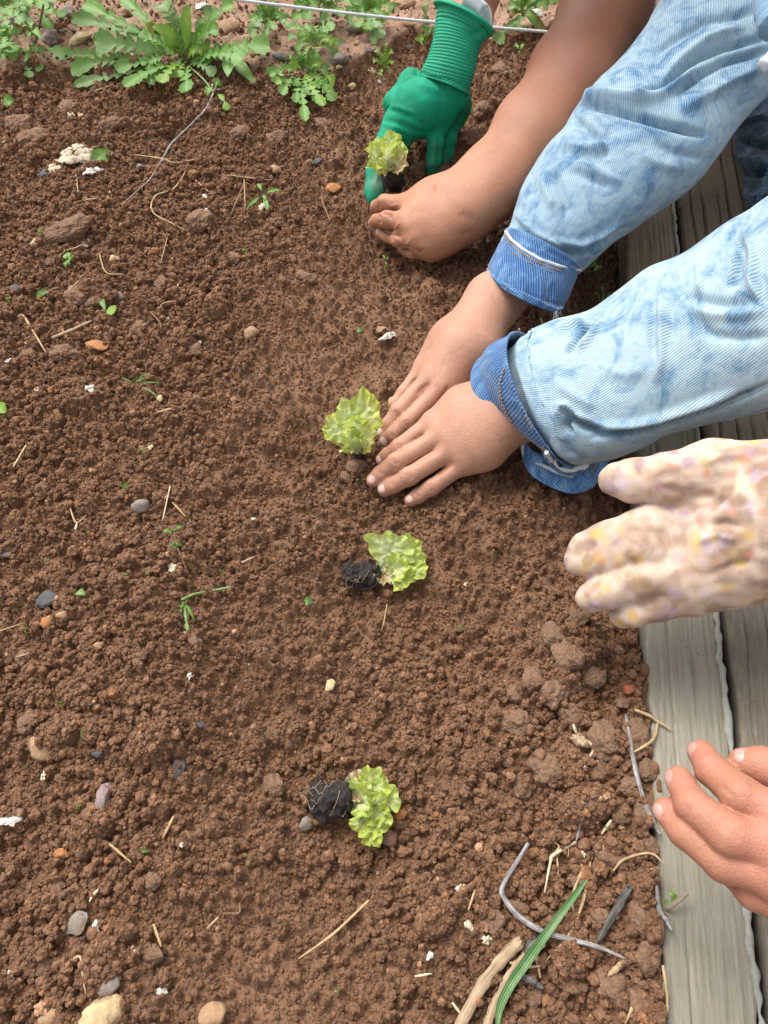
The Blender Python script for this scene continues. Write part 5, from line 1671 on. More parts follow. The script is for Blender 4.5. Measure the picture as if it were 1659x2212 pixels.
def lettuce(label, f, base, zb, leaves, plug=None, seed=0):
    t = thing('lettuce_seedling', label, 'lettuce', 'young lettuces of the planting row')
    bu = f(*base)
    b = G(*bu, zb)
    for k, (tx, ty, tz, w, mat, bend, cup, ruf, bx, by) in enumerate(leaves):
        tp = G(*f(tx, ty), tz)
        bb = G(*f(base[0] + bx, base[1] + by), zb)
        frill_leaf(t, bb, tp, w, mat, bend, cup, ruf, 4.0 + (k % 3), seed * 31 + k)
    if plug:
        (ax, ay, az), (bx, by, bz), ra, rb = plug
        root_plug(t, G(*f(ax, ay), az), G(*f(bx, by), bz), ra, rb, seed + 5)
    return t


fA = lambda x, y: (718.9 + (165.9 + x / 2) / 3.0, (497.7 + y / 2) / 3.0)
lettuce('pale frilly lettuce seedling held between the green glove and the fist', fA, (400, 1230), 0.058,
        [(390, 720, 0.092, 0.0180, M_LETT, -0.05, 0.3, 0.0035, 0, 0), (550, 870, 0.088, 0.0160, M_LETT, 0.0, 0.3, 0.003, 10, 0), (115, 920, 0.086, 0.0175, M_LETT, 0.0, 0.35, 0.0035, -20, -40), (130, 1120, 0.070, 0.0130, M_LETT, 0, 0.4, 0.003, -30, 0),
         (630, 1060, 0.078, 0.0140, M_LETT_CREAM, 0.0, 0.35, 0.0025, 20, 0), (340, 1290, 0.058, 0.0115, M_LETT_CREAM, 0.2, 0.5, 0.0035, 0, -150), (570, 1230, 0.060, 0.0110, M_LETT_CREAM, 0.1, 0.4, 0.003, 0, -100), (310, 880, 0.094, 0.0165, M_LETT, 0.05, 0.4, 0.004, 0, -30)],
        ((500, 1400, 0.004), (415, 1260, 0.056), 0.012, 0.010), 1)
f2z = UVc(608.3, 801.9, 0.23748)
lettuce('upright bright green lettuce seedling between the two bare hands and the open soil', f2z, (665, 690), 0.014,
        [(415, 430, 0.040, 0.0150, M_LETT, 0.10, 0.5, 0.0035, -20, -20), (590, 275, 0.052, 0.0140, M_LETT_PALE, 0.05, 0.3, 0.003, 0, -10), (800, 195, 0.052, 0.0165, M_LETT, 0.05, 0.3, 0.004, 10, -20), (860, 545, 0.036, 0.0145, M_LETT, 0.15, 0.6, 0.0035, 30, 0),
         (745, 400, 0.060, 0.0110, M_LETT, 0.1, 0.5, 0.005, 0, -40), (640, 600, 0.040, 0.0120, M_LETT_PALE, 0.1, 0.3, 0.003, 0, 30), (520, 600, 0.020, 0.0075, M_LETT_BROWN, 0.1, 0.3, 0.002, 0, 20), (720, 735, 0.014, 0.0070, M_LETT_CREAM, 0, 0.3, 0.0015, -60, -30), (560, 560, 0.045, 0.0105, M_LETT, 0.1, 0.5, 0.004, -10, 0)],
        ((760, 760, -0.010), (680, 720, 0.008), 0.010, 0.008), 2)
lettuce('lettuce seedling lying on its side nearest the hands, one broad pale leaf upwards', f2z, (915, 1850), 0.012,
        [(1050, 1480, 0.034, 0.0225, M_LETT_PALE, 0.0, 0.10, 0.0022, 10, -30), (1265, 1570, 0.016, 0.0150, M_LETT, 0.05, 0.3, 0.0035, 40, -40), (1325, 1720, 0.014, 0.0140, M_LETT, 0.05, 0.3, 0.0035, 60, -20), (1200, 1900, 0.014, 0.0125, M_LETT, 0.1, 0.4, 0.0035, 60, 0),
         (885, 1710, 0.018, 0.0050, M_LETT_CREAM, 0, 0.3, 0.001, 20, 0), (930, 1945, 0.012, 0.0085, M_LETT_BROWN, 0.2, 0.5, 0.0025, 20, -40), (1105, 1910, 0.012, 0.0060, M_LETT_CREAM, 0, 0.3, 0.0015, 10, 0), (1150, 1760, 0.020, 0.0130, M_LETT, 0.15, 0.5, 0.004, 40, -20)],
        ((545, 1850, 0.008), (900, 1850, 0.008), 0.0112, 0.0095), 3)
f4z = UVc(608.3, 1603.7, 0.2)
lettuce('lettuce seedling lying on its side nearest the camera, leaves crumpled downwards', f4z, (770, 600), 0.012,
        [(830, 290, 0.016, 0.0085, M_LETT_BROWN, 0.05, 0.3, 0.0015, 20, 20), (930, 420, 0.018, 0.0105, M_LETT_PALE, 0.1, 0.4, 0.003, 30, 0), (1120, 350, 0.018, 0.0145, M_LETT, 0.05, 0.4, 0.004, 60, 0), (1255, 560, 0.016, 0.0150, M_LETT_PALE, 0.0, 0.25, 0.003, 80, 20),
         (1150, 760, 0.016, 0.0130, M_LETT, 0.1, 0.4, 0.0035, 80, 40), (1140, 960, 0.014, 0.0130, M_LETT, 0.1, 0.4, 0.004, 100, 120), (1030, 1120, 0.010, 0.0075, M_LETT, 0.2, 0.6, 0.003, 150, 260), (900, 990, 0.014, 0.0105, M_LETT, 0.1, 0.5, 0.0035, 100, 150),
         (990, 720, 0.024, 0.0120, M_LETT, 0.15, 0.5, 0.0045, 40, 20), (720, 700, 0.012, 0.0075, M_LETT_CREAM, 0, 0.3, 0.002, 60, -40), (1040, 560, 0.026, 0.0120, M_LETT, 0.2, 0.6, 0.0045, 60, 0), (820, 640, 0.018, 0.0065, M_LETT_BROWN, 0, 0.3, 0.0015, 20, -100)],
        ((300, 650, 0.010), (770, 590, 0.011), 0.0130, 0.0105), 4)


# ------------------------------------------------------------------ weeds
def weed_leaf(parent, base, tip, width, mat, lobes=5, arch=0.012, term=0.24, slant=0.45, seed=0, fold=0.25, nt=None, ns=7, petiole=0.22):
    """a leaf along an arched midrib; lobes > 0 cuts it into side lobes with a larger end lobe"""
    r_ = np.random.RandomState(seed)
    base, tip = np.asarray(base), np.asarray(tip)
    L_ = np.linalg.norm(tip - base)
    nt = nt or (24 + 13 * lobes)
    t = np.linspace(0, 1, nt)
    midp = (base + tip) / 2 + np.array([0, 0, arch]) + np.append(r_.randn(2) * L_ * 0.05, 0)
    c = (1 - t)[:, None] ** 2 * base + 2 * (t * (1 - t))[:, None] * midp + (t ** 2)[:, None] * tip
    tn = unit(np.gradient(c, axis=0))
    sd = unit(np.cross(tn, unit(np.array([0, -0.50, 0.86]))) + r_.randn(3) * 0.14)
    n = np.cross(sd, tn)
    st = 1 - term
    if lobes:
        x = np.clip((t - petiole) / (st - petiole), 0, 0.9999) * lobes
        fr = x - np.floor(x)
        k = np.floor(x)
        tooth = np.where(fr < 0.62, (fr / 0.62) ** 0.8, np.clip(1 - (fr - 0.62) / 0.26, 0, 1)) ** 0.9
        amp = (0.55 + 0.40 * (k / lobes)) * (0.85 + 0.3 * _T[(k.astype(int) * 37 + seed * 11) % 4096])
        w = np.where(t < petiole, 0.06, np.where(t < st, 0.20 + 0.85 * tooth * amp, 0))
        e = np.clip((t - st) / term, 0, 1)
        w = np.where(t >= st, 0.10 + 0.95 * np.sin(np.pi * np.clip(e * 0.93 + 0.07, 0, 1)) ** 0.7 * (1 - 0.12 * np.cos(e * 19)), w)
        w[-1] = 0.02
    else:
        e = np.clip((t - petiole) / (1 - petiole), 0, 1)
        w = np.where(t < petiole, 0.07, 0.07 + 0.93 * np.sin(np.pi * e ** 0.85) ** 0.8 * (1 + 0.05 * np.sin(e * 40)))
        w[-1] = 0.02
    s = np.linspace(-1, 1, ns)
    W_ = (w * width)[:, None] * s[None]
    back = slant * np.abs(W_) if lobes else 0 * W_
    hz = -fold * np.abs(W_) * 0 + fold * np.abs(W_) + 0.12 * width * np.sin(t * 9 + seed)[:, None] * np.abs(s)[None]
    p = c[:, None] + sd[:, None] * W_[..., None] + tn[:, None] * back[..., None] + n[:, None] * hz[..., None]
    me = mesh_np('leaf', p.reshape(-1, 3), grid_quads(nt, ns))
    vattr(me, 'across', np.repeat(np.abs(s)[None], nt, 0).ravel())
    return add('leaf', me, mat, parent)


def stem_part(parent, pts, r, mat=None, name='stem'):
    v, q, t = tube(spline(pts, 24), r, 7)
    return add(name, mesh_np(name, v, q, t), mat or M_STEM, parent)


def weed(label, c, leaves, seed=0, cat='weed', group='weeds at the edge of the bed'):
    """leaves: (tip u, v, half width in picture units, lobes, lift of the tip, material, optional base u, v)"""
    t = thing('weed', label, cat, group)
    b = G(*c, 0.008)
    for k, lf in enumerate(leaves):
        tu, tv, w, lob, dz, mat = lf[:6]
        base = G(lf[6], lf[7], 0.009) if len(lf) > 6 else b
        tp = G(tu, tv, dz + (0.006 if w > 7 else 0.002))
        depth = (CAM_H - tp[2]) / max(0.2, math.sin(math.atan2(1.0, 0.001))) if False else np.linalg.norm(tp - CAMV)
        if w > 8 and len(leaves) > 6:
            rr = random.Random(seed * 91 + k)
            an = rr.choice((-1, 1)) * rr.uniform(0.22, 0.5)
            dxy = (tp - base) * rr.uniform(0.55, 0.85)
            t2 = base + np.array([dxy[0] * math.cos(an) - dxy[1] * math.sin(an), dxy[0] * math.sin(an) + dxy[1] * math.cos(an), dxy[2] + 0.006])
            t2[2] = max(t2[2], float(soil_z(t2[0], t2[1])) + 0.008)
            weed_leaf(t, base, t2, 0.8 * w / FOC * depth, rr.choice((M_WEED, M_WEED, M_WEED_GREY, M_WEED_YEL)), lob, 0.018, seed=seed * 19 + k + 500)
        weed_leaf(t, base, tp, (0.80 if lob else 0.75) * w / FOC * depth, mat, lob, (0.014 if w > 7 else 0.004) + 0.3 * dz, seed=seed * 17 + k)
    return t


weed('large rosette weed with long lobed leaves, nearest the middle of the top edge', (403, 140), [
    (582, 100, 24, 5, 0.030, M_WEED), (504, 10, 17, 2, 0.050, M_WEED), (413, 14, 17, 0, 0.060, M_WEED_YEL), (403, 198, 18, 3, 0.006, M_WEED), (208, 94, 26, 5, 0.022, M_WEED_GREY), (92, 118, 18, 8, 0.012, M_WEED),
    (316, 176, 19, 5, 0.008, M_WEED), (160, 186, 13, 6, 0.006, M_WEED_GREY), (156, 42, 18, 5, 0.030, M_WEED_GREY), (180, 10, 17, 5, 0.034, M_WEED), (350, 8, 24, 5, 0.040, M_WEED_GREY), (330, 60, 17, 0, 0.035, M_WEED_YEL), (322, 70, 12, 0, 0.042, M_WEED_OLD, 350, 95),
    (548, 180, 15, 0, 0.010, M_WEED, 494, 132), (494, 128, 14, 4, 0.012, M_WEED), (470, 66, 18, 4, 0.030, M_WEED), (440, 110, 14, 4, 0.025, M_WEED_YEL), (250, 150, 16, 5, 0.010, M_WEED), (465, 160, 13, 4, 0.008, M_WEED_GREY), (268, 188, 15, 4, 0.006, M_WEED),
    (380, 100, 14, 4, 0.030, M_WEED_YEL), (360, 170, 12, 4, 0.006, M_WEED)], 1)
tw = weed('small drooping shoot with three oval leaves below the large rosette', (455, 165), [(448, 208, 10, 0, 0.010, M_WEED, 463, 198), (478, 186, 10, 0, 0.012, M_WEED, 463, 200), (492, 238, 9, 1, 0.006, M_WEED_YEL, 466, 208)], 2)
stem_part(tw, [G(410, 145, 0.012), G(440, 172, 0.014), G(462, 200, 0.008)], 0.0012)
weed('broad toothed rosette weed in the top corner farthest from the glove', (24, 28), [(88, 8, 15, 4, 0.02, M_WEED_GREY), (72, 50, 11, 0, 0.01, M_WEED_GREY), (-10, 42, 13, 3, 0.01, M_WEED_GREY), (24, 74, 13, 3, 0.008, M_WEED_GREY), (-20, 5, 15, 3, 0.02, M_WEED_GREY), (30, -25, 14, 3, 0.03, M_WEED_GREY), (62, 24, 12, 3, 0.02, M_WEED), (0, -8, 12, 3, 0.03, M_WEED)], 3)
weed('leafy lobed weed below the corner rosette', (18, 96), [(32, 112, 14, 3, 0.01, M_WEED), (-6, 72, 13, 3, 0.01, M_WEED), (40, 74, 12, 2, 0.015, M_WEED_GREY), (10, 66, 12, 2, 0.02, M_WEED), (-16, 112, 13, 3, 0.01, M_WEED), (14, 148, 16, 2, 0.006, M_WEED), (-14, 148, 15, 2, 0.006, M_WEED), (8, 172, 13, 1, 0.004, M_WEED)], 4)
t_ = weed('thin branching weed with a dark stalk beside the corner rosette', (66, 140), [(88, 152, 10, 3, 0.01, M_WEED), (46, 134, 10, 3, 0.015, M_WEED), (64, 168, 10, 2, 0.006, M_WEED_GREY), (94, 112, 10, 3, 0.02, M_WEED), (92, 86, 9, 0, 0.05, M_WEED, 80, 90), (110, 62, 12, 2, 0.06, M_WEED, 86, 50), (100, 20, 13, 3, 0.08, M_WEED, 90, 30), (112, 30, 12, 3, 0.08, M_WEED, 90, 25), (66, 62, 9, 0, 0.04, M_WEED, 76, 80), (118, 4, 14, 3, 0.08, M_WEED, 92, 18), (40, 150, 12, 3, 0.006, M_WEED_GREY)], 5)
stem_part(t_, [G(64, 138, 0.0), G(76, 95, 0.03), G(86, 50, 0.06), G(94, 10, 0.085)], 0.0016, plain('brown stalk', (0.16, 0.11, 0.06)))
weed('small fine-leaved rosette just under the string', (683, 104), [(626, 60, 11, 4, .015, M_WEED_GREY), (622, 84, 11, 4, .01, M_WEED_GREY), (640, 108, 9, 4, .01, M_WEED), (735, 96, 12, 4, .01, M_WEED_GREY), (725, 118, 10, 3, .008, M_WEED), (680, 58, 10, 3, .02, M_WEED_GREY), (655, 126, 8, 3, .008, M_WEED), (708, 84, 9, 3, .015, M_WEED), (684, 128, 8, 3, .006, M_WEED), (660, 70, 10, 3, .015, M_WEED_GREY)], 6)
weed('bushy lobed weed trailing onto the dug soil, between the large rosette and the glove', (653, 170), [(582, 162, 14, 4, .015, M_WEED), (608, 204, 13, 4, .008, M_WEED), (650, 120, 12, 4, .02, M_WEED), (745, 154, 14, 1, .012, M_WEED), (700, 182, 13, 4, .01, M_WEED), (724, 216, 13, 4, .006, M_WEED), (690, 224, 12, 3, .006, M_WEED), (660, 262, 12, 4, .004, M_WEED), (618, 180, 13, 4, .012, M_WEED), (632, 148, 13, 4, .02, M_WEED_YEL), (690, 140, 13, 4, .02, M_WEED_YEL), (668, 205, 12, 4, .01, M_WEED_GREY), (700, 160, 13, 3, .012, M_WEED), (640, 222, 11, 3, .006, M_WEED), (600, 150, 12, 2, .012, M_WEED), (715, 200, 12, 3, .008, M_WEED), (672, 150, 12, 3, .02, M_WEED)], 7)
weed('grey-green weed under the string, right of the large rosette', (585, 55), [(552, 58, 13, 3, .02, M_WEED_GREY), (540, 78, 13, 3, .015, M_WEED_GREY), (556, 10, 13, 3, .03, M_WEED_GREY), (575, 76, 10, 3, .01, M_WEED_GREY), (560, 34, 12, 2, .02, M_WEED_GREY), (612, 44, 13, 2, .015, M_WEED_GREY), (606, 18, 12, 3, .02, M_WEED_GREY), (630, 60, 11, 2, .01, M_WEED_GREY), (592, 6, 12, 2, .03, M_WEED_GREY), (540, 64, 10, 2, .015, M_WEED_GREY)], 8)
weed('tangled weed along the string, left of the green glove', (690, 20), [(660, 42, 13, 3, .02, M_WEED_GREY), (674, 8, 13, 2, .03, M_WEED), (716, 68, 11, 2, .01, M_WEED_GREY), (700, 76, 11, 1, .01, M_WEED_GREY), (722, 4, 15, 0, .03, M_WEED_YEL), (640, 20, 12, 3, .02, M_WEED), (650, -12, 13, 3, .03, M_WEED), (740, 34, 12, 3, .02, M_WEED), (684, -14, 13, 3, .04, M_WEED), (664, 30, 12, 3, .02, M_WEED_GREY)], 9)
weed('large lobed weed under the string, nearest the green glove', (802, 36), [(760, 12, 15, 4, .02, M_WEED), (790, -8, 15, 3, .03, M_WEED), (824, 2, 15, 3, .03, M_WEED), (750, 44, 13, 4, .012, M_WEED_GREY), (822, 84, 13, 3, .008, M_WEED_GREY), (836, 44, 13, 3, .012, M_WEED), (776, 26, 14, 3, .02, M_WEED), (806, 96, 10, 2, .006, M_WEED_GREY), (850, 20, 14, 3, .02, M_WEED), (770, 58, 12, 3, .01, M_WEED), (812, 60, 13, 2, .015, M_WEED_GREY)], 10)
weed('feathery pale weed on the stony rim left of the glove', (830, 150), [(812, 108, 7, 4, .03, M_WEED_YEL), (832, 96, 7, 4, .035, M_WEED_YEL), (848, 112, 7, 4, .03, M_WEED_YEL), (806, 132, 7, 3, .02, M_WEED_YEL), (850, 136, 7, 3, .02, M_WEED_YEL), (820, 162, 7, 2, .008, M_WEED_YEL), (842, 152, 6, 2, .01, M_WEED_YEL), (826, 120, 7, 4, .03, M_WEED)], 11)
weed('young shoot with two lobed leaves against the glove cuff', (920, 100), [(918, 8, 11, 2, .05, M_WEED_GREY), (906, 90, 12, 2, .012, M_WEED_YEL), (914, 84, 11, 1, .012, M_WEED_YEL), (935, 66, 8, 1, .02, M_WEED), (920, 60, 10, 1, .03, M_WEED)], 12)
weed('long-leaved rosette weed between the green cuff and the bare forearm', (1129, 36), [(1136, -26, 12, 0, .05, M_WEED_YEL), (1094, 22, 12, 0, .02, M_WEED_GREY), (1104, 36, 10, 0, .012, M_WEED_OLD), (1184, 14, 12, 2, .02, M_WEED_GREY), (1072, 92, 14, 1, .008, M_WEED_GREY), (1178, 74, 11, 0, .006, M_WEED_OLD), (1108, 2, 9, 0, .03, M_WEED), (1160, 0, 8, 0, .03, M_WEED), (1210, 4, 10, 0, .02, M_WEED)], 13)
weed('tiny sprout on the mound below the long-leaved rosette', (1122, 112), [(1112, 98, 6, 1, .008, M_WEED), (1132, 96, 7, 1, .010, M_WEED_YEL), (1120, 118, 5, 1, .004, M_WEED), (1128, 106, 6, 1, .008, M_WEED)], 14)
weed('dark round-leaved weed in the shade behind the far cuff', (1262, 590), [(1276, 566, 16, 1, .02, M_WEED), (1256, 584, 12, 1, .015, M_WEED), (1290, 582, 11, 1, .015, M_WEED)], 15)
weed('wispy dark green weed in the hollow between the two sleeves', (1300, 660), [(1284, 632, 3.5, 4, .01, M_WEED), (1300, 620, 3.5, 4, .015, M_WEED), (1318, 634, 3.5, 4, .012, M_WEED), (1288, 668, 3.5, 4, .006, M_WEED), (1314, 662, 3.5, 4, .006, M_WEED), (1304, 642, 3.5, 4, .012, M_WEED), (1328, 650, 3.5, 3, .008, M_WEED)], 16)
SG = 'tiny seedlings on the soil'
weed('four-leaved round seedling in the rough soil near the picture edge', (147, 565), [(139, 552, 6, 0, .006, M_WEED_YEL), (152, 547, 6, 0, .008, M_WEED), (158, 562, 6, 0, .008, M_WEED), (141, 578, 6, 0, .006, M_WEED), (150, 572, 5, 0, .01, M_WEED_YEL), (160, 552, 4, 0, .006, M_WEED)], 21, 'seedling', SG)
weed('slender four-bladed seedling on a white eggshell', (568, 422), [(534, 450, 5, 0, .006, M_WEED), (608, 411, 5, 0, .010, M_WEED), (556, 398, 5, 0, .012, M_WEED), (580, 454, 6, 0, .006, M_WEED), (574, 436, 5, 0, .008, M_WEED)], 22, 'seedling', SG)
weed('uprooted grass tuft with thin bent blades', (292, 832), [(262, 816, 2.2, 0, .004, M_WEED_GREY), (322, 806, 2.5, 0, .016, M_WEED_GREY), (350, 828, 2.4, 0, .008, M_WEED_GREY), (342, 862, 2.4, 0, .004, M_WEED_GREY), (318, 818, 2.6, 0, .014, M_WEED_GREY), (308, 822, 2.6, 0, .01, M_WEED_YEL)], 23, 'grass tuft')
weed('small pale-leaved sprout, upper of a pair left of the row', (374, 1152), [(352, 1148, 5, 0, .008, M_WEED), (366, 1154, 5, 0, .008, M_WEED), (396, 1137, 5, 0, .012, M_WEED), (384, 1144, 4, 0, .01, M_WEED)], 24, 'seedling', SG)
weed('small pale-leaved sprout, lower of a pair left of the row', (379, 1182), [(364, 1178, 4, 0, .006, M_WEED_GREY), (396, 1180, 4, 0, .006, M_WEED_GREY), (372, 1174, 4, 0, .008, M_WEED_GREY), (388, 1174, 4, 0, .008, M_WEED_GREY), (379, 1188, 3.5, 0, .005, M_WEED_GREY)], 25, 'seedling', SG)
t_ = weed('wilted green shoot lying half buried left of the row', (400, 1300), [(390, 1322, 5, 1, .004, M_WEED), (404, 1344, 6, 2, .004, M_WEED), (420, 1340, 5, 0, .006, M_WEED), (406, 1362, 6, 1, .004, M_WEED_GREY), (394, 1310, 5, 1, .006, M_WEED_YEL)], 26, 'seedling', SG)
stem_part(t_, [G(392, 1296, .004), G(420, 1284, .006), G(460, 1276, .004), G(500, 1268, .002)], 0.0012)
t_ = weed('two-leaved green seedling sprouting at the edge of the pale board', (1436, 1954), [(1445, 1926, 8.5, 0, .030, M_WEED_YEL), (1428, 1950, 6.5, 0, .026, M_WEED_YEL)], 27, 'seedling', SG)
stem_part(t_, [P(1434, 1968, .016), P(1450, 1960, .026), P(1486, 1930, .032)], 0.0011, M_ROOT)
weed('tiny sprout below the fist', (833, 566), [(826, 552, 4, 1, .008, M_WEED), (840, 556, 4, 1, .008, M_WEED_YEL), (834, 578, 4, 1, .004, M_WEED)], 28, 'seedling', SG)
AUTO = []
for k, (u, v_) in enumerate(((270, 1245), (321, 1240), (103, 1215), (995, 1357), (130, 1521), (577, 1588), (480, 1238), (728, 2140), (172, 1745), (535, 1850), (56, 1362), (310, 975), (88, 505), (530, 545), (1310, 1790), (20, 650))):
    AUTO.append((weed('minute green sprout', (u, v_), [(u - 6, v_ - 4, 2.6, 0, .005, M_WEED), (u + 6, v_ - 5, 2.6, 0, .005, M_WEED), (u + 1, v_ + 6, 2.4, 0, .003, M_WEED_YEL)], 40 + k, 'seedling', 'minute sprouts'), u, v_, 'minute green sprout'))


# loose leaves lying on the soil
def loose_leaf(label, u, v, du, dv, w, mat, seed, lob=0):
    b, t = G(u - du, v - dv, 0.004), G(u + du, v + dv, 0.006)
    o = weed_leaf(None, b, t, w / FOC * np.linalg.norm(t - CAMV), mat, lob, 0.004, seed=seed, petiole=0.08)
    o.name = 'fallen_leaf'
    o['label'] = label; o['category'] = 'leaf'; o['group'] = 'loose leaves on the soil'
    return o


loose_leaf('bright green torn leaf beside the big eggshell', 220, 337, 22, -10, 13, M_WEED, 301)
loose_leaf('fresh light green torn leaf lying on rough soil', 240, 676, 10, -16, 11, M_WEED_YEL, 302)
loose_leaf('narrow grey-green leaf near the picture edge', 92, 636, 15, -7, 6, M_WEED_GREY, 303)
loose_leaf('small blue-green leaf cluster on a clod', 222, 656, 5, 14, 6, M_WEED_GREY, 304)
loose_leaf('drop-shaped pale green leaf on the soil', 174, 1282, 10, 3, 8, M_WEED_GREY, 305)
loose_leaf('squarish pale green leaf scrap left of the lying lettuce', 666, 1300, 9, 2, 10, M_WEED_GREY, 306)
loose_leaf('light green leaf scrap below a stone', 275, 1054, 10, -6, 8, M_WEED_YEL, 307)
loose_leaf('wilted dull green leaf scrap in the rough soil', 187, 1585, 12, -10, 9, M_WEED_GREY, 308)
loose_leaf('green leaf with holes cut by the picture edge', 2, 886, 10, 6, 14, M_WEED_YEL, 309)
loose_leaf('single green leaf at the rim of the dug soil', 18, 222, 12, -2, 11, M_WEED, 310)
loose_leaf('thin dull green leaf blade lying flat', 311, 1837, 12, 3, 4, M_WEED_GREY, 311)
loose_leaf('tiny green leaf chip near the white shard', 776, 716, 6, 1, 6, M_WEED_GREY, 312)

# ------------------------------------------------------------------ stones, shells, straw, string
def rock_mesh(name, seed, sx, sy, sz, rough=0.28, sharp=False, sub=3):
    import bmesh
    bm = bmesh.new()
    bmesh.ops.create_icosphere(bm, subdivisions=sub, radius=1.0)
    v = np.array([x.co[:] for x in bm.verts])
    if sharp:
        rs = np.random.RandomState(seed)
        for _ in range(9):
            n = unit(rs.randn(3)); d = 0.55 + 0.35 * rs.rand()
            h = v @ n
            v = v - np.maximum(h - d, 0)[:, None] * n
    r = 1 + rough * noise3(v, 1.3, seed) + 0.4 * rough * noise3(v, 3.1, seed + 1) + 0.2 * rough * noise3(v, 7.5, seed + 2)
    v = v * r[:, None] * np.array([sx, sy, sz])
    for x, c in zip(bm.verts, v): x.co = c
    me = bpy.data.meshes.new(name)
    bm.to_mesh(me); bm.free()
    if not sharp:
        me.polygons.foreach_set('use_smooth', np.ones(len(me.polygons), dtype=bool))
    return me


def stone_mat(name, col, dirt=0.35):
    m = NT(name)
    v = m.coord('Object')
    f = m.noise(v, 180, 5, 0.65)
    c = m.ramp(f, [(0.25, tuple(x * 0.62 for x in col)), (0.55, col), (0.8, tuple(min(1, x * 1.25) for x in col))])
    c = m.mix(m.ramp(m.noise(v, 75, 4, 0.6), [(0.5, 0.0), (0.62, dirt * 2)]), c, (0.15, 0.078, 0.042))
    m.color(c)
    m.set(Roughness=0.85)
    m.bump(m.noise(v, 420, 4, 0.7), 0.6, 0.0008)
    return m.mat


SM = {k: stone_mat('stone ' + k, c, d) for k, c, d in (('cream', (0.50, 0.37, 0.20), 0.3), ('tan', (0.33, 0.20, 0.11), 0.35), ('orange', (0.36, 0.15, 0.05), 0.3), ('red', (0.30, 0.085, 0.04), 0.25), ('grey', (0.20, 0.17, 0.14), 0.3),
                                                       ('slate', (0.070, 0.070, 0.076), 0.15), ('mauve', (0.25, 0.18, 0.165), 0.2), ('white', (0.62, 0.60, 0.55), 0.1), ('brown', (0.19, 0.10, 0.065), 0.4))}


def stone(label, u, v, size, mat, seed, flat=0.6, long=1.2, ang=0.0, sharp=False, sink=0.25, name='stone', cat='stone', group='stones in the soil', dz=0.0):
    p = G(u, v, 0)
    r = size / FOC * np.linalg.norm(p - CAMV)
    me = rock_mesh(name, seed, r * long, r / long ** 0.5, r * flat, 0.3, sharp)
    o = add(name, me, SM[mat], label=label, cat=cat, group=group)
    o.location = (p[0], p[1], p[2] + r * flat * (1 - 2 * sink) * 0.6 + 0.0012 + dz)
    o.rotation_euler = (0.25 * math.sin(seed), 0.25 * math.cos(seed * 1.7), ang)
    return o


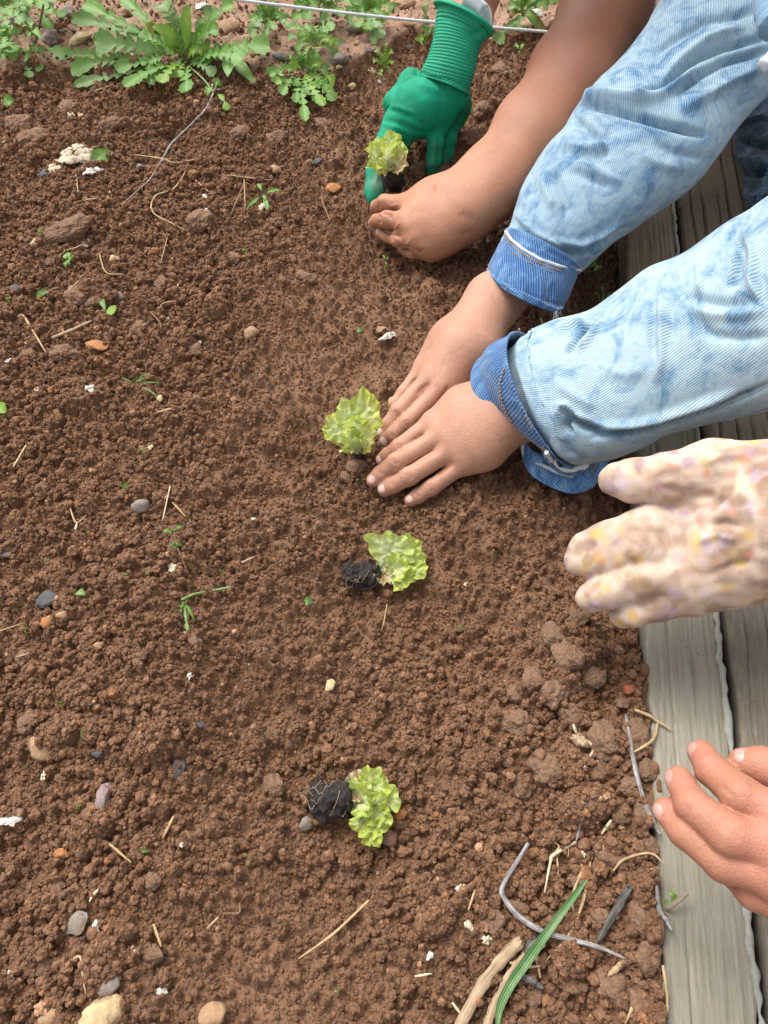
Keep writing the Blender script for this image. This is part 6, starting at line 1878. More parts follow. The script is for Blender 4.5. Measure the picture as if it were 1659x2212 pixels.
for k, (label, u, v, s, m, fl, lo_, an, sh) in enumerate((
        ('big cream-yellow stone cut by the bottom edge', 223, 2198, 36, 'cream', .6, 1.2, .3, 0), ('tan stone at the bottom edge, right of the cream one', 458, 2194, 21, 'tan', .6, 1.1, 0, 0), ('brown-orange stone at the bottom edge, left of the cream one', 112, 2203, 17, 'tan', .6, 1.2, 0, 0),
        ('large tan stone above a reddish wood-like stone', 104, 1614, 26, 'tan', .7, 1.1, .5, 0), ('angular dark slate chip in fine soil, larger one', 383, 1664, 15, 'slate', .4, 1.25, 1.2, 1), ('small dark slate chip beside the large tan stone', 212, 1630, 9, 'slate', .5, 1.2, .2, 1),
        ('long mauve-brown stone lying on the slope', 226, 1726, 19, 'mauve', .7, 1.5, 1.5, 1), ('orange brick-coloured stone low in the picture', 136, 1846, 12, 'orange', .7, 1.1, .3, 1), ('flat grey-brown stone beside a white shell bit', 169, 1994, 21, 'grey', .4, 1.2, .6, 1),
        ('round grey-brown stone under the flat one', 236, 2130, 18, 'grey', .6, 1.1, .1, 0), ('grey pebble below the nearest lettuce plug', 661, 1782, 12, 'grey', .5, 1.1, .4, 0), ('round grey pebble with a pale cap, left of the row', 305, 1096, 17, 'grey', .75, 1.1, .3, 0), ('dark round pebble just above the grey capped one', 312, 1052, 17, 'slate', .6, 1.2, .1, 0),
        ('ochre stone, left one of a pair', 104, 1345, 13, 'orange', .7, 1.1, .9, 0), ('ochre stone, right one of a pair', 140, 1333, 12, 'tan', .7, 1.1, .2, 0), ('dark flat slate flake near the picture edge', 108, 1296, 19, 'slate', .35, 1.25, .2, 1), ('small cream pebble in the middle of the rough soil', 212, 1391, 8, 'cream', .7, 1.2, 1.3, 0),
        ('cream stone in the smooth soil of the row', 713, 1481, 13, 'cream', .6, 1.2, 1.2, 1), ('slate chip left of the smooth hollow', 431, 1568, 9, 'slate', .4, 1.1, .5, 1), ('tiny orange pebble in the row', 672, 1564, 5, 'orange', .8, 1.0, 0, 0), ('grey stone cut by the picture edge', 14, 1195, 13, 'grey', .6, 1.1, 0, 0),
        ('grey pebble beside the green torn leaf', 254, 644, 13, 'grey', .6, 1.2, .3, 0), ('dark stone with a pale side near the edge', 40, 630, 14, 'slate', .6, 1.1, 1.0, 1), ('rusty flat stone in the rough soil', 213, 750, 19, 'orange', .4, 1.25, 2.9, 1), ('tan honeycombed stone left of the row', 544, 724, 14, 'tan', .7, 1.0, .3, 0),
        ('cream pebble below the first clods', 247, 563, 9, 'cream', .7, 1.1, .3, 0), ('pale tan stone near the upper picture edge', 76, 530, 12, 'cream', .6, 1.2, .3, 0), ('ochre pebble in the upper middle', 472, 632, 10, 'orange', .7, 1.1, 1.3, 0), ('yellow seed-like pebble at the end of a bent grass blade', 346, 864, 8, 'cream', .7, 1.35, 1.5, 0),
        ('flat pale orange shard left of the glove', 718, 409, 15, 'orange', .25, 1.4, .5, 1), ('small purple slate chip beside the big eggshell', 96, 379, 10, 'slate', .5, 1.1, .5, 1), ('dark chip above the flat orange shard', 684, 352, 10, 'slate', .5, 1.1, 1.2, 1), ('tan stone left of the flat orange shard', 593, 371, 14, 'tan', .5, 1.2, .3, 0),
        ('grey-brown pebble beside the long stem', 303, 365, 8, 'grey', .7, 1.0, .3, 0), ('brick-red stone at the rim of the dug soil', 574, 174, 12, 'red', .7, 1.1, .3, 1), ('tan stone touching the brick-red one', 554, 181, 12, 'tan', .6, 1.2, .3, 0), ('smooth grey-green pebble on the stony rim', 733, 134, 16, 'grey', .7, 1.25, .3, 0),
        ('orange stone below the grey-green pebble', 757, 153, 10, 'orange', .7, 1.1, .9, 1), ('dark blue-grey chip under the string', 794, 116, 13, 'slate', .5, 1.1, .4, 1), ('grey stone below the string', 768, 66, 14, 'grey', .6, 1.2, .3, 0), ('cream pebble on the stony rim, lower one', 804, 160, 11, 'cream', .7, 1.1, .3, 0),
        ('cream pebble at the foot of the stony rim', 761, 190, 8, 'cream', .7, 1.1, .8, 0), ('small tan stone on the dug slope', 422, 226, 7, 'tan', .7, 1.2, .8, 0), ('cream chip near the rim on the far slope', 180, 253, 7, 'cream', .6, 1.2, .8, 1), ('orange brick scrap among the corner weeds', 44, 72, 9, 'red', .7, 1.2, .4, 1),
        ('mauve-grey angular stone among the weeds', 114, 86, 17, 'mauve', .7, 1.1, .2, 1), ('large flat cream stone among the weeds', 176, 87, 22, 'cream', .35, 1.1, 1.1, 1), ('tan angular stone near the top edge', 271, 31, 13, 'tan', .8, 1.1, .3, 1), ('blue-grey stone near the top edge', 150, 34, 14, 'grey', .6, 1.3, .2, 0),
        ('broad tan stone between two weeds', 495, 60, 18, 'tan', .5, 1.1, .3, 0), ('bright white stone at the top edge', 439, 19, 11, 'white', .6, 1.2, .4, 1), ('dark pebble right of the large rosette', 608, 127, 12, 'slate', .5, 1.2, .3, 0), ('tan stone at the top edge left of the cuff', 877, 14, 17, 'tan', .6, 1.2, .2, 1),
        ('black slate chip left of the green cuff', 882, 101, 15, 'slate', .35, 1.2, .5, 1), ('small pale stone left of the green cuff', 885, 55, 11, 'tan', .6, 1.2, -.5, 1), ('white angular stone behind the string near the forearm', 1162, 32, 10, 'white', .6, 1.2, .3, 1), ('grey elongated stone on the mound by the forearm', 1128, 80, 13, 'brown', .6, 1.5, 1.2, 0),
        ('brick-red pebble beside the pale board', 1357, 1491, 12, 'red', .8, 1.1, .4, 0), ('mauve-brown stone near the brick-red pebble', 1340, 1520, 17, 'brown', .6, 1.2, .4, 1), ('small orange pebble at the little fingertip', 877, 1095, 4, 'orange', .8, 1, 0, 0), ('tan pebble below the lying lettuce nearest the hands', 820, 716, 9, 'tan', .5, 1.2, .4, 1),
        ('orange pebble right of the nearest lettuce', 868, 1762, 11, 'orange', .6, 1.2, .5, 0), ('round tan clod touching the nearest lettuce', 842, 1812, 15, 'brown', .7, 1.1, .5, 0), ('flat tan pebble above the nearest lettuce plug', 655, 1650, 8, 'brown', .6, 1.2, .5, 0))):
    stone(label, u, v, s, m, 500 + k, fl, lo_, an, bool(sh))

# unnamed gravel too small to tell apart
rs = random.Random(4)
tiny = [rock_mesh('pebble', 900 + k, 1.0, 0.8, 0.65, 0.3, k % 2 == 0, 2) for k in range(6)]
tiny_mats = []
for k, mname in enumerate(('cream', 'tan', 'orange', 'slate', 'white', 'grey')):
    tiny[k].materials.append(SM[mname])


PN = ('cream', 'tan', 'orange', 'dark slate', 'white', 'grey')


def pebble(u, v, size, k, label, group):
    p = G(u, v, 0)
    r = size / FOC * np.linalg.norm(p - CAMV)
    o = add('pebble', tiny[k], None, label=label, cat='pebble', group=group)
    o.scale = (r, r, r)
    AUTO.append((o, u, v, ('tiny ' if size < 3.4 else 'small ') + PN[k] + ' pebble'))
    o.location = (p[0], p[1], float(soil_z(p[0], p[1], False)) + 0.45 * r)
    o.rotation_euler = (rs.uniform(-.4, .4), rs.uniform(-.4, .4), rs.uniform(0, 6.28))


n = 0
while n < 42:
    u, v = rs.uniform(0, 1380), rs.uniform(230, 2200)
    if (u > 780 and v < 1120) or u > 1330: continue
    k = rs.choices(range(6), [3, 5, 4, 3, 1.2, 3])[0]
    pebble(u, v, rs.uniform(2.2, 5.0), k, 'small pebble half sunk in the brown dug soil', 'small pebbles in the dug soil')
    n += 1
n = 0
while n < 95:
    u, v = rs.uniform(0, 940), rs.uniform(2, 205)
    if v > 150 and rs.random() < 0.4: continue
    k = rs.choices(range(6), [4, 5, 3, 3, 3, 3])[0]
    pebble(u, v, rs.uniform(2.5, 6.5), k, 'small pebble on the pale weedy ground', 'small pebbles on the weedy ground')
    n += 1

# clods of earth
CL = NT('earth clod')
_v = CL.coord('Object')
_f = CL.noise(_v, 420, 6, 0.7)
CL.color(CL.mix(1.0, CL.ramp(_f, [(0.22, (0.103, 0.054, 0.031)), (0.5, (0.198, 0.115, 0.070)), (0.8, (0.30, 0.190, 0.123))]), CL.ramp(CL.noise(_v, 60, 4), [(0.3, (0.8, 0.78, 0.76)), (0.7, (1.15, 1.1, 1.06))]), 'MULTIPLY'))
CL.set(Roughness=0.94)
CL.bump(CL.math('ADD', CL.noise(_v, 900, 4, 0.75), CL.math('MULTIPLY', CL.noise(_v, 330, 4, 0.65), 1.3)), 0.8, 0.0011)
CL = CL.mat


def clod(u, v, size, seed, label='crumbly brown clod of earth on the rough soil', group='clods of earth', long=1.2, an=0.0, flat=0.62):
    p = G(u, v, 0)
    r = size / FOC * np.linalg.norm(p - CAMV)
    import bmesh
    bm = bmesh.new()
    bmesh.ops.create_icosphere(bm, subdivisions=5, radius=1.0)
    w = np.array([x.co[:] for x in bm.verts])
    d = 1 + 0.34 * noise3(w, 1.25, seed) + 0.20 * noise3(w, 2.9, seed + 1) + 0.12 * np.abs(noise3(w, 6.5, seed + 2)) + 0.09 * noise3(w, 13, seed + 3) + 0.05 * noise3(w, 27, seed + 4)
    w = w * d[:, None] * np.array([r * long, r / long ** 0.5, r * flat])
    for x, c in zip(bm.verts, w): x.co = c
    me = bpy.data.meshes.new('clod'); bm.to_mesh(me); bm.free()
    me.polygons.foreach_set('use_smooth', np.ones(len(me.polygons), dtype=bool))
    o = add('clod', me, CL, label=label, cat='clod', group=group)
    o.location = (p[0], p[1], p[2] + 0.05 * r)
    o.rotation_euler = (0, 0, an)
    AUTO.append((o, u, v, ('large' if size > 22 else 'medium' if size > 16 else 'small') + ' crumbly clod of earth'))


for k, (u, v, s) in enumerate(((1195, 1375, 26), (1245, 1340, 24), (1230, 1420, 34), (1150, 1470, 26), (1280, 1460, 26), (1195, 1500, 30), (1110, 1500, 20), (1120, 1560, 30), (1235, 1545, 26), (1300, 1600, 36), (1370, 1590, 30), (1180, 1660, 32), (1290, 1665, 24), (1400, 1660, 20), (1360, 1700, 22), (1130, 1700, 22),
                               (1390, 1760, 24), (1340, 1760, 20), (1270, 1770, 18), (1330, 1860, 24), (1405, 1830, 20), (1250, 1900, 18), (1390, 1990, 26), (1300, 1985, 20), (1400, 2070, 26), (1330, 2130, 30), (1230, 2120, 22), (1150, 2150, 18), (1390, 2180, 24), (1070, 1990, 18), (1120, 1960, 16), (1330, 1410, 20), (1340, 1320, 18),
                               (150, 497, 30), (430, 480, 26), (170, 640, 26), (200, 655, 18), (120, 560, 16), (140, 765, 22), (60, 770, 18), (300, 710, 18), (420, 760, 16), (240, 1150, 14), (90, 1060, 18), (60, 1560, 18), (200, 1760, 20), (330, 1905, 16), (590, 1700, 24), (560, 1600, 14), (120, 1930, 18), (330, 2060, 18), (100, 2090, 20), (420, 1380, 16), (300, 1420, 18), (50, 1420, 16), (600, 480, 14), (505, 560, 15), (350, 610, 16), (660, 600, 15), (80, 300, 26), (40, 270, 22), (150, 235, 20), (250, 270, 22), (600, 300, 20), (700, 270, 18), (520, 290, 18), (960, 372, 16), (905, 368, 18), (1010, 300, 20), (1040, 240, 20), (1080, 160, 22), (960, 340, 14), (770, 1010, 20), (750, 1030, 14))):
    clod(u, v, s * 0.9, 1500 + 7 * k, long=1.0 + 0.4 * rs.random(), an=rs.uniform(0, 3.1))

# eggshells: thin curved, broken sheets
M_SHELL = stone_mat('eggshell', (0.54, 0.46, 0.33), 0.30)
M_SHELLW = stone_mat('white eggshell', (0.56, 0.53, 0.47), 0.22)


def shell(label, u, v, size, seed, mat, long=1.2, ang=0.0, group='eggshell scraps on the soil'):
    p = G(u, v, 0)
    r = size / FOC * np.linalg.norm(p - CAMV)
    rs_ = np.random.RandomState(seed)
    nr, na = 7, 26
    a = np.linspace(0, 2 * np.pi, na, endpoint=False)
    edge = 1 + 0.16 * np.sin(3 * a + rs_.rand() * 6) + 0.14 * np.sin(5 * a + rs_.rand() * 6) + 0.45 * (rs_.rand(na) - 0.5)
    V = []
    for k in range(nr):
        q = (k + 0.15) / (nr - 1 + 0.15)
        x, y = np.cos(a) * edge * q * long, np.sin(a) * edge * q / long ** 0.5
        z = 0.30 * (1 - q * q) + 0.28 * noise2(x, y, 2.6, seed) + 0.12 * noise2(x, y, 7, seed + 1)
        V.append(np.stack([x, y, z], 1))
    v_ = np.vstack(V) * r
    qd = grid_quads(nr, na, True)
    c = len(v_)
    v_ = np.vstack([v_, v_[:na].mean(0)])
    tr = np.array([(c, j, (j + 1) % na) for j in range(na)])
    me = mesh_np('eggshell', v_, qd, tr, False)
    o = add('eggshell', me, mat, label=label, cat='eggshell', group=group)
    md = o.modifiers.new('thickness', 'SOLIDIFY'); md.thickness = min(0.0009, r * 0.15)
    o.location = (p[0], p[1], float(soil_z(p[0], p[1], False)) + 0.0030)
    o.rotation_euler = (rs_.uniform(-.25, .25), rs_.uniform(-.25, .25), ang)
    if group == 'small shell crumbs': AUTO.append((o, u, v, 'small white shell crumb'))


for k, (u, v, sz, lg, an, lb) in enumerate(((160, 352, 22, 1.3, .3, 'big crumbling cream eggshell, the widest of its heap'), (132, 366, 17, 1.4, .4, 'cream eggshell shard at the lower end of the big eggshell heap'), (190, 340, 18, 1.2, .9, 'cream eggshell shard at the upper end of the big eggshell heap'),
                                            (150, 338, 12, 1.3, 1.4, 'small cream eggshell shard on top of the big heap'), (180, 362, 13, 1.5, .2, 'cream eggshell shard on the lower side of the big heap'), (172, 330, 10, 1.2, 2.2, 'tiny cream shard above the big eggshell heap'), (120, 372, 9, 1.2, 2.8, 'tiny cream shard trailing left of the big eggshell heap'))):
    shell(lb, u, v, sz, 1 + 40 * k, M_SHELL, lg, an)
shell('white shell strip right of the big eggshell', 203, 380, 13, 3, M_SHELLW, 1.6, 1.0)
shell('white crumb of shell, upper of two in the far soil', 443, 430, 10, 4, M_SHELLW, 1.3, .2)
shell('white crumb of shell, lower of two in the far soil', 448, 458, 10, 5, M_SHELLW, 1.3, 1.4)
shell('cream shell under the slender seedling', 574, 444, 13, 6, M_SHELL, 1.1, .3)
shell('cream shell at the tip of a straw', 184, 525, 10, 7, M_SHELL, 1.4, .8)
shell('clean white shard lying alone above the bare hands', 840, 735, 11, 8, M_SHELLW, 2.0, .75)
shell('white shell on the round clod below the mid hollow', 370, 1225, 10, 9, M_SHELL, 1.5, 2.0)
shell('small white triangular shell left of the row', 409, 1461, 7, 10, M_SHELLW, 1.5, 1.0)
shell('white shell bits beside the flat grey-brown stone', 204, 2008, 10, 11, M_SHELLW, 1.2, 1.4)
shell('white ring-shaped shell near the bottom edge', 349, 2143, 8, 12, M_SHELLW, 1.2, .2)
shell('milky bluish shell scrap near the picture edge', 30, 1777, 13, 13, M_SHELLW, 1.4, .2)
shell('white shell above the bent grey stem', 994, 1922, 8, 14, M_SHELLW, 1.3, .9)
shell('cream shell left of the bent grey stem', 1014, 2000, 8, 15, M_SHELL, 1.6, 2.4)
shell('cream shell under the bend of the grey stem', 1052, 2030, 8, 16, M_SHELL, 1.3, .4)
for k, (u, v, s) in enumerate(((291, 797, 6), (78, 845, 7), (199, 849, 8), (323, 965, 6), (362, 687, 4), (549, 1127, 4), (100, 1681, 6), (396, 1827, 5), (927, 2066, 6), (1007, 1265, 5), (25, 791, 5), (432, 739, 4), (1250, 1850, 6), (30, 155, 8), (207, 20, 7), (150, 250, 7), (465, 182, 6), (690, 165, 5))):
    shell('small white shell crumb lying flat on the soil', u, v, s, 60 + k, M_SHELLW if k % 3 else M_SHELL, 1.3, k * 1.3, 'small shell crumbs')

# straw, roots and stems
def fibre(name, lo_, mid, hi_, along=55.0, across=1500.0, bump=0.7):
    m = NT(name)
    uv = m.coord('UV', (along, across, 1))
    g = m.noise(uv, 1.0, 4, 0.6, 0.3)
    o_ = m.coord('Object')
    c = m.ramp(m.math('ADD', m.math('MULTIPLY', g, 0.7), m.math('MULTIPLY', m.noise(o_, 130, 4, 0.6), 0.3)), [(0.32, lo_), (0.48, mid), (0.64, hi_)])
    m.color(c)
    m.set(Roughness=0.8)
    m.bump(g, bump, 0.0008)
    return m.mat


SW = {'straw': fibre('straw', (0.20, 0.12, 0.055), (0.40, 0.27, 0.14), (0.52, 0.38, 0.21)), 'pale': fibre('pale root', (0.34, 0.24, 0.14), (0.54, 0.43, 0.28), (0.66, 0.55, 0.39)), 'greystem': fibre('grey dead stem', (0.045, 0.042, 0.045), (0.19, 0.175, 0.17), (0.46, 0.44, 0.43)),
      'dark': fibre('dark dead stem', (0.022, 0.019, 0.019), (0.060, 0.050, 0.045), (0.20, 0.18, 0.16)), 'brown': fibre('brown root', (0.12, 0.065, 0.035), (0.21, 0.12, 0.068), (0.30, 0.19, 0.11)), 'tan': fibre('tan reed', (0.11, 0.070, 0.040), (0.33, 0.225, 0.13), (0.48, 0.36, 0.23))}


def straw(label, pts, r, mat, seed=0, lift=0.0050, name='straw', cat='straw', group='straws and roots on the soil', squash=0.8, taper=0.6):
    q = [G(u, v, lift + 0.0016 * (_T[(seed * 13 + 7 * k) % 4096])) for k, (u, v) in enumerate(pts)]
    n = max(16, 10 * len(pts))
    c = spline(q, n)
    t = np.linspace(0, 1, n)
    c[:, 2] = np.maximum(c[:, 2], soil_z(c[:, 0], c[:, 1], False) + 0.6 * r + 0.0014)
    k = np.ones(7) / 7
    zpad = np.pad(c[:, 2], 3, mode='edge')
    c[:, 2] = np.convolve(zpad, k, 'valid')
    rr = r * (1 - (1 - taper) * np.abs(2 * t - 0.8) ** 2.2) * (1 + 0.18 * noise2(t * 0.2, t * 0, 90, seed))
    r = r * 0.85
    rr = rr * 0.85
    NS = 20 if r > 0.0018 else 8
    v, qd, tr = tube(c, np.clip(rr, r * 0.3, None), NS, True, squash)
    if r > 0.0018:      # ridged and split along the fibre
        k_ = np.tile(np.arange(NS), n)
        i_ = np.repeat(np.arange(n), NS)
        off = r * (0.16 * noise2(k_ * 0.9, i_ * 0.02, 1.0, seed) + 0.10 * noise2(k_ * 2.1, i_ * 0.15, 1.0, seed + 5))
        ctr = np.repeat(c, NS, 0)
        v[:n * NS] += unit(v[:n * NS] - ctr) * off[:, None]
        for e in (0, n - 1):
            tn_ = unit(c[min(e + 1, n - 1)] - c[max(e - 1, 0)])
            v[e * NS:(e + 1) * NS] += tn_ * (r * 1.6 * (np.random.RandomState(seed + e).rand(NS) - 0.5))[:, None]
    me = mesh_np(name, v, qd, tr)
    Ls = np.linalg.norm(c[-1] - c[0])
    set_uv(me, np.vstack([np.stack([np.repeat(t[:, None] * Ls, NS, 1).ravel(), np.repeat(np.linspace(0, 6.28 * r, NS)[None], n, 0).ravel()], 1), [[0, 0], [Ls, 0]]]))
    return add(name, me, SW[mat], label=label, cat=cat, group=group)


def z1(*p): return [(x * .4667, y * .4667) for x, y in p]
def z5(*p): return [(x * .4333, 497.7 + y * .4333) for x, y in p]
def z6(*p): return [(x * .4333, 1050.7 + y * .4333) for x, y in p]
def z7(*p): return [(x * .4333, 1603.7 + y * .4333) for x, y in p]
def z4(*p): return [(884.8 + x * .3667, 1714.3 + y * .3667) for x, y in p]
def z8(*p): return [(995.4 + x * .3, 1216.6 + y * .3) for x, y in p]


for k, (label, pts, r, m) in enumerate((
        ('long thin grey stem running down the far slope from the rosette', z1((1015, 360), (960, 490), (890, 570), (800, 660), (760, 720), (715, 810), (580, 930)), .0017, 'greystem'),
        ('brown straw crossing the long thin stem', z1((615, 715), (750, 735), (800, 755), (975, 733)), .0012, 'straw'), ('hooked pale root below the long thin stem', z1((865, 790), (800, 880), (720, 905), (710, 985), (855, 1065)), .0013, 'straw'),
        ('short stalk standing out under the big eggshell', z1((350, 800), (362, 890)), .0012, 'tan'), ('straight thin straw left of the slender seedling', z1((1130, 830), (1135, 960)), .0009, 'straw'), ('curved brown root left of the slender seedling', z1((1120, 870), (1065, 1000)), .0009, 'brown'),
        ('thin brown root left of the fist', z1((1485, 910), (1530, 1030)), .0010, 'brown'), ('pale twig under the weeds on the rim', z1((420, 430), (510, 395)), .0014, 'straw'), ('short straw in the far middle', z1((905, 835), (980, 900)), .0010, 'straw'), ('short pale straw right of the far middle', z1((1050, 810), (1260, 835)), .0009, 'straw'), ('pale straw chip in the far soil', z1((395, 925), (450, 918)), .0010, 'pale'),
        ('thick forked straw near the picture edge', z5((90, 430), (115, 425), (170, 510), (230, 610)), .0016, 'straw'), ('broad pale stem section in the rough soil', z5((260, 535), (350, 500), (455, 450)), .0022, 'tan'), ('pale straw pointing at a cream shell', z5((290, 130), (410, 70)), .0012, 'straw'), ('kinked root in the upper soil', z5((495, 120), (530, 210), (615, 218)), .0010, 'straw'),
        ('upright thin straw in the upper soil', z5((835, 30), (800, 170)), .0008, 'straw'), ('short bright straw in the upper soil', z5((890, 265), (870, 310)), .0012, 'pale'), ('fine forked root in the upper soil', z5((865, 350), (805, 370), (790, 425)), .0008, 'straw'), ('curving brown root in the upper soil', z5((750, 405), (800, 470), (775, 540)), .0009, 'brown'),
        ('grey stick right of the grass tuft', z5((780, 908), (900, 880)), .0018, 'tan'), ('pale straw near the left picture edge', z5((130, 1070), (65, 1180)), .0009, 'pale'), ('straw beside the narrow grey-green leaf', z5((395, 250), (320, 320)), .0010, 'straw'),
        ('long pale straw above the pair of sprouts', z6((848, 0), (810, 170)), .0009, 'pale'), ('forked straw, curved arm', z6((350, 110), (380, 180), (430, 145)), .0010, 'straw'), ('forked straw, short foot', z6((375, 215), (385, 180)), .0012, 'pale'), ('thin straw right of the long pale one', z6((860, 80), (925, 150)), .0009, 'straw'), ('brown root below the pair of sprouts', z6((885, 310), (940, 440)), .0007, 'brown'),
        ('pale pea-like twig in the middle soil', z6((1205, 380), (1270, 350)), .0016, 'tan'), ('loop of fine root at the picture edge', z6((0, 720), (60, 700), (120, 680)), .0007, 'straw'), ('small twig in the rough middle soil', z6((85, 850), (150, 830)), .0008, 'straw'),
        ('pale straw left of the nearest lettuce', z7((865, 370), (810, 480)), .0013, 'straw'), ('thin slanting straw in the lower soil', z7((545, 505), (655, 600)), .0011, 'straw'), ('straight straw, lower middle', z7((765, 905), (805, 1020)), .0012, 'straw'), ('pale straw with a bent foot near the bottom', z7((360, 1080), (405, 1080), (430, 1260)), .0011, 'straw'),
        ('faint straw right of the lower middle', z7((1090, 870), (1030, 930)), .0009, 'straw'), ('pale worm-like root in the lower soil', z7((490, 735), (465, 760), (445, 795)), .0013, 'pale'), ('long straight straw below the nearest lettuce', [(797, 1945), (719, 2018), (645, 2071)], .0012, 'straw'), ('curled brown root by a tan stone', z7((1195, 800), (1190, 850), (1120, 850)), .0009, 'brown'),
        ('curved straw by the rim of the row hollow', [(836, 1305), (830, 1340), (824, 1362)], .0007, 'straw'), ('short stalk between the cuffs', [(1168, 688), (1176, 712), (1184, 728)], .0017, 'straw'))):
    straw(label, pts, r, m, 100 + k)

G2 = 'stems and straws in the near corner'
straw('bent grey dead stem arching over the green blade', z4((700, 290), (620, 420), (560, 520), (543, 575), (560, 620), (640, 720), (780, 810), (950, 860), (1100, 900), (1190, 935), (1265, 970)), .0021, 'greystem', 201, .010, group=G2, squash=.55)
straw('thick dark dead stick standing behind the grey stem', z4((1300, 545), (1220, 680), (1110, 870)), .0032, 'dark', 202, .006, group=G2, squash=.7, taper=.75)
straw('thick tan reed lying at the bottom edge, left one', z4((655, 870), (560, 960), (440, 1110), (300, 1357), (260, 1430)), .0042, 'tan', 203, .005, group=G2, squash=.42, taper=.85)
straw('thick dark-spotted reed beside the green blade', z4((740, 860), (680, 960), (590, 1080), (480, 1300), (450, 1400)), .0040, 'tan', 204, .003, group=G2, squash=.42, taper=.85)
straw('charred end of a reed under the grey stem', z4((770, 850), (720, 890), (690, 950)), .0042, 'dark', 205, .005, group=G2, squash=.6)
for k, (label, pts, r, m) in enumerate((
        ('thin grey stalk rising above the straw tangle', z4((1015, 90), (1000, 200), (980, 285)), .0013, 'greystem'), ('pale straw bent down the middle of the tangle', z4((980, 285), (850, 360), (830, 400), (795, 585)), .0014, 'pale'), ('short white straw right of the tangle', z4((1190, 155), (1130, 240)), .0014, 'pale'), ('curled straw hook right of the tangle', z4((1080, 290), (1100, 340), (1135, 340), (1130, 270)), .0009, 'straw'),
        ('straw lying along the tip of the green blade', z4((1000, 370), (1020, 440), (1045, 520)), .0011, 'straw'), ('long straw running down past the grey stem', z4((1065, 400), (1040, 560), (1000, 700), (930, 840), (780, 1010)), .0012, 'straw'), ('straw left of the green blade tip', z4((1025, 430), (960, 600), (965, 690)), .0011, 'straw'), ('wiry straw reaching onto the pale board', z4((1200, 455), (1270, 385), (1420, 355), (1500, 415)), .0011, 'straw'),
        ('short straw left of the bent stem', z4((385, 570), (345, 690)), .0010, 'straw'), ('pale sliver far left of the reeds', z4((30, 1078), (130, 1060)), .0010, 'pale'), ('curved pale sliver left of the reeds', z4((250, 1230), (310, 1310)), .0011, 'pale'), ('curled tan husk beside the green blade', z4((800, 890), (750, 930), (755, 1000), (770, 1085)), .0017, 'tan'), ('crossing straw under the reeds', z4((590, 995), (680, 1020), (795, 1015)), .0012, 'straw'),
        ('pale straw near the bottom edge by the board', z4((1330, 1220), (1300, 1290), (1270, 1357)), .0013, 'straw'), ('thin drooping straw in the tangle', z4((870, 380), (875, 490)), .0008, 'straw'), ('looped straw in the tangle', z4((835, 275), (880, 310), (860, 350), (930, 320), (935, 370)), .0008, 'straw'), ('dark twig under the green blade', z4((650, 1070), (710, 1100), (790, 1150)), .0030, 'dark'), ('pale husk end of the grey stem', z4((1255, 985), (1220, 1030), (1160, 1080)), .0022, 'straw'),
        ('white forked root on the clods', z8((805, 1165), (850, 1240), (955, 1330), (890, 1440), (875, 1490)), .0015, 'pale'), ('short arm of the white forked root', z8((960, 1310), (970, 1270), (1015, 1220)), .0013, 'pale'), ('flat wood chip beside the white forked root', z8((820, 1245), (895, 1325)), .0055, 'tan'),
        ('long dark stem along the foot of the pale board', z8((1190, 1100), (1240, 1400), (1290, 1620), (1330, 1740), (1390, 1880), (1440, 1960)), .0022, 'greystem'), ('dry tendril lying over the pale board edge', z8((1250, 1055), (1340, 1090), (1420, 1140), (1530, 1205)), .0015, 'straw'), ('side branch of the dry tendril', z8((1420, 1140), (1390, 1260), (1300, 1330), (1230, 1365)), .0013, 'straw'),
        ('dry stalk creeping along the board foot', [(1414, 1915), (1424, 1965), (1440, 1990), (1452, 2010)], .0020, 'greystem'), ('pale straw along the board foot, near the bottom', [(1432, 2085), (1440, 2140), (1442, 2190)], .0012, 'straw'))):
    straw(label, pts, r, m, 220 + k, .004, group=G2)
M_REED = leaf_material('striped green reed', (0.055, 0.150, 0.040), (0.20, 0.30, 0.14), None, 0.2)
pts = z4((1045, 505), (940, 640), (800, 830), (700, 970), (590, 1130), (530, 1260), (515, 1400))
q = np.array([G(u, v, h) for (u, v), h in zip(pts, (.012, .013, .013, .012, .012, .010, .008))])
c = spline(q, 60)
tn = unit(np.gradient(c, axis=0)); sd = unit(np.cross(tn, [0, 0, 1.0])); nn = np.cross(sd, tn)
w = np.interp(np.linspace(0, 1, 60), [0, .1, .5, .8, 1], [.0006, .0021, .0033, .0027, .0010])
s = np.linspace(-1, 1, 9)
v = c[:, None] + sd[:, None] * (w[:, None] * s[None])[..., None] + nn[:, None] * (w[:, None] * 0.45 * np.abs(s)[None])[..., None]
me = mesh_np('grass_blade', v.reshape(-1, 3), grid_quads(60, 9))
vattr(me, 'across', np.repeat((np.abs(np.sin(s * 6)))[None], 60, 0).ravel())
add('grass_blade', me, M_REED, label='broad green striped grass blade crossing under the bent grey stem', cat='grass blade', group=G2)

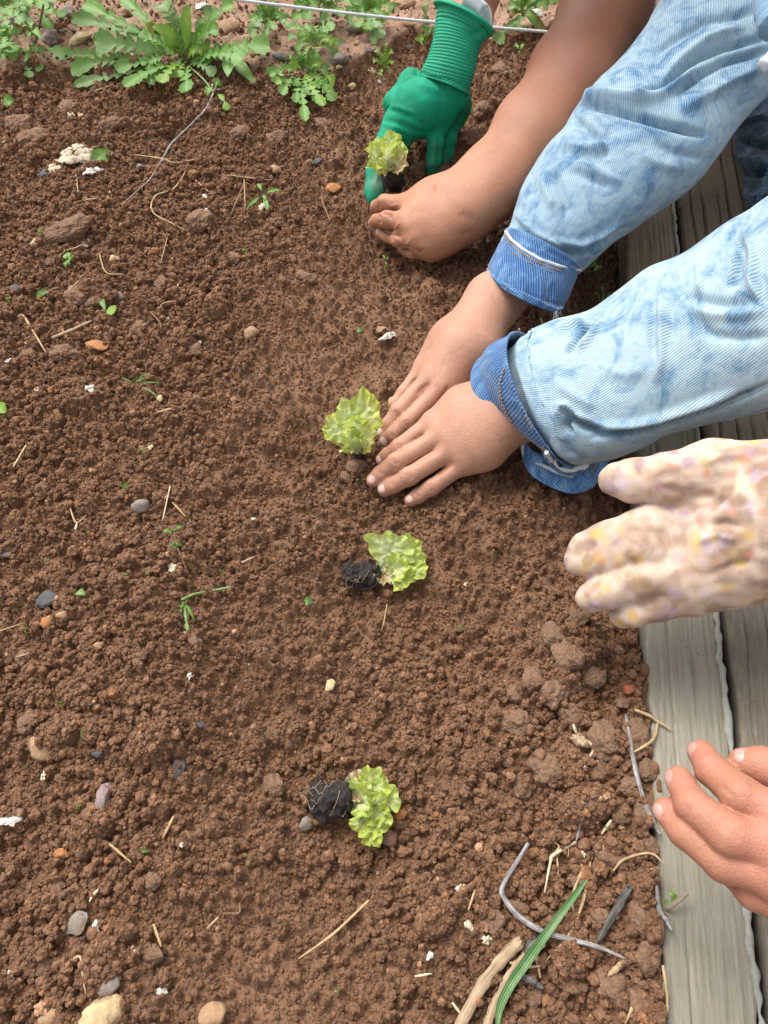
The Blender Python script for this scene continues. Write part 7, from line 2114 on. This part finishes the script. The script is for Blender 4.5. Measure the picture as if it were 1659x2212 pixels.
# white twine stretched above the weeds
a, b = P(470, -6, 0.085), P(1300, 78, 0.085)
n = 900
t = np.linspace(-0.25, 1.25, n)[:, None]
c = a + (b - a) * t
c[:, 2] -= 0.004 * np.sin(np.clip(t[:, 0], 0, 1) * np.pi)
c[:, 0] += 0.0004 * noise2(t[:, 0], t[:, 0] * 0, 60, 3)
parts = []
tn = unit(b - a); u_ = unit(np.cross(tn, [0, 0, 1.0])); w_ = np.cross(u_, tn)
L_ = np.linalg.norm(b - a)
for k in range(3):
    ph = t[:, 0] * L_ / 0.010 * 2 * np.pi + k * 2.094
    parts.append(tube(c + (u_[None] * np.cos(ph)[:, None] + w_[None] * np.sin(ph)[:, None]) * 0.00095, 0.00115, 6))
v, q, tr = join_parts(parts)
add('string', mesh_np('string', v, q, tr), plain('white twine', (0.56, 0.58, 0.60), 0.8, 0.1, 500, 0.4), label='white twisted string stretched over the weeds behind the green glove', cat='string')
# nest of dry straw beside the cuff
parts = []
rs2 = random.Random(9)
for k in range(16):
    ctr = G(1074 + rs2.uniform(-14, 14), 70 + rs2.uniform(-8, 8), 0.004 + 0.006 * rs2.random())
    pts = []
    a0 = rs2.uniform(0, 6.28)
    for j in range(5):
        a_ = a0 + j * 0.55
        pts.append(ctr + np.array([math.cos(a_) * 0.017, math.sin(a_) * 0.015, 0.004 * rs2.random()]))
    parts.append(tube(spline(pts, 16), 0.0011, 5))
v, q, tr = join_parts(parts)
add('dry_straw', mesh_np('dry_straw', v, q, tr), SW['pale'], kind='stuff', label='small nest of dry straw beside the green cuff')

# ------------------------------------------------------------------ tell the small alike things apart by what they lie beside
LAND = [('the big eggshell', 160, 352), ('the slender seedling', 570, 425), ('the flat orange shard', 718, 409), ('the round four-leaved seedling', 147, 563), ('the fresh light green leaf', 240, 676), ('the grass tuft', 310, 832), ('the white shard', 840, 735), ('the upright lettuce', 762, 912), ('the grey capped pebble', 305, 1096),
        ('the pair of sprouts', 378, 1165), ('the dark slate flake', 108, 1296), ('the wilted shoot', 402, 1320), ('the lettuce with the broad pale leaf', 860, 1210), ('the cream stone in the row', 713, 1481), ('the large tan stone', 104, 1614), ('the angular slate chip', 383, 1664), ('the nearest lettuce', 780, 1740), ('the flat grey-brown stone', 169, 1994),
        ('the cream stone at the bottom edge', 223, 2198), ('the bent grey stem', 1150, 1980), ('the white forked root', 1270, 1620), ('the brick-red pebble', 1357, 1491), ('the long straight straw', 720, 2015), ('the mauve-brown long stone', 226, 1726), ('the large rosette weed', 403, 140), ('the corner rosette', 24, 40), ('the large flat cream stone', 176, 87),
        ('the bushy trailing weed', 653, 185), ('the grey-green pebble', 733, 134), ('the green glove', 900, 230), ('the hooked pale root', 345, 450), ('the honeycombed tan stone', 544, 724), ('the flowered glove', 1350, 1250), ('the rusty flat stone', 213, 750), ('the orange brick-coloured stone', 136, 1846), ('the tan stone at the bottom edge', 458, 2194), ('the smooth hollow of the row', 900, 1500), ('the little fingertip', 880, 1090)]
buckets = {}
for o, u, v, desc in AUTO:
    d = [((u - a) ** 2 + (v - b) ** 2, nm, a, b) for nm, a, b in LAND]
    dd, nm, a, b = min(d)
    rel = ('above' if v < b else 'below') if abs(v - b) > abs(u - a) else ('left of' if u < a else 'right of')
    buckets.setdefault((desc, rel, nm), []).append((dd, o))
ORD = ['', 'second-closest ', 'third-closest ', 'fourth-closest ', 'fifth-closest ', 'sixth-closest ', 'seventh-closest ', 'eighth-closest ', 'ninth-closest ']
for (desc, rel, nm), lst in buckets.items():
    lst.sort(key=lambda x: x[0])
    for k, (dd, o) in enumerate(lst):
        pre = ORD[min(k, 8)] if k else ('closest ' if len(lst) > 1 else '')
        o['label'] = f'{pre}{desc} on the soil {rel} {nm}'
